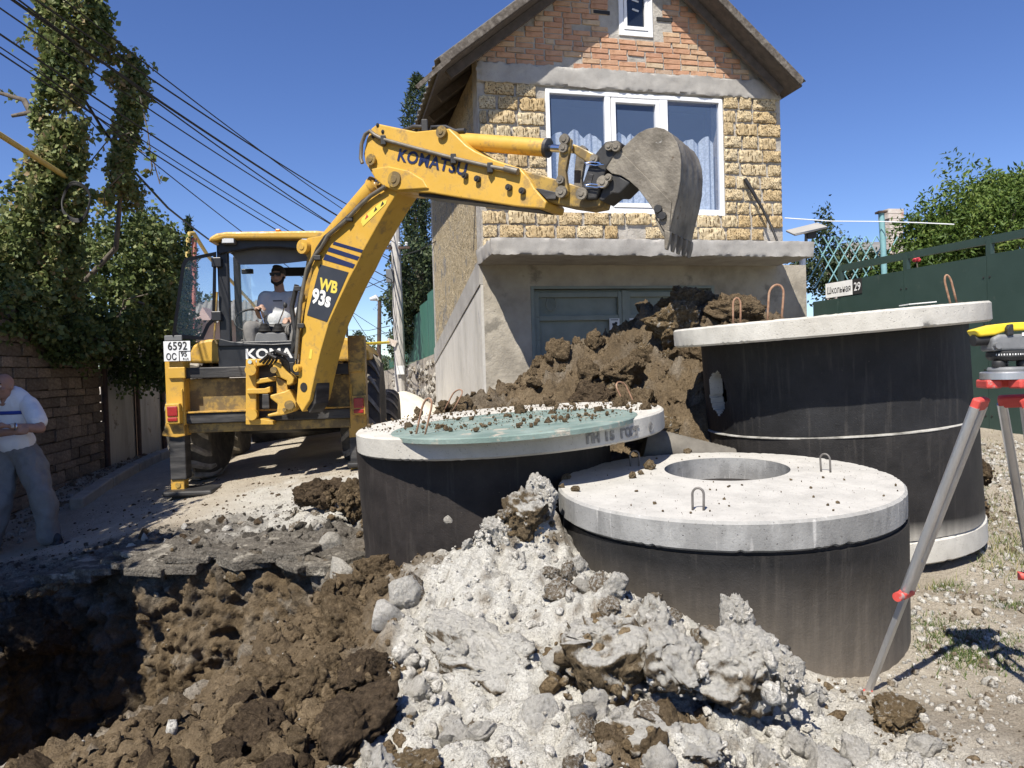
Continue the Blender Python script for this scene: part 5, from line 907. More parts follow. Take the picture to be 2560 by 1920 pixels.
for s in (-.55, .55): MB().tube([EL(s, 1.6, zb+1.5), EL(s, 3.4, zb+1.2), EL(s, 4.1, zb+.5)], .09, 8).build('loader_arm', MT['yeld'], exv, smooth=True)
# swing carriage
car = ep('swing_carriage', [(614, 899), (620, 897), (641, 897), (641, 1058), (614, 1060)], -.16, .14, MT['yel'], bevel=.012)
for poly in ([(641, 897), (698, 899), (700, 911), (660, 912), (641, 916)], [(617, 972), (660, 971), (675, 966), (676, 980), (668, 984), (617, 985)], [(614, 1047), (655, 1047), (682, 1052), (684, 1062), (614, 1062)], [(641, 948), (690, 940), (690, 952), (641, 960)]): ep('carriage_bar', poly, -.2, .16, MT['yel'], car, bevel=.008)
for a, b_ in ((631, 925), (633, 1036)): k = K(a, b_, -.16); MB().cyl(k, k-EF*.09, .06, 24).build('locking_boss', MT['yel'], car, smooth=40)
for a, b_ in ((626, 905), (646, 903)): k = K(a, b_, -.16); MB().cyl(k, k-EF*.03, .022, 12).build('bolt', MT['chrome'], car, smooth=40)
ep('swing_casting', [(681, 918), (684, 908), (692, 905), (702, 912), (716, 928), (728, 938), (735, 947), (733, 958), (724, 964), (716, 962), (717, 952), (692, 940)], -.4, .22, MT['yel'], car, bevel=.012)
ep('swing_casting', [(690, 940), (717, 955), (720, 980), (692, 984)], -.36, .14, MT['yeld'], car); ep('swing_casting', [(675, 988), (712, 978), (722, 973), (730, 985), (740, 1004), (741, 1020), (732, 1030), (706, 1038), (670, 1042), (668, 1036), (692, 1030), (694, 1010), (676, 996)], -.42, .26, MT['yel'], car, bevel=.012)
for a, b_, r in ((686, 925, .034), (725, 1012, .05), (713, 1024, .02)): k = K(a, b_, -.4); MB().cyl(k+EF*.02, k-EF*.05, r, 20).build('pin', MT['yelo'], car, smooth=40)
ep('swing_cylinder', [(655, 985), (672, 985), (674, 1022), (655, 1022)], -.2, .1, MT['dkmetal'], car); 
for s in range(5):
    a = [K(650+8*s, 905+3*s, -.3), K(670+8*s, 888-2*s, -.42), K(700+5*s, 892+4*s, -.4), K(715+3*s, 930+6*s, -.3)]; MB().tube(a, .014, 8).build('hose', MT['blk'], car, smooth=True)
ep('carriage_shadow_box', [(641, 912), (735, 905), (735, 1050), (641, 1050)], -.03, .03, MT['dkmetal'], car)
MB().tube([K(690, 895, -.45), K(668, 884, -.45), K(690, 878, -.45), K(720, 890, -.42)], .02, 8).build('hose_guard', MT['dkmetal'], car, smooth=True)
# boom and arm lie in one vertical plane, swung to the side
BA = math.radians(-30); BU = Vector((math.cos(BA), math.sin(BA), 0)); BL = Vector((-math.sin(BA), math.cos(BA), 0)); BC = P(750, 1010, 7.9)
def B(px, py, off=0): return onplane(px, py, BC+BL*off, BL)
def B0(px, py, off=0): return onplane(px, py, BC, BL)+BL*off      # point read on the near face, then moved sideways
def bp(name, poly, off, th, m, parent=None, bevel=.008, z2=0, smooth=False):
    sc = 2.011 if z2 else 1; return MB().prism([B0(*((700+a/sc, 280+b_/sc) if z2 else (a, b_)), off) for a, b_ in poly], BL*th).build(name, m, parent or exv, bevel=bevel, smooth=smooth)
Z2 = lambda a, b_: (700+a/2.011, 280+b_/2.011)
boom = bp('boom', [(755, 1030), (740, 1005), (744, 960), (750, 887), (761, 783), (774, 710), (780, 670), (768, 645), (756, 622), (758, 604), (770, 594), (800, 590), (830, 578), (865, 551), (900, 519), (935, 488), (965, 466), (1000, 455), (1008, 476), (993, 482), (968, 521), (938, 573), (909, 625), (889, 668), (873, 697), (847, 752), (822, 807), (800, 883), (783, 957), (774, 1000)], 0, .31, MT['yel'], bevel=.01)
bp('boom_foot', [(748, 1010), (774, 985), (783, 957), (780, 1010), (765, 1034)], .05, .2, MT['dkmetal'], boom)
bp('decal_panel', [(801, 661), (872, 681), (818, 805), (768, 788)], -.004, .003, MT['grey_dec'], boom, 0)
for q_ in ([(837, 604), (908, 625), (904, 632), (832, 611)], [(825, 618), (899, 642), (894, 651), (819, 628)], [(815, 635), (888, 661), (883, 671), (808, 649)]): bp('stripe', q_, -.004, .003, MT['navy'], boom, 0)
def bt(s, a, b_, c, size, m, parent, off=.004, sx=1, shear=0):  # a origin, b a point along the baseline, c a point straight above a
    o_, x_, y_ = B0(*a, -.0055), B0(*b_, -.0055), B0(*c, -.0055); return textobj('lettering', s, o_, x_-o_, y_-o_, size, m, parent, off, .0008, shear=shear, sx=sx)
bt('WB', (798, 722), (840, 733), (801, 690), .165, MT['yel_print'], boom, .006, .95); bt('93s', (779, 755), (830, 769), (782, 715), .21, MT['white_print'], boom, .008, .92)
bp('warning_label', [(903, 556), (905, 546), (955, 503), (968, 500), (965, 510), (908, 566)], -.004, .003, MT['yel_print'], boom, 0); bp('warning_label', [(776, 873), (782, 874), (779, 898), (772, 896)], -.004, .003, MT['yel_print'], boom, 0)
for a, b_ in ((918, 544), (940, 526), (957, 512)): bp('pictogram', [(a-5, b_+5), (a+4, b_-2), (a, b_-9)], -.006, .002, MT['inkred'] if a == 918 else MT['ink'], boom, 0)
arm_poly = [(500, 62), (690, 102), (810, 90), (860, 86), (900, 125), (945, 170), (990, 200), (1090, 245), (1215, 285), (1262, 340), (1287, 385), (1347, 455), (1337, 490), (1200, 478), (1050, 455), (900, 432), (760, 408), (590, 402), (535, 380), (490, 342), (440, 262), (430, 215), (445, 140), (470, 85)]
arm = bp('arm', arm_poly, -.03, .37, MT['yel'], None, .012, 1); bp('arm_cheek', [(475, 290), (560, 278), (660, 300), (735, 345), (760, 388), (590, 398), (535, 376), (492, 338)], -.05, .03, MT['yel'], arm, .01, 1)
bp('arm_underside', [(690, 402), (900, 430), (1300, 484), (1300, 492), (900, 446), (690, 420)], .02, .27, MT['dkmetal'], arm, .004, 1)
inner = bp('inner_arm', [(1180, 278), (1300, 312), (1420, 345), (1530, 382), (1560, 400), (1610, 430), (1600, 470), (1530, 482), (1430, 468), (1330, 445), (1240, 430)], .03, .22, MT['yelo'], None, .01, 1)
bp('arm_end_block', [(1285, 385), (1320, 388), (1395, 405), (1390, 440), (1345, 440)], -.02, .12, MT['dkmetal'], arm, .006, 1)
o_, x_ = B0(*Z2(597, 245), -.035), B0(*Z2(878, 308), -.035); kt = textobj('lettering', 'KOMATSU', o_, x_-o_, B0(*Z2(600, 180), -.035)-o_, .158, MT['navy'], arm, .004, .001, sx=1.08, spacing=1.06)
def btube(pts, r, m, nm, off, parent, z2=1, n=12): return MB().tube([B0(*(Z2(*p) if z2 else p), off) for p in pts], r, n).build(nm, m, parent, smooth=True)
btube([(828, 108), (880, 128), (1305, 160)], [.05, .078, .078], MT['yel'], 'cylinder_barrel', .15, arm, n=20); btube([(1296, 159), (1312, 160)], .085, MT['dkmetal'], 'cylinder_gland', .15, arm, n=20); btube([(1312, 160), (1440, 168)], .034, MT['chrome'], 'cylinder_rod', .15, arm, n=16)
btube([(190, 655), (300, 520), (435, 362)], [.1, .098, .098], MT['yel'], 'cylinder_barrel', .13, boom, n=20); btube([(428, 370), (445, 350)], .107, MT['yeld'], 'cylinder_gland', .13, boom, n=20); btube([(440, 356), (500, 290)], .045, MT['chrome'], 'cylinder_rod', .13, boom, n=16)
btube([(728, 882), (742, 800), (755, 720), (766, 650), (770, 622)], [.08, .085, .085, .083, .06], MT['yeld'], 'cylinder_barrel', .12, boom, 0, 20); btube([(724, 920), (729, 878)], .04, MT['chrome'], 'cylinder_rod', .12, boom, 0, 16)
def pin(a, b_, r, m, off, th, parent, z2=1, nm='pin'): c = B0(*(Z2(a, b_) if z2 else (a, b_)), off); return MB().lathe([(r*.4, -th-.008), (r*.45, -th-.008), (r*.5, -th), (r, -th), (r, 0), (0, .005)], c, BL, 20).build(nm, m, parent, smooth=30)
for a, b_, r in ((595, 345, .075), (478, 247, .055), (830, 108, .055)): pin(a, b_, r, MT['yelo'], -.05, .02, arm)
pin(765, 618, .075, MT['yel'], -.01, .05, boom, 0); pin(749, 920, .04, MT['yel'], -.005, .05, boom, 0)
for a, b_ in ((945, 325), (1008, 342), (1165, 385), (1232, 402)): pin(a, b_, .028, MT['iron_dk'], -.03, .04, arm, nm='bolt')
for a, b_ in ((502, 70), (528, 103), (480, 128)): pin(a, b_, .018, MT['iron_dk'], -.03, .008, arm, nm='hole')
c = B0(760, 968, -.002); MB().cyl(c, c-BL*.004, .05, 20).build('access_hole', MT['ink'], boom)
# pipes and hoses
MT['hose'] = surf('black_hose', [(.018, .018, .018), (.04, .038, .036)], 10, .55, ()); MT['pipe'] = surf('grimy_steel_pipe', [(.14, .12, .09), (.22, .2, .165)], 12, .5, ((60, .001),), .4)
pa_ = btube([(436, 265), (428, 240), (432, 170), (450, 122), (475, 104), (500, 125), (540, 146), (700, 190), (890, 240), (1072, 282), (1215, 308)], .0185, MT['pipe'], 'pipe', -.065, arm); btube([(1150, 292), (1215, 308)], .03, MT['pipe'], 'pipe_fitting', -.065, arm)
for a, b_ in ((540, 152), (890, 245), (1073, 290)): c = B0(*Z2(a, b_), -.06); MB().box(c, (.05, .06, .09), EM).build('pipe_clip', MT['iron_dk'], arm, bevel=.006)
btube([(590, 80), (640, 60), (690, 62), (720, 90), (790, 88), (900, 78)], .022, MT['hose'], 'hose', .1, arm); btube([(690, 90), (700, 48), (770, 45), (840, 75)], .018, MT['hose'], 'hose', .2, arm)
c = B0(*Z2(690, 75), .12); MB().box(c, (.06, .3, .12), EM).build('hose_clamp', MT['iron_dk'], arm, bevel=.01)
btube([(545, 378), (470, 425), (400, 490), (350, 545), (255, 625), (225, 680), (185, 730), (150, 790), (135, 860), (118, 960), (108, 1080), (95, 1240)], .021, MT['pipe'], 'pipe', -.04, boom); btube([(505, 400), (430, 452), (370, 515), (290, 590), (240, 630), (200, 690), (165, 770), (120, 900), (90, 1080), (75, 1180)], .019, MT['hose'], 'hose', -.035, boom)
btube([(95, 870), (70, 980), (80, 1060), (95, 1150), (70, 1210)], .026, MT['hose'], 'hose', -.03, boom)
for a, b_ in ((360, 540), (200, 735), (118, 1075), (100, 890)): c = B0(*Z2(a, b_), -.035); MB().box(c, (.07, .05, .05), EM).build('pipe_clip', MT['iron_dk'], boom, bevel=.006)
# linkage
for off in (-.02, .3): bp('link_lever', [(1412, 170), (1420, 130), (1445, 120), (1468, 140), (1462, 180), (1440, 300), (1452, 400), (1445, 420), (1418, 428), (1402, 405), (1400, 350), (1402, 260)], off, .05, MT['yelo'] if off < 0 else MT['iron'], arm, .008, 1)
bp('bucket_link', [(1455, 150), (1480, 158), (1600, 220), (1560, 268), (1470, 205), (1450, 190)], .06, .16, MT['yelo'], arm, .01, 1)
for a, b_, r in ((1440, 143, .045), (1435, 185, .04), (1420, 345, .035), (1424, 405, .05)): pin(a, b_, r, MT['iron'], -.02, .03, arm)
cpl = bp('quick_coupler', [(1600, 198), (1640, 150), (1700, 143), (1725, 165), (1690, 215), (1645, 285), (1615, 380), (1592, 440), (1545, 442), (1508, 415), (1522, 370), (1545, 305), (1568, 240)], -.02, .3, MT['iron_dk'], None, .015, 1)
bp('coupler_hook', [(1600, 440), (1640, 340), (1660, 310), (1700, 318), (1765, 352), (1705, 412), (1668, 410), (1620, 450)], .0, .26, MT['iron_dk'], cpl, .012, 1); bp('coupler_nameplate', [(1548, 360), (1560, 312), (1582, 318), (1570, 365)], -.028, .01, MT['dkmetal'], cpl, .003, 1)
bt('TL', Z2(1550, 350), Z2(1574, 356), Z2(1557, 322), .09, MT['cgrey'], cpl, .002, .8)
for a, b_, r in ((1527, 415, .05), (1633, 357, .05), (1662, 335, .03), (1590, 240, .035), (1665, 178, .035), (1700, 180, .04)): pin(a, b_, r, MT['iron'], -.025, .03, cpl)
for yy in (265, 375): btube([(1545, yy-2), (1570, yy-8), (1610, yy-4), (1640, yy+6), (1600, yy+10), (1550, yy+4)], .006, MT['chrome'], 'wire_tie', -.05, cpl, n=6)
# bucket
Z5 = lambda a, b_: (1400+a/4.6075, 300+b_/4.6075)
outer = [(690, 350), (800, 240), (900, 150), (1000, 100), (1110, 80), (1200, 100), (1290, 160), (1350, 260), (1385, 380), (1395, 500), (1385, 700), (1350, 900), (1310, 1050), (1275, 1200), (1258, 1290)]; inn5 = [(1200, 1270), (1130, 1180), (1100, 1110), (1080, 1040), (1000, 920), (900, 790), (800, 700), (700, 640), (600, 620), (545, 570), (530, 530), (570, 470)]
bk = thing('tmp', 't', 't', (0, 0, 0)); bpy.data.objects.remove(bk)
WB_ = .62; side = MB(); poly = [B0(*Z5(*p), 0) for p in outer+inn5]; bucket = MB().prism(poly, BL*.03).build('bucket', MT['iron'], exv, bevel=.006)
MB().prism([p+BL*(WB_-.03) for p in poly], BL*.03).build('side_plate', MT['iron'], bucket, bevel=.006)
sh = MB(); vs = []; m_ = len(outer); op = [B0(*Z5(*p), 0) for p in outer]; cb = B0(*Z5(1000, 500), 0); nl = 14
for t_ in range(2):
    for p in op:
        dirn = (cb-p).normalized()
        for j in range(nl+1): f = .03+(WB_-.06)*j/nl; vs.append(p+BL*f+dirn*(.028*t_+.006*math.sin(j*1.7+t_)))
row_ = nl+1; fs = []
for t_ in range(2):
    for i in range(m_-1):
        for j in range(nl): b_ = t_*m_*row_+i*row_+j; fs.append((b_, b_+1, b_+row_+1, b_+row_))
o2 = m_*row_
for j in range(nl): fs += [(j, j+1, o2+j+1, o2+j), ((m_-1)*row_+j, o2+(m_-1)*row_+j, o2+(m_-1)*row_+j+1, (m_-1)*row_+j+1)]
MB().add(vs, fs).build('bucket_shell', MT['iron'], bucket, smooth=40)
for j in (): MB().prism([p+BL*(WB_*j)-(cb-p).normalized()*.002 for p in op[6:14]]+[p+BL*(WB_*j)-(cb-p).normalized()*.016 for p in op[13:5:-1]], BL*.09).build('wear_strip', MT['iron'], bucket, bevel=.003)
bp('reinforcing_plate', [Z5(*p) for p in [(690, 352), (1290, 950), (1262, 1285), (1195, 1268), (1105, 1110), (1085, 1040), (1000, 920), (900, 790), (800, 700), (700, 640), (600, 620), (545, 570), (533, 530), (572, 470)]], -.014, .013, MT['iron'], bucket, .004)
for a, b_ in ((1145, 1030), (1195, 1110)): c = B0(*Z5(a, b_), -.016); MB().cyl(c, c-BL*.03, .032, 8).build('bolt', MT['iron_dk'], bucket, smooth=40)
tip0 = [(1205, 1262), (1278, 1290), (1268, 1390), (1236, 1500), (1210, 1490), (1208, 1380)]
for j in range(5): off = -.02+j*(WB_-.03)/4; MB().prism([B0(*Z5(*p), off) for p in tip0], BL*.055).build('tooth', MT['iron'], bucket, bevel=.008)
bp('side_cutter', [Z5(*p) for p in [(1085, 1110), (1120, 1150), (1210, 1290), (1220, 1370), (1180, 1330), (1120, 1210)]], .0, .05, MT['iron'], bucket, .004)
MB().prism([B0(*Z5(*p), .1) for p in [(560, 560), (600, 420), (700, 340), (760, 300), (830, 420), (760, 620), (640, 620)]], BL*.4).build('bucket_ears', MT['iron_dk'], bucket, bevel=.01)
# ------------------------------------------------------------------ vegetation helpers
def leafmat(name, stops, tr=.3):
    m, t, b = newmat(name); a = N(t, 'ShaderNodeAttribute', attribute_name='tint'); r = ramp(t, stops); t.links.new(a.outputs['Fac'], r.inputs[0]); t.links.new(r.outputs[0], b.inputs['Base Color']); b.inputs['Roughness'].default_value = .55; b.inputs['Specular IOR Level'].default_value = .3
    tl = N(t, 'ShaderNodeBsdfTranslucent'); t.links.new(r.outputs[0], tl.inputs['Color']); ms = N(t, 'ShaderNodeMixShader'); ms.inputs[0].default_value = tr; t.links.new(b.outputs[0], ms.inputs[1]); t.links.new(tl.outputs[0], ms.inputs[2]); t.links.new(ms.outputs[0], t.nodes['Material Output'].inputs['Surface']); return m
MT['vine'] = leafmat('vine_leaf', [(0, (.045, .07, .022)), (.4, (.12, .16, .05)), (.75, (.215, .24, .09)), (.93, (.28, .265, .115)), (1, (.3, .22, .12))])
MT['oleaf'] = leafmat('bright_leaf', [(0, (.04, .075, .015)), (.5, (.1, .16, .03)), (1, (.2, .25, .06))]); MT['dleaf'] = leafmat('dark_leaf', [(0, (.02, .035, .016)), (.6, (.05, .075, .03)), (1, (.1, .12, .055))], .2); MT['bark'] = surf('grey_bark', [(.08, .065, .05), (.16, .135, .11)], 12, .95, ((30, .01),)); MT['grassm'] = leafmat('grass_blade', [(0, (.06, .1, .025)), (.5, (.13, .17, .05)), (1, (.36, .3, .14))])
def leaves(name, pos, size, mat_, parent=None, seed=0, aspect=.75, nrm=None, droop=.5, tintbias=0):
    r = np.random.default_rng(seed); n = len(pos); d = r.normal(size=(n, 3)); d[:, 2] -= droop; d /= np.linalg.norm(d, axis=1)[:, None]
    s = r.normal(size=(n, 3)); s -= (s*d).sum(1)[:, None]*d; s /= np.linalg.norm(s, axis=1)[:, None]; nn = np.cross(d, s); L = (size*r.uniform(.55, 1.25, n))[:, None]
    p = np.asarray(pos); v = np.stack([p, p+d*L*.45+s*L*aspect*.5+nn*L*.1, p+d*L, p+d*L*.45-s*L*aspect*.5+nn*L*.1], 1).reshape(-1, 3); f = np.arange(4*n).reshape(n, 4); f = np.concatenate([f[:, [0, 1, 2]], f[:, [0, 2, 3]]])
    clump = fbm(p, 2.2, 2)*.35; t = np.clip(.42+clump+r.normal(size=n)*.2+tintbias, 0, 1); return link(name, nmesh(name, v, f, dict(tint=np.repeat(t, 4))), mat_, parent)
def blob(n, c, rad, seed, shell=.55, lump=.25, hole=.0):
    """points in the outer part of a lumpy ellipsoid"""
    r = np.random.default_rng(seed); u = r.normal(size=(n, 3)); u /= np.linalg.norm(u, axis=1)[:, None]; k = 1+lump*fbm(u*1.5+seed, 1.3, 3)*1.5; rr = (shell+(1-shell)*r.uniform(0, 1, n)**.6)*k; p = np.array(c)+u*rr[:, None]*np.array(rad)
    if hole: p = p[fbm(p+seed, 1.8, 3) > -hole]
    return p
def trunk(name, pts, r0, r1, parent, m=None, n=10): k = len(pts); return MB().tube(pts, [r0+(r1-r0)*i/(k-1) for i in range(k)], n).build(name, m or MT['bark'], parent, smooth=True)
# ------------------------------------------------------------------ wall, fence, kerb on the far side of the road
wx = lambda y: -6.0-.1667*(y-9.6); WD = Vector((-.1644, .9864, 0)); WN = Vector((.9864, .1644, 0)); WR = Matrix((WD, -WN, Vector((0, 0, 1)))).transposed()
MT['cladding'] = surf('brown_cladding_stone', [(.12, .085, .06), (.2, .15, .105), (.27, .21, .155)], 5, .92, ((25, .012),), rnd=.35); MT['dkmortar'] = surf('dark_joint', [(.06, .05, .04), (.1, .085, .07)], 10, .95, ((40, .008),))
sw = thing('stone_wall', 'brown stone-clad wall behind the standing man, topped with vines', 'wall', (wx(9), 9, gz(wx(9), 9)))
y0, y1, zt = 6.2, 11.25, ZC+.85; a, b_ = Vector((wx(y0), y0, 0)), Vector((wx(y1), y1, 0)); Lw = (b_-a).length; zb_ = ZC-1.7
MB().box((a+b_)/2-WN*.15+Vector((0, 0, (zb_+zt)/2)), (Lw, .3, zt-zb_), WR).build('wall_core', MT['dkmortar'], sw)
cb_ = []
for k in range(4):
    bm = bmesh.new(); bmesh.ops.create_cube(bm, size=1); r = np.random.default_rng(60+k)
    for v in bm.verts: v.co += Vector(r.normal(size=3)*.04)
    bmesh.ops.bevel(bm, geom=list(bm.edges), offset=.05, segments=1, affect='EDGES'); me = bpy.data.meshes.new('stone'); bm.to_mesh(me); bm.free(); me.materials.append(MT['cladding']); cb_.append(me)
z = ZC-1.5; row = 0; rr_ = random.Random(5)
while z < zt-.05:
    h = rr_.choice([.1, .13, .16]); u = 1.6+rr_.uniform(-.2, 0)
    while u < Lw-.1:
        L = rr_.uniform(.2, .42); o = bpy.data.objects.new('wall_stone', rr_.choice(cb_)); COL.objects.link(o); o.location = a+WD*(u+L/2)+WN*.012+Vector((0, 0, z+h/2)); o.rotation_euler = (0, 0, math.atan2(WD.y, WD.x)); o.scale = (L-.012, .06+rr_.uniform(-.015, .03), h-.012); setparent(o, sw); u += L
    z += h; row += 1
MT['corr'] = surf('pale_corrugated_sheet', [(.3, .27, .22), (.4, .36, .3), (.46, .42, .35)], 4, .7, ((30, .002),), stretch=(1, 1, .2), spots=[(4, .62, (.2, .16, .11))])
cf = thing('corrugated_fence', 'pale corrugated sheet fence half covered by vines', 'fence', (wx(12.8), 12.8, gz(wx(12.8), 12.8)))
for k in range(4):
    ya = 11.3+k*1.35; vs = []; fs = []; n_ = 54
    for i in range(n_+1):
        s = i/n_*1.37; o = Vector((wx(ya), ya, 0))+WD*s+WN*(.014*math.sin(s*2*math.pi/.075)+.004*k); vs += [o+Vector((0, 0, ZC-1.55)), o+Vector((0, 0, ZC+.75))]
        if i: fs.append((2*i-2, 2*i, 2*i+1, 2*i-1))
    MB().add(vs, fs).build('sheet', MT['corr'], cf, smooth='all')
MT['rustpost'] = surf('dark_rusty_post', [(.05, .035, .028), (.1, .06, .045)], 10, .85, ((40, .004),)); 
for y in (11.3, 12.75, 14.2): MB().cyl(Vector((wx(y)+.06, y, ZC-1.5)), Vector((wx(y)+.06, y, ZC+.95)), .045, 12).build('post', MT['rustpost'], cf, smooth=True)
MT['kerb'] = surf('dusty_kerb', [(.25, .225, .185), (.36, .33, .275)], 6, .95, ((30, .006),))
ks = thing('kerb', 'dusty concrete kerb along the road edge by the stone wall', 'kerb', (-5, 10, gz(-5, 10)))
for k in range(9):
    y = 8.5+k*.99; c = Vector((wx(y)+.66, y+.5, 0)); c.z = gz(c.x, c.y)+.03; MB().box(c, (.97, .16, .2), WR@Matrix.Rotation(-math.atan2(gz(wx(y+.9)+.66, y+.9)-gz(c.x, y), .9), 3, 'Y')).build('kerb_stone', MT['kerb'], ks, bevel=.02)
vp = []; r_ = np.random.default_rng(8)
for i in range(900):
    y = r_.uniform(6.4, 14); x = wx(y)+r_.uniform(.05, .6); vp.append((x, y, gz(x, y)+.01))
stones('verge_rubble', np.array(vp), .012+.05*r_.power(.3, 900)**3, MT['clod_mixed'], 'stones and litter on the earth verge below the stone wall', 'rubble', 41)
# ------------------------------------------------------------------ vines
def vine(name, label, blobs, n, size, seed, stems, cat='vine', m='vine', tb=0, group=None, hole=.25):
    root = thing(name, label, cat, stems[0][0], group); pos = []; tot = sum(b[1][0]*b[1][2]+b[1][1]*b[1][2] for b in blobs)
    for i, (c, rad) in enumerate(blobs): pos.append(blob(int(n*(rad[0]*rad[2]+rad[1]*rad[2])/tot), c, rad, seed*31+i, .5, .35, hole))
    leaves('foliage', np.concatenate(pos), size, MT[m], root, seed, .85, tintbias=tb)
    for s in stems: trunk('stem', s, .05, .02, root)
    return root
def Vp(px, py, D): return tuple(P(px, py, D))
c1 = [(Vp(170, 40, 9.2), (.34, .32, .6)), (Vp(175, -120, 9.2), (.3, .3, .6)), (Vp(165, 170, 9.2), (.29, .29, .5)), (Vp(150, 290, 9.2), (.3, .3, .5)), (Vp(150, 400, 9.2), (.29, .3, .5)), (Vp(130, 510, 9.2), (.42, .4, .55)), (Vp(110, 610, 9.2), (.48, .45, .5)), (Vp(100, 700, 9.3), (.62, .5, .5)), (Vp(240, 60, 9.4), (.16, .2, .35))]
g1 = P(150, 1230, 9.4); vine('vine_column', 'tallest vine-covered pole rising over the stone wall', c1, 42000, .07, 3, [[(wx(9.4)-.4, 9.4, gz(wx(9.4)-.4, 9.4)), (wx(9.4)-.35, 9.4, ZC+.9), Vp(120, 640, 9.25), Vp(155, 400, 9.2), Vp(165, 100, 9.2)], [Vp(150, 420, 9.2), Vp(60, 250, 9.2), Vp(-10, 230, 9.2)], [Vp(150, 340, 9.2), Vp(80, 280, 9.1), Vp(30, 290, 9.1)]], 'vine', tb=.16)
c2 = [(Vp(310, 175, 10), (.3, .28, .25)), (Vp(335, 225, 10), (.2, .2, .28)), (Vp(320, 300, 10), (.2, .2, .35)), (Vp(300, 360, 10), (.18, .18, .3)), (Vp(300, 430, 10), (.17, .17, .3)), (Vp(310, 490, 10.2), (.26, .24, .3)), (Vp(250, 110, 9.8), (.22, .2, .15))]
vine('vine_column', 'thin ragged vine column beside the tallest one', c2, 9000, .065, 4, [[(wx(10.4)-.4, 10.4, gz(wx(10.4)-.4, 10.4)), (wx(10.4)-.3, 10.4, ZC+.9), Vp(290, 620, 10.2), Vp(305, 450, 10.1), Vp(315, 200, 10)]], 'vine', tb=.18, hole=.15)
c3 = [(Vp(330, 640, 11.5), (.85, .9, .75)), (Vp(400, 690, 12), (.45, .8, .9)), (Vp(280, 760, 11), (.9, .7, .6)), (Vp(360, 860, 11.8), (.75, .6, .75)), (Vp(230, 830, 10.4), (.7, .5, .45)), (Vp(420, 830, 12.4), (.35, .6, .9))]
vine('vine_mass', 'dark mass of vines draped over the corrugated fence', c3, 40000, .07, 5, [[(wx(12)-.4, 12, gz(wx(12)-.4, 12)), (wx(12)-.3, 12, ZC+1.0), Vp(330, 640, 12)], [Vp(270, 900, 10.8), Vp(290, 800, 10.6), Vp(330, 750, 10.6), Vp(360, 760, 10.6)]], 'vine', tb=-.05, hole=.3)
c4 = [(Vp(60, 800, 9.2), (.75, .45, .4)), (Vp(-60, 720, 8.8), (.6, .5, .7)), (Vp(170, 850, 9.6), (.5, .35, .3)), (Vp(20, 640, 9.5), (.4, .5, .6)), (Vp(5, 760, 8.6), (.5, .4, .4))]
vine('vine_mass', 'vines hanging over the top of the stone wall', c4, 22000, .07, 6, [[Vp(60, 900, 9.3), Vp(50, 800, 9.2), Vp(20, 650, 9.3)]], 'vine', tb=.05, hole=.25)
c5 = [((-6.0, 5.6, ZC+2.2), (.9, 1.1, 1.3)), ((-5.9, 4.4, ZC+2.6), (.95, 1.0, 1.2)), ((-6.4, 6.6, ZC+3.0), (.6, .8, 1.1)), ((-5.6, 3.1, ZC+2.4), (1.1, .9, 1.1)), ((-4.6, 3.4, ZC+1.75), (.75, .8, .6))]
vine('vine_tree', 'leafy vine-covered tree along the wall past the standing man', c5, 40000, .12, 7, [[(-6.2, 5, gz(-6.2, 5)), (-6.2, 5, ZC+1), (-6.0, 4.8, ZC+2.6)]], 'tree', hole=.2)
# trailing shoots
sh_ = thing('vine_shoots', 'loose trailing vine shoots hanging from the tall vine columns', 'vine', Vp(300, 800, 10.2)); pl_ = []
for k, pts in enumerate([[(190, 260), (250, 330), (300, 330)], [(60, 250), (20, 240), (-10, 215)], [(350, 240), (370, 330), (380, 420), (375, 440)], [(330, 330), (270, 350), (230, 400)], [(310, 430), (260, 480), (262, 520)], [(330, 370), (380, 390), (400, 460)], [(100, 100), (60, 90), (40, 110)], [(250, 60), (275, 40), (285, 60)], [(300, 790), (310, 750), (370, 735)], [(165, 900), (200, 870), (250, 840), (280, 870)]]):
    p = [Vector(Vp(a_, b2, 9.6)) for a_, b2 in pts]; MB().tube(p, .008, 5).build('shoot', MT['bark'], sh_)
    for i in range(len(p)-1):
        for t in np.linspace(0, 1, 9): pl_.append(tuple(p[i].lerp(p[i+1], t)+Vector(np.random.default_rng(int(k*50+i*9+t*8)).normal(size=3)*.03)))
leaves('foliage', np.array(pl_), .09, MT['vine'], sh_, 91, .8)
# ------------------------------------------------------------------ right-hand fence, lattice, sign, trees
MT['gfence'] = surf('dark_green_sheet', [(.022, .044, .037), (.03, .056, .048)], 3, .5, ((30, .001),), spots=[(5, .64, (.05, .07, .06))]); MT['gfence2'] = surf('mid_green_sheet', [(.03, .105, .075), (.04, .125, .09)], 3, .5, ((30, .001),))
f0, f1 = Vector((4.68, 10.55, 0)), Vector((6.05, 6.1, 0)); FD = (f1-f0).normalized(); FN = Vector((-FD.y, FD.x, 0)); FN = FN if FN.x < 0 else -FN; FR = Matrix((FD, -FN, Vector((0, 0, 1)))).transposed(); LF = (f1-f0).length
gf = thing('sheet_fence', 'dark green sheet fence carrying the street name plate', 'fence', f0+Vector((0, 0, gz(f0.x, f0.y)))); npn = 4; pw = LF/npn
for k in range(npn):
    c = f0+FD*(pw*(k+.5))-FN*.004*(k % 2); MB().box(c+Vector((0, 0, ZC+.08)), (pw-.008, .012, 2.02+.02*k), FR).build('panel', MT['gfence'], gf)
    for j in range(4):
        for s in (-1, 1): q_ = c+FD*(s*(pw/2-.04))+Vector((0, 0, ZC-.7+j*.52)); MB().cyl(q_+FN*.004, q_+FN*.014, .01, 8).build('rivet', MT['ink'], gf)
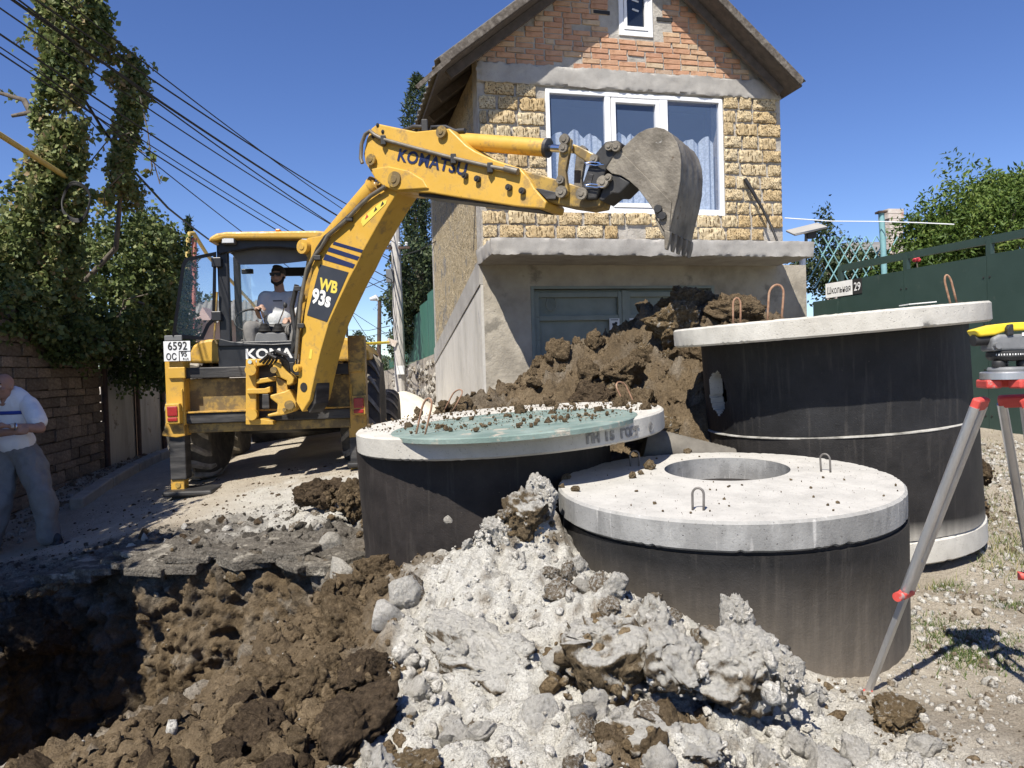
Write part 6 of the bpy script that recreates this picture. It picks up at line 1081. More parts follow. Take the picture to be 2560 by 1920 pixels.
MB().box((f0+f1)/2-FN*.06+Vector((0, 0, ZC+1.28)), (LF, .05, .09), FR).build('top_rail', MT['gfence'], gf)
for k in range(npn+1): MB().box(f0+FD*pw*k-FN*.05+Vector((0, 0, ZC+.15)), (.06, .06, 2.3), FR).build('post', MT['gfence'], gf)
MB().box(f0-FD*.25+Vector((0, 0, ZC-.1)), (.5, .05, 1.9), FR).build('end_panel', MT['gfence'], gf)
FC = f0+FN*.012; fpl = lambda px, py, o=0: onplane(px, py, FC+FN*o, FN)
sgn = thing('street_sign', 'street name plate with house number on the green fence', 'sign', fpl(2100, 735)); ex_ = lambda p: Vector(p)
s_l, s_m, s_r = fpl(2064, 728), fpl(2131, 718), fpl(2155, 714); zt_, zb2 = fpl(2100, 706).z+.012, fpl(2100, 741).z
for aa, bb, m, nm in ((s_l, s_m, MT['white_print'], 'name_plate'), (s_m, s_r, MT['ink'], 'number_plate')): aa, bb = Vector((aa.x, aa.y, 0)), Vector((bb.x, bb.y, 0)); MB().box((aa+bb)/2+Vector((0, 0, (zt_+zb2)/2)), ((bb-aa).length-.004, .006, zt_-zb2), FR).build(nm, m, sgn, bevel=.002)
textobj('lettering', 'Школьная', Vector((s_l.x, s_l.y, zb2+.055))+FD*.03+FN*.0045, FD, Zv, .135, MT['ink'], sgn, .001, .0006, sx=.72); textobj('lettering', '29', Vector((s_m.x, s_m.y, zb2+.05))+FD*.03+FN*.0045, FD, Zv, .16, MT['white_print'], sgn, .001, .0006, sx=.8)
MT['turq'] = surf('faded_turquoise_paint', [(.16, .33, .35), (.22, .4, .42)], 12, .6, ((40, .002),), spots=[(14, .64, (.15, .1, .07))])
lat = thing('lattice_fence', 'turquoise diagonal steel lattice beside the house corner', 'lattice', P(2090, 760, 11.4)); LD = 11.6
def seg(x1, y1, x2, y2): return MB().tube([P(x1, y1, LD), P(x2, y2, LD)], .01, 6).build('lattice_bar', MT['turq'], lat, smooth=True)
for i in range(7): x = 2030+27*i; seg(x-20, 720, x+52, 592)
for i in range(7): x = 2030+27*i; seg(x, 590, x+66, 705)
MB().tube([P(2006, 735, 11.5), P(2006, 640, 11.5)], .05, 10).build('white_post', MT['pvc'], lat, smooth=True)
po = MB().tube([P(2212, 735, 11.2), P(2208, 615, 11.2), P(2203, 531, 11.2)], .042, 12).build('steel_post', MT['turq'], None, smooth=True); tag(po, 'faded turquoise steel post behind the green fence', 'post'); MB().box(P(2203, 531, 11.2), (.13, .13, .03)).build('post_cap', MT['rustpost'], po)
an = thing('flat_antenna', 'flat grey antenna panel on a mast by the house corner', 'antenna', P(2012, 640, 11.2)); c = P(2016, 573, 11.2); MB().box(c, (.5, .32, .03), Matrix.Rotation(math.radians(-12), 3, 'Y')@Matrix.Rotation(math.radians(22), 3, 'X')).build('panel', surf('light_grey_panel', [(.3, .29, .27), (.36, .35, .33)], 4, .6, ()), an, bevel=.008); MB().tube([c, P(2014, 640, 11.2)], .025, 8).build('mast', MT['cgrey'], an, smooth=True); MB().box(c-Zv*.08+X*.06, (.14, .12, .12)).build('mount', MT['blk'], an, bevel=.01)
wr = MB().tube([P(1962, 545, 10.9), P(2080, 553, 11), P(2203, 554, 11.1), P(2300, 557, 10.5), P(2385, 561, 10)], .008, 6).build('white_cable', MT['pvc'], None, smooth=True); tag(wr, 'thin white cable strung from the house to the steel post', 'cable')
ch = thing('chimney', 'pale brick chimney behind the turquoise post', 'chimney', P(2228, 640, 15)); c = P(2228, 575, 15)
MT['palebrick'] = surf('whitewashed_brick', [(.5, .42, .36), (.6, .55, .5)], 8, .9, ((20, .01),), spots=[(6, .6, (.42, .22, .15))])
for k in range(9): MB().box(c+Vector((0, 0, -.45+k*.1)), (.3+(.05 if k > 6 else 0), .3, .092), Matrix.Rotation(.2, 3, 'Z')).build('brick_course', MT['palebrick'], ch)
nr = thing('neighbour_house', 'low house with a grey roof behind the lattice', 'house', P(2200, 720, 16)); MB().prism([P(2080, 640, 16.5), P(2330, 625, 16.5), P(2330, 602, 17.5), P(2120, 606, 17.5)], Vector((0, .1, -.12))).build('roof', MT['slate'], nr); MB().box(P(2210, 700, 17)+Zv*.0, (2.2, 1, 1.1)).build('wall', MT['palebrick'], nr)
def tree(name, label, c, rad, n, size, m, seed, base, asp=.4, tb=0, hole=.25, extra=(), cat='tree', group=None, r0=.12):
    root = thing(name, label, cat, base, group); pos = [blob(n, c, rad, seed, .35, .4, hole)]
    for k, (cc, rr2, nn_) in enumerate(extra): pos.append(blob(nn_, cc, rr2, seed+k+1, .35, .4, hole))
    leaves('crown', np.concatenate(pos), size, MT[m], root, seed, asp, droop=.1, tintbias=tb); b0 = Vector(base); cv = Vector(c); trunk('trunk', [b0, b0.lerp(cv, .5)+Vector((.05, 0, 0)), cv+Vector((0, 0, rad[2]*.3))], r0, r0*.3, root)
    for k in range(5): aa = k*1.3+seed; e = cv+Vector((math.cos(aa)*rad[0]*.75, math.sin(aa)*rad[1]*.75, rad[2]*random.uniform(.1, .7))); trunk('limb', [b0.lerp(cv, .6), b0.lerp(cv, .8).lerp(e, .4), e], r0*.4, r0*.1, root)
    return root
tc_ = P(2470, 600, 11.8); tree('leafy_tree', 'bright green leafy tree behind the green fence', tuple(tc_), (1.0, 1.0, .95), 17000, .1, 'oleaf', 51, (tc_.x+.2, tc_.y, gz(7, 12)), .35, .05, .3, [(Vp(2385, 560, 11.6), (.5, .45, .55), 3200), (Vp(2550, 510, 11.8), (.5, .5, .55), 3500), (Vp(2350, 650, 11.6), (.55, .5, .4), 3000), (Vp(2490, 490, 11.8), (.5, .45, .42), 2800), (Vp(2300, 600, 11.8), (.3, .3, .5), 1200)])
b1 = P(2120, 690, 12.4); tree('shrub', 'dark shrub growing behind the turquoise lattice', tuple(b1), (.75, .5, .5), 5500, .075, 'dleaf', 61, (b1.x, b1.y, ZC-.5), .5, .1, .25, [(Vp(2060, 640, 12.6), (.45, .4, .45), 1800), (Vp(2200, 680, 12.4), (.5, .4, .4), 1800), (Vp(2062, 580, 12.6), (.18, .2, .45), 500), (Vp(2010, 680, 12), (.3, .3, .3), 900)], 'shrub', r0=.05)
b1 = P(2270, 690, 11.6); tree('shrub', 'olive green shrub between steel post and leafy tree', tuple(b1), (.6, .4, .4), 4200, .075, 'oleaf', 71, (b1.x, b1.y, ZC-.5), .5, -.1, .2, [(Vp(2280, 600, 12), (.3, .3, .5), 1200)], 'shrub', r0=.05)
fl_ = MB(); 
rose = thing('rose_bloom', 'single red rose bloom over the green fence rail', 'flower', P(2292, 652, 11)); MT['rose'] = surf('red_petal', [(.5, .03, .05), (.6, .06, .08)], 20, .6, ())
for k in range(7): aa = k*.9; c = P(2292, 651, 11)+Vector((math.cos(aa)*.025, math.sin(aa)*.02, .012*(k % 3))); MB().lathe([(0, -.03), (.03, -.01), (.035, .015), (.02, .03)], c, (math.cos(aa)*.4, math.sin(aa)*.4, 1), 8).build('petal', MT['rose'], rose, smooth=True)
MB().tube([P(2292, 655, 11), P(2296, 690, 11), P(2305, 730, 11)], .01, 6).build('stem', MT['bark'], rose)
# ------------------------------------------------------------------ street beyond the house: retaining wall, fence, trees, poles
MT['rubblewall'] = surf('rubble_masonry', [(.24, .21, .17), (.36, .32, .265), (.45, .41, .35)], 4, .95, ((9, .06), (30, .02)), spots=[(9, .6, (.17, .15, .12))])
rw = thing('retaining_wall', 'grey rubble retaining wall running from the house along the street', 'wall', H(0, -8, -.9)); wl_ = MB()
sb = []
rq2 = random.Random(3)
MB().prism([H(-.02, -4.8, -1.1), H(-.02, -24, -1.1), H(-.02, -24, .0), H(-.02, -12, .12), H(-.02, -4.8, .33)], HU*.35).build('wall_core', MT['rubblewall'], rw)
for i in range(150):
    t = 4.9+rq2.random()**1.6*11; z_ = rq2.uniform(-.95, .22-.012*t); s = rq2.uniform(.09, .2); o = placec('wall_stone', rq2.choice(ST), MT['stone'] if rq2.random() < .5 else MT['clod_mixed'], H(-.03, -t, z_), (.05, s*1.2, s*.8), (0, 0, HA), rw)
g2 = thing('sheet_fence', 'stepped green sheet fence on top of the rubble retaining wall', 'fence', H(0, -8, .1))
for k in range(9):
    t0_ = 4.82+k*1.5; zt2 = 1.66-.13*k-(.18 if k > 2 else 0); zb3 = .3-.02*k; vs = []; fs = []
    for i in range(25): s = t0_+i/24*1.47; o = H(.06+.012*(1 if (i//2) % 2 else -1), -s, 0); vs += [o+Zv*zb3, o+Zv*zt2]; fs += [(2*i-2, 2*i, 2*i+1, 2*i-1)] if i else []
    MB().add(vs, fs).build('panel', MT['gfence2'], g2)
tree('creeper_bush', 'dark creeper bush spilling over the stepped green fence', Vp(1045, 690, 18.5), (.75, 1.2, .9), 6500, .11, 'dleaf', 81, tuple(H(.8, -9, -.3)), .6, .12, .25, [(Vp(1005, 760, 19), (.5, .7, .6), 2200), (Vp(1060, 800, 19.5), (.6, .8, 1.0), 2500), (Vp(1000, 860, 20), (.35, .5, .6), 1300)], 'bush')
def conifer(label, px, D, ytop, ybot, wpx, seed, n=5000):
    k = D/1850; zt_, zb_ = P(px, ytop, D).z, P(px, ybot, D).z; r = np.random.default_rng(seed); f = r.uniform(0, 1, n)**.8; rad = wpx*k*.5*(.16+.84*np.sin(np.clip(1-f, 0, 1)**.7*1.5708))*(1+.25*np.sin(f*19+seed)); a = r.uniform(0, 6.283, n); rr2 = rad*r.uniform(.55, 1.1, n); x0 = P(px, ybot, D).x
    pos = np.c_[x0+np.cos(a)*rr2, D+np.sin(a)*rr2, zb_+f*(zt_-zb_)]; root = thing('cypress', label, 'tree', (x0, D, zb_)); leaves('crown', pos, .16, MT['dleaf'], root, seed, .3, droop=-.5, tintbias=-.05); trunk('trunk', [(x0, D, zb_), (x0, D, zb_+(zt_-zb_)*.9)], .1, .02, root); return root
conifer('dark cypress standing behind the house side wall', 1065, 21, 190, 900, 130, 4, 6500); conifer('broad dark cypress over the creeper bush', 1050, 19.5, 430, 880, 95, 5, 4500); conifer('slim cypress behind the gas pipe riser', 484, 24, 545, 900, 42, 6, 2200); conifer('dark cypress by the far street lamp', 900, 40, 830, 960, 60, 7, 1500)
MT['polec'] = surf('pale_concrete_pole', [(.42, .4, .37), (.52, .5, .47)], 6, .9, ((30, .004),), spots=[(5, .66, (.3, .28, .25))]); pb_ = P(1003, 1022, 17); pole = thing('utility_pole', 'leaning pale concrete utility pole by the retaining wall', 'utility pole', pb_)
MB().tube([pb_-Zv*.3, P(998, 860, 17), P(990, 640, 17), P(985, 450, 17)], [.13, .125, .11, .095], 10).build('shaft', MT['polec'], pole); MB().box(P(975, 690, 16.9), (.16, .14, .3)).build('junction_box', MT['cgrey'], pole, bevel=.01); MB().box(P(986, 620, 16.95), (.7, .06, .05)).build('crossarm', MT['rustpost'], pole)
for dx in (-30, -12, 12, 30): MB().lathe([(.02, 0), (.035, .02), (.03, .05), (.04, .07), (.02, .1)], P(986+dx, 616, 16.95), Zv, 10).build('insulator', MT['lamp_white'], pole, smooth=True)
MB().box(P(979, 856, 16.85), (.22, .02, .14), Matrix.Rotation(.4, 3, 'Y')).build('paper_tag', MT['palebrick'], pole); MB().box(P(1001, 925, 16.82), (.18, .01, .2)).build('notice', MT['paper'], pole)
for k in range(3): MB().tube([P(975+4*k, 640, 16.9), P(970+6*k, 740, 16.8), P(985+4*k, 850, 16.85)], .005, 6).build('hanging_wire', MT['cable'], pole, smooth=True)
yp = MB().tube([P(903, 860, 15.5), P(972, 856, 16.8)], .03, 8).build('yellow_pipe', MT['yel_plastic'], None, smooth=True); tag(yp, 'short yellow pipe running to the paper tag on the concrete pole', 'pipe')
lb_ = P(946, 1005, 27); lm = thing('street_lamp', 'thin dark street lamp post far along the street', 'street lamp', lb_); MB().tube([lb_, P(949, 750, 27)], [.09, .07], 8).build('post', MT['rustpost'], lm, smooth=True); MB().tube([P(949, 752, 27), P(940, 744, 27), P(925, 748, 27)], [.05, .12, .06], 10).build('lamp_head', MT['lamp_white'], lm, smooth=True); MB().tube([P(949, 750, 27), P(975, 748, 24)], .02, 6).build('arm', MT['pipe'], lm)
sp_q = np.c_[[g.ravel() for g in np.meshgrid(np.arange(-3.2, -.9, .05), np.arange(11.8, 14.8, .05))]].T; nx_ = len(np.arange(-3.2, -.9, .05)); ny_ = len(np.arange(11.8, 14.8, .05)); zg = gheight(sp_q); hz2 = zg-.05+.55*np.exp(-((sp_q[:, 0]+2.0)**2/.45+(sp_q[:, 1]-13.3)**2/.7))+fbm(np.c_[sp_q, zg], 4, 3)*.03
MT['sand'] = surf('pale_sand', [(.52, .48, .4), (.62, .58, .5)], 8, .95, ((40, .01),)); sp_ = link('sand_pile', nmesh('sand_pile', np.c_[sp_q, hz2], gridfaces(nx_, ny_)), MT['sand'], smooth='all'); tag(sp_, 'pale sand pile at the foot of the concrete pole', 'sand pile')
# far house, gas pipes, hills
fh = thing('far_house', 'low house with a wavy grey slate roof seen through the cab', 'house', P(560, 900, 23)); MB().box(P(560, 850, 24)+Vector((0, 1, 0)), (3.2, 2, 1.4)).build('wall', surf('pink_wall', [(.35, .25, .23), (.42, .32, .29)], 4, .9, ()), fh)
vs = []; fs = []
for i in range(61): a_, b2 = P(455+i*3.4, 803, 22.6), P(470+i*3.1, 752, 24.2); w_2 = Zv*.05*math.sin(i*1.4); vs += [a_+w_2, b2+w_2]; fs += [(2*i-2, 2*i, 2*i+1, 2*i-1)] if i else []
MB().add(vs, fs).build('roof', MT['slate'], fh, smooth='all'); MB().prism([P(488, 800, 22.5), P(528, 800, 22.5), P(506, 768, 22.5)], Vector((0, .6, 0))).build('gable', surf('pink_wall2', [(.35, .25, .23), (.42, .32, .29)], 4, .9, ()), fh)
MT['gasyel'] = surf('faded_yellow_pipe', [(.5, .36, .1), (.58, .43, .14)], 8, .6, ((40, .002),)); g_ = MB().tube([P(-60, 300, 7.4), P(0, 337, 7.8), P(130, 420, 8.8), P(272, 512, 10.2)], .032, 12).build('gas_pipe', MT['gasyel'], None, smooth=True); tag(g_, 'sloping yellow gas pipe passing in front of the tallest vine column', 'pipe')
g_ = MB().tube([P(464, 830, 14), P(470, 600, 14), P(474, 583, 14), P(484, 583, 14.1), P(520, 640, 15.5), P(650, 780, 21)], .038, 12).build('gas_pipe', MT['gasyel'], None, smooth=True); tag(g_, 'yellow gas pipe riser bending over beside the cab', 'pipe')
g_ = MB().tube([P(482, 830, 14.1), P(486, 596, 14.1)], .045, 12).build('red_post', surf('faded_red_pipe', [(.4, .14, .11), (.48, .19, .15)], 8, .7, ()), None, smooth=True); tag(g_, 'faded red steel post beside the gas pipe riser', 'post')
hn = 160; hv = []; hf = []
for i in range(hn+1):
    a_ = math.radians(-60+120*i/hn); 
    for j in range(14): d_ = 380+j*26; hgt = 30*math.sin(j/13*math.pi*.5)*(1+.5*math.sin(a_*5.3+.6)+.22*math.sin(a_*13)+.07*math.sin(a_*57)); hv.append((math.sin(a_)*d_, math.cos(a_)*d_, ZC-8+hgt))
i_ = np.arange((hn+1)*14).reshape(hn+1, 14); hf = np.stack([i_[:-1, :-1], i_[1:, :-1], i_[1:, 1:], i_[:-1, 1:]], -1).reshape(-1, 4); hv = np.array(hv); hv[:, 2] += fbm(hv, .03, 4)*4
hl = link('hills', nmesh('hills', hv, hf), surf('wooded_hill', [(.025, .045, .025), (.06, .085, .045), (.12, .125, .08)], .08, .95, ((.3, 1.5),)), smooth='all', kind='structure')
for k, (px, D, yt, w_3) in enumerate([(870, 45, 880, 1.6), (930, 38, 905, 1.5), (905, 60, 870, 2.2), (885, 30, 905, 1.2), (420, 26, 780, 1.6), (450, 30, 760, 1.8), (520, 34, 800, 1.4), (620, 34, 810, 2.0), (540, 40, 790, 2.2)]):
    c = P(px, yt, D); tree('far_tree', ['rounded tree far along the street by the lamp post', 'rounded tree behind the slate roofed house'][k > 3], tuple(c-Zv*.6), (w_3*.7, w_3*.7, w_3*.75), 1500, .22, 'dleaf', 100+k, (c.x, D, ZC-.8), .7, .15, .2, group=['far trees by the lamp post', 'far trees behind the slate roof'][k > 3])
# ------------------------------------------------------------------ overhead wires
WI = [((92, 0), (560, 325), 985, 14, .011), ((34, 0), (560, 367), 980, 0, .016), ((48, 0), (560, 385), 980, 0, .01), ((0, 19), (560, 402), 978, 0, .009), ((0, 84), (560, 460), 985, 0, .011), ((0, 116), (560, 485), 975, 0, .007), ((0, 131), (560, 500), 970, 0, .009), ((160, 0), (560, 318), 990, 0, .008), ((300, 340), (560, 552), 975, 0, .006)]
for k, (a_, b2, xe, sg_, r_w) in enumerate(WI):
    sl2 = (b2[1]-a_[1])/(b2[0]-a_[0]); ye = b2[1]+sl2*(xe-b2[0])*.85; xs_ = a_[0]-200; st = P(xs_, a_[1]-sl2*200, 6.2); en = P(xe, ye, 17); pts_ = [st.lerp(en, t)+Zv*(-.5*4*t*(1-t)*.25) for t in np.linspace(0, 1, 24)]
    o = MB().tube(pts_, r_w, 5).build('overhead_wire', MT['cable'], None, smooth=True); tag(o, 'black overhead wire sloping down past the vine columns to the concrete pole', 'wire', 'overhead wires')
o = MB().tube([P(203, 236, 9.3), P(255, 320, 9.8), P(318, 410, 10.4), P(420, 520, 12), P(470, 560, 13.5), P(521, 598, 15)], .018, 6).build('overhead_wire', MT['cable'], None, smooth=True); tag(o, 'thick black cable sagging from the tallest vine column toward the cab', 'wire')
co_ = MB().tube([P(190, 505, 9.0)+Vector((.17*math.cos(t), .02*math.sin(3*t), .22*math.sin(t)+.02*math.sin(t*.3))) for t in np.linspace(0, 38, 240)], .009, 5).build('cable_coil', MT['cable'], None, smooth=True); tag(co_, 'coil of black cable hung on the tallest vine column', 'cable coil')
for a_, b2, D1, D2 in (((1000, 640), (1095, 600), 17, 14), ((960, 700), (850, 735), 17, 26), ((985, 630), (880, 560), 17, 22), ((880, 785), (950, 880), 24, 30), ((975, 830), (870, 840), 17, 40), ((975, 815), (870, 825), 17, 40)):
    o = MB().tube([P(*a_, D1), P((a_[0]+b2[0])/2, (a_[1]+b2[1])/2+6, (D1+D2)/2), P(*b2, D2)], .01, 5).build('service_wire', MT['cable'], None); tag(o, 'thin service wire fanning out from the concrete pole', 'wire', 'service wires at the concrete pole')
# ------------------------------------------------------------------ grass
gb = []; rg = np.random.default_rng(77)
for (x, y, r, n) in [(2.08, 3.6, .11, 900), (2.0, 3.3, .1, 800), (2.28, 3.4, .09, 400), (3.1, 5.1, .4, 1500), (3.3, 4.5, .35, 900), (3.5, 5.8, .5, 1200), (2.2, 2.6, .05, 130), (2.62, 3.9, .06, 200), (2.45, 4.2, .06, 180), (2.45, 2.35, .14, 500), (3.6, 6.8, .6, 700), (4.3, 7.4, .6, 700), (2.2, 3.0, .2, 150)]:
    q_ = np.c_[x+rg.normal(size=n)*r, y+rg.normal(size=n)*r]; q_ = q_[clear(q_)]; gb.append(np.c_[q_, gheight(q_)])
gb = np.concatenate(gb); n = len(gb); L = rg.uniform(.012, .045, n)*np.where(gb[:, 1] > 4.2, 1.9, 1); an_ = rg.uniform(0, 6.283, n); ln = np.c_[np.cos(an_), np.sin(an_)]*rg.uniform(.2, 1.1, n)[:, None]*L[:, None]; sd = np.c_[-np.sin(an_), np.cos(an_)]*.003
v = np.zeros((n, 3, 3)); v[:, 0, :2] = gb[:, :2]+sd; v[:, 1, :2] = gb[:, :2]-sd; v[:, 2, :2] = gb[:, :2]+ln; v[:, 0, 2] = v[:, 1, 2] = gb[:, 2]-.005; v[:, 2, 2] = gb[:, 2]+L*.75; tint = np.clip(np.where(gb[:, 1] > 4.2, .55, .25)+rg.normal(size=n)*.25, 0, 1)
gs = link('grass', nmesh('grass', v.reshape(-1, 3), np.arange(3*n).reshape(n, 3), dict(tint=np.repeat(tint, 3))), MT['grassm']); tag(gs, 'sparse dry grass tufts around the tripod and tall tank', 'grass', kind='stuff')
# ------------------------------------------------------------------ people
def keep_largest(me):
    bm = bmesh.new(); bm.from_mesh(me); seen = set(); best = []
    for v in bm.verts:
        if v.index in seen: continue
        st_ = [v]; seen.add(v.index); isl = []
        while st_:
            a = st_.pop(); isl.append(a)
            for e in a.link_edges:
                b = e.other_vert(a)
                if b.index not in seen: seen.add(b.index); st_.append(b)
        if len(isl) > len(best): best = isl
    k = set(x.index for x in best); bmesh.ops.delete(bm, geom=[v for v in bm.verts if v.index not in k], context='VERTS'); bm.to_mesh(me); bm.free()
def fuse(name, parts, m, parent=None, voxel=.012, smooth_it=4, disp=None):
    """tapered capsules and ellipsoids fused into one continuous surface"""
    mb = MB()
    for p in parts:
        if p[0] == 'e':
            _, c, rad = p[:3]; Rm = p[3] if len(p) > 3 else None; bm = bmesh.new(); bmesh.ops.create_icosphere(bm, subdivisions=3, radius=1); vs = [Vector((v.co.x*rad[0], v.co.y*rad[1], v.co.z*rad[2])) for v in bm.verts]; vs = [Vector(c)+(Rm@v if Rm else v) for v in vs]; fs = [tuple(x.index for x in f.verts) for f in bm.faces]; bm.free(); mb.add(vs, fs)
        else:
            _, pts, rs = p[:3]; fl = p[3] if len(p) > 3 else None; mb.tube(pts, list(rs), 18, True, fl)
            for q_, r_2 in ((pts[0], rs[0]), (pts[-1], rs[-1])):
                bm = bmesh.new(); bmesh.ops.create_icosphere(bm, subdivisions=2, radius=r_2*.98); mb.add([Vector(q_)+v.co for v in bm.verts], [tuple(x.index for x in f.verts) for f in bm.faces]); bm.free()
    o = mb.build(name, m, None); r_m = o.modifiers.new('remesh', 'REMESH'); r_m.mode = 'VOXEL'; r_m.voxel_size = voxel; s_m = o.modifiers.new('smooth', 'SMOOTH'); s_m.iterations = smooth_it; s_m.factor = .5
    dg = bpy.context.evaluated_depsgraph_get(); me = bpy.data.meshes.new_from_object(o.evaluated_get(dg)); bpy.data.objects.remove(o); me.name = name; keep_largest(me)
    if disp:
        n_ = len(me.vertices); co = np.empty(n_*3, np.float32); me.vertices.foreach_get('co', co); co = co.reshape(-1, 3); no = np.empty(n_*3, np.float32); me.vertices.foreach_get('normal', no); no = no.reshape(-1, 3); co = co+no*disp(co)[:, None]; me.vertices.foreach_set('co', co.astype(np.float32).ravel()); me.update()
    return link(name, me, m, parent, smooth='all')
def skin(name, c): return surf(name, [tuple(k*.85 for k in c), c], 25, .6, ((90, .002),))
MT['skin'] = skin('skin_tanned', (.36, .2, .14)); MT['skin2'] = skin('skin_light', (.4, .25, .18)); MT['shirt'] = surf('white_polo', [(.68, .68, .7), (.74, .74, .75)], 10, .9, ((40, .004),)); MT['blue_band'] = surf('blue_band', [(.03, .06, .3)], 10, .9, ()); MT['trousers'] = surf('grey_trousers', [(.15, .145, .14), (.2, .195, .185)], 12, .9, ((50, .003),)); MT['tee'] = surf('grey_tshirt', [(.5, .52, .53), (.57, .59, .6)], 10, .9, ((50, .003),)); MT['hair'] = surf('dark_hair', [(.015, .012, .01), (.03, .024, .02)], 40, .8, ((120, .003),)); MT['sandal'] = surf('black_sandal', [(.015, .015, .018), (.03, .03, .032)], 12, .7, ())
MT['lips'] = surf('lip', [(.3, .13, .1)], 10, .5, ()); MT['eye'] = surf('eye_dark', [(.03, .025, .02)], 10, .2, ()); MT['eyew'] = surf('eye_white', [(.6, .58, .55)], 10, .3, ())
def folds(s1, amp): return lambda co: (fbm(co*np.array([1, 1, .55]), s1, 3, ridged=True)*amp)
def headparts(c, R, s=1.):
    """c = head centre; R turns head-local x (right of the viewer), -y (forward), z"""
    W_ = lambda x, y, z: Vector(c)+R@(Vector((x, y, z))*s); R_ = R
    return [('e', W_(0, .012, .025), (.074*s, .092*s, .098*s), R_), ('e', W_(0, -.025, -.035), (.06*s, .064*s, .082*s), R_), ('e', W_(0, -.05, -.095), (.032*s, .03*s, .024*s), R_), ('t', [W_(0, -.088, .012), W_(0, -.108, -.025)], [.010*s, .0155*s]), ('e', W_(.012, -.098, -.03), (.01*s, .01*s, .008*s), R_), ('e', W_(-.012, -.098, -.03), (.01*s, .01*s, .008*s), R_),
            ('t', [W_(-.042, -.076, .03), W_(0, -.086, .032), W_(.042, -.076, .03)], [.011*s, .01*s, .011*s]), ('e', W_(.043, -.062, -.025), (.026*s, .025*s, .022*s), R_), ('e', W_(-.043, -.062, -.025), (.026*s, .025*s, .022*s), R_),
            ('e', W_(.079, .012, -.01), (.009*s, .019*s, .031*s), R_), ('e', W_(-.079, .012, -.01), (.009*s, .019*s, .031*s), R_), ('t', [W_(-.022, -.086, -.062), W_(.022, -.086, -.062)], [.009*s, .009*s])], W_
def facedetail(W_, R, parent, shades=False):
    for s in (-1, 1):
        if not shades:
            e = MB().lathe([(0, -.012), (.011, -.007), (.013, 0), (.01, .008), (0, .012)], W_(s*.031, -.078, .008), R@Vector((0, -1, 0)), 14).build('eye', MT['eyew'], parent, smooth=True); MB().lathe([(.006, 0), (.006, .003), (0, .004)], W_(s*.031, -.0905, .008), R@Vector((0, -1, 0)), 12).build('iris', MT['eye'], e)
            MB().tube([W_(s*.014, -.09, .034), W_(s*.032, -.09, .04), W_(s*.05, -.08, .034)], .0045, 6).build('eyebrow', MT['hair'], parent, smooth=True)
    MB().tube([W_(-.024, -.093, -.064), W_(0, -.099, -.062), W_(.024, -.093, -.064)], .0045, 6).build('lips', MT['lips'], parent, smooth=True)
def hand(parts, wrist, dirv, palm_n, side, curl=.9, s=1.):
    """palm plus five finger chains; dirv = towards the fingertips, palm_n = direction the palm faces"""
    d = Vector(dirv).normalized(); pn = Vector(palm_n); pn = (pn-d*pn.dot(d)).normalized(); sd = d.cross(pn)*side; w_ = Vector(wrist)
    parts.append(('t', [w_, w_+d*.045*s, w_+d*.085*s], [.024*s, .034*s, .034*s], (.55, 1.) if abs(pn.z) > .6 else None)); out = []
    for k, (off, L) in enumerate(((-.03, .07), (-.01, .08), (.01, .075), (.029, .058))):
        b = w_+d*.085*s+sd*off*s; p = [b]; dd = d.copy(); ax = d.cross(pn)
        for j, f in enumerate((.45, .3, .25)): dd = (Matrix.Rotation(-curl*(.5+.25*j), 3, ax)@dd) if False else (dd*math.cos(curl*.55)+pn*math.sin(curl*.55)).normalized(); pn2 = pn; p.append(p[-1]+dd*L*f*s)
        parts.append(('t', p, [.0095*s, .009*s, .0085*s, .0075*s]))
    tb = w_+d*.03*s-sd*.034*s; parts.append(('t', [tb, tb+(d*.6-sd*.5+pn*.3)*.035*s, tb+(d*.9-sd*.3+pn*.6)*.06*s], [.012*s, .0105*s, .0085*s]))
# standing man with folded arms: feet at (145, 1365) and (-10, 1400)
D_ = 7.3; mz = lambda py: P(60, py, D_).z
f1_ = P(132, 1358, 7.25); f1_.z = gz(f1_.x, f1_.y); pel = P(50, 1145, 7.35); f2_ = P(-25, 1395, 7.1); f2_.z = gz(f2_.x, f2_.y)
S = (P(10, 936, 7.35).z-f1_.z)/1.72
man = thing('person', 'standing bald person in white polo and grey trousers with folded arms', 'person', (pel.x, pel.y, f1_.z))
fw_ = Vector((.12, -.99, 0)).normalized(); rt_ = Vector((.99, .12, 0)); Mb = Matrix((rt_, -fw_, Vector((0, 0, 1)))).transposed()
pc_ = P(42, 1120, 7.35); chest = P(30, 1020, 7.35); neck = P(16, 990, 7.31); hd_ = P(9, 966, 7.26)
T_ = lambda o, x, y, z: Vector(o)+rt_*x*S-fw_*y*S+Zv*z*S
hipR, hipL = T_(pc_, .1, 0, -.06), T_(pc_, -.1, 0, -.06); kneeR = P(108, 1240, 7.22); kneeL = P(-8, 1270, 7.15); ankR = f1_+Zv*.1+rt_*-.03; ankL = f2_+Zv*.1
shR, shL = P(72, 1008, 7.36), P(-42, 1020, 7.3); elR = P(102, 1072, 7.18); elL = P(-50, 1085, 7.1); wrR = P(28, 1066, 6.98); wrL = P(32, 1080, 7.04)
hp2, W_ = headparts(hd_, Matrix((Vector((.99, -.13, 0)), Vector((.13, .99, 0)), Vector((0, 0, 1)))).transposed()@Matrix.Rotation(.08, 3, 'X'), S*1.02); Rh = Matrix((Vector((.99, -.13, 0)), Vector((.13, .99, 0)), Vector((0, 0, 1)))).transposed()
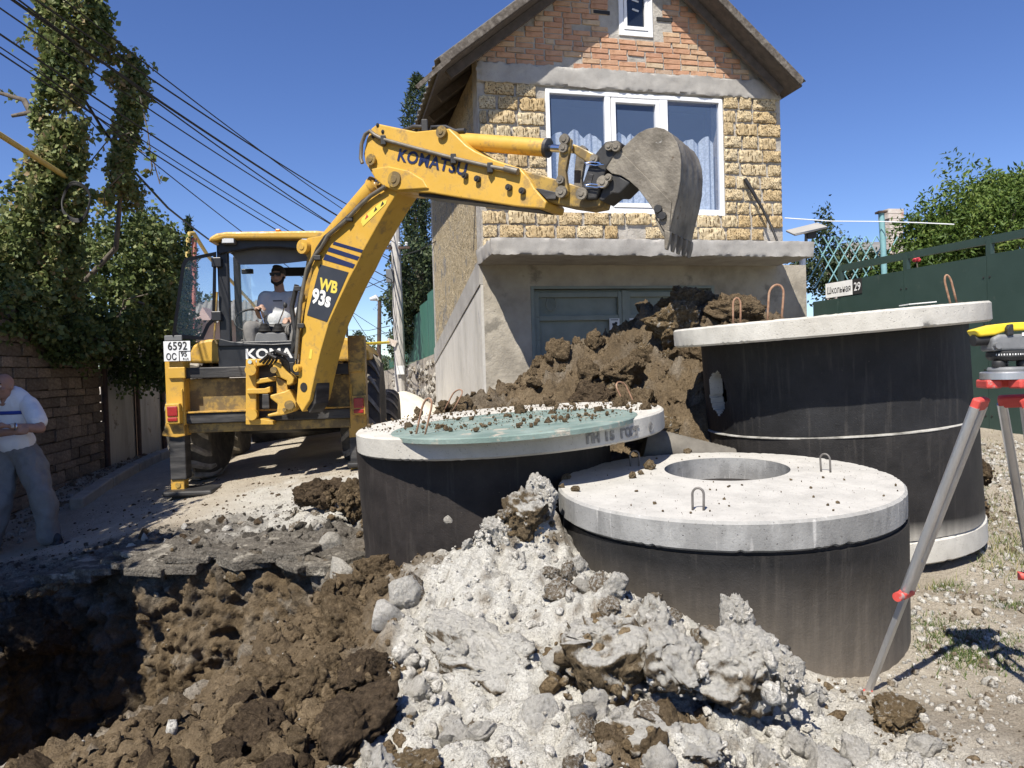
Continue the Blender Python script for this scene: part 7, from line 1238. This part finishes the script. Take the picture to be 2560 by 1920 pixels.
bp_ = hp2+[('t', [hd_-Zv*.06*S, neck, neck-Zv*.06], [.06*S, .062*S, .075*S]), ('t', [shR, shR.lerp(elR, .5), elR], [.055*S, .05*S, .045*S]), ('t', [elR, elR.lerp(wrR, .4), wrR], [.045*S, .045*S, .03*S]), ('t', [shL, elL], [.055*S, .045*S]), ('t', [elL, elL.lerp(wrL, .4), wrL], [.045*S, .046*S, .032*S]),
      ('e', T_(chest, 0, .02, 0), (.15*S, .1*S, .2*S), Mb), ('e', T_(pc_, 0, 0, 0), (.14*S, .1*S, .15*S), Mb), ('t', [ankR+Zv*.1, ankR, f1_+Zv*.05+fw_*.02], [.045*S, .038*S, .036*S]), ('t', [f1_+Zv*.04, f1_+Zv*.035+rt_*.1+fw_*.06, f1_+Zv*.025+rt_*.17+fw_*.09], [.04*S, .042*S, .03*S]), ('t', [ankL+Zv*.1, ankL], [.045*S, .038*S]), ('t', [f2_+Zv*.04, f2_+Zv*.03+rt_*.06+fw_*.16], [.04*S, .035*S])]
hand(bp_, wrR, (wrR-elR), Vector((0, .3, -1)), 1, .5, S); hand(bp_, wrL, (wrL-elL), Vector((0, 1, .2)), -1, .5, S)
fuse('body', bp_, MT['skin'], man, .0095, 3); facedetail(W_, Rh, man)
sh_p = [('e', T_(chest, .0, .01, .04), (.185*S, .115*S, .17*S), Mb), ('e', T_(chest, .01, .02, -.1), (.185*S, .125*S, .17*S), Mb), ('e', T_(pc_, -.01, -.02, .07), (.185*S, .145*S, .14*S), Mb), ('t', [T_(neck, -.06, .01, -.075), T_(shR, 0, 0, -.005)], [.06*S, .072*S]), ('t', [T_(neck, .02, .01, -.075), T_(shL, 0, 0, -.005)], [.06*S, .072*S]), ('t', [shR, shR.lerp(elR, .72)], [.075*S, .078*S]), ('t', [shL, shL.lerp(elL, .72)], [.075*S, .078*S])]
shirt = fuse('shirt', sh_p, MT['shirt'], man, .012, 4, folds(6, .011))
for s in (-1, 1): MB().prism([T_(neck, s*.012, -.075, -.07), T_(neck, s*.07, -.07, -.075), T_(neck, s*.085, -.01, -.005), T_(neck, s*.05, -.055, .0)], Vector((0, .012, 0))).build('collar', MT['shirt'], shirt, bevel=.003)
# chest band wraps the shirt as a sampled ring
bd = MB(); cc_ = T_(chest, .01, .012, -.045); n_ = 40
prof_ = [T_(cc_, .187*math.cos(t), .124*math.sin(t), 0) for t in np.linspace(math.pi*1.03, math.pi*1.97, n_)]; vs = []; fs = []
for i, p in enumerate(prof_): vs += [p-Zv*.018*S, p+Zv*.018*S]; fs += [(2*i-2, 2*i, 2*i+1, 2*i-1)] if i else []
MB().add(vs, fs).build('blue_band', MT['blue_band'], shirt, smooth='all').modifiers.new('s', 'SOLIDIFY').thickness = .006
tr_p = [('e', T_(pc_, 0, 0, -.03), (.19*S, .135*S, .13*S), Mb), ('e', T_(pc_, 0, .0, .05), (.175*S, .13*S, .06*S), Mb), ('t', [hipR, hipR.lerp(kneeR, .5), kneeR, kneeR.lerp(ankR, .5), ankR+Zv*.0], [.125*S, .115*S, .1*S, .098*S, .09*S]), ('t', [hipL, hipL.lerp(kneeL, .5), kneeL, kneeL.lerp(ankL, .5), ankL], [.125*S, .115*S, .1*S, .095*S, .09*S])]
fuse('trousers', tr_p, MT['trousers'], man, .013, 4, folds(4.5, .02))
for ft, dv in ((f1_, rt_*.17+fw_*.09), (f2_, rt_*.06+fw_*.17)): fuse('sandal', [('t', [ft+Zv*.012-dv*.25, ft+dv*.5+Zv*.012, ft+dv*1.12+Zv*.012], [.045*S, .05*S, .042*S], (.35, 1)), ('t', [ft+dv*.45+Zv*.02-rt_.cross(Zv)*.05, ft+dv*.5+Zv*.088, ft+dv*.45+Zv*.02+rt_.cross(Zv)*.05], [.02, .022, .02]), ('t', [ft+dv*.15+Zv*.05, ft+dv*.3+Zv*.085], [.045*S, .04*S])], MT['sandal'], man, .01, 2)
wt_ = wrR.lerp(elR, .12); MB().lathe([(.036*S, -.008), (.04*S, -.006), (.04*S, .006), (.036*S, .008)], wt_, wrR-elR, 24).build('watch_strap', MT['chrome'], man, smooth=True); MB().box(wt_+Vector((0, -.04*S, .01)), (.035, .012, .035)).build('watch', MT['eyew'], man, bevel=.004)
# operator in the cab
yo_ = .78; OD = lambda px, py, dy=0: K(px, py, yo_+dy); hd2 = OD(695, 690, -.02); S2 = .96
op = thing('person', 'seated person in grey t-shirt and dark glasses working the levers', 'person', OD(695, 850))
Rr = EM@Matrix.Rotation(-.12, 3, 'Z'); hp3, W2 = headparts(hd2, Rr, S2*1.06)
nk, chst, wst = OD(700, 728), OD(700, 765, .02), OD(700, 815, .05); sR, sL = OD(662, 742), OD(742, 742); eR, eL = OD(652, 790, -.08), OD(748, 792, -.06); wR = OD(642, 772, -.3); wL = OD(722, 800, -.28)
bp2 = hp3+[('t', [hd2-Zv*.07, nk-Zv*.03], [.057, .062]), ('e', chst, (.16, .1, .2), EM), ('e', wst, (.15, .11, .14), EM), ('t', [nk-Zv*.06, sR, eR], [.06, .055, .043]), ('t', [eR, eR.lerp(wR, .4), wR], [.043, .043, .029]), ('t', [nk-Zv*.06, sL, eL], [.06, .055, .043]), ('t', [eL, wL], [.043, .03])]
hand(bp2, wR, K(648, 774, .46)-wR+Vector((0, 0, .02)), Vector((0, 0, -1)), 1, 1.3, .95); hand(bp2, wL, K(713, 800, .4)-wL, Vector((0, 0, -1)), -1, .8, .95)
fuse('body', bp2, MT['skin2'], op, .009, 3); facedetail(W2, Rr, op, True)
fuse('tshirt', [('e', chst+Zv*.02, (.185, .125, .17), EM), ('e', OD(700, 795, .03), (.18, .135, .17), EM), ('e', wst-Zv*.02, (.18, .15, .12), EM), ('t', [nk-Zv*.085+ER*.03, sR], [.065, .07]), ('t', [nk-Zv*.085-ER*.03, sL], [.065, .07]), ('t', [sR, sR.lerp(eR, .75)], [.07, .068]), ('t', [sL, sL.lerp(eL, .75)], [.07, .068])], MT['tee'], op, .012, 4, folds(7, .006))
kR, kL = OD(625, 820, -.3), OD(745, 822, -.3); fuse('trousers', [('e', wst-Zv*.09, (.18, .17, .11), EM), ('t', [wst-Zv*.1-ER*.08, kR], [.1, .082]), ('t', [wst-Zv*.1+ER*.08, kL], [.1, .082]), ('t', [kR, OD(630, 900, -.3)], [.08, .07]), ('t', [kL, OD(738, 900, -.3)], [.08, .07])], MT['trousers'], op, .013, 4, folds(5, .008))
hr = [('e', W2(0, .02, .05), (.083*S2*1.05, .1*S2*1.05, .085*S2*1.05), Rr), ('e', W2(0, -.04, .105), (.05, .05, .025), Rr)]; fuse('hair', hr, MT['hair'], op, .009, 2)
fuse('beard', [('t', [W2(-.068, -.005, -.02), W2(-.058, -.035, -.07), W2(0, -.07, -.108), W2(.058, -.035, -.07), W2(.068, -.005, -.02)], [.016, .022, .026, .022, .016])], MT['hair'], op, .008, 2)
gl_ = MB(); gls = MB().prism([W2(-.068, -.1, .03), W2(.068, -.1, .03), W2(.064, -.1, -.008), W2(.02, -.102, -.012), W2(.0, -.104, .006), W2(-.02, -.102, -.012), W2(-.064, -.1, -.008)], Rr@Vector((0, .008, 0))).build('sunglasses', MT['blk'], op, bevel=.003)
for s in (-1, 1): MB().tube([W2(s*.068, -.096, .024), W2(s*.082, -.04, .02), W2(s*.082, .015, .015)], .004, 6).build('temple', MT['blk'], gls)
pr_ = OD(694, 752, -.15); MB().box(pr_, (.11, .004, .014), EM).build('chest_print', MT['ink'], op)
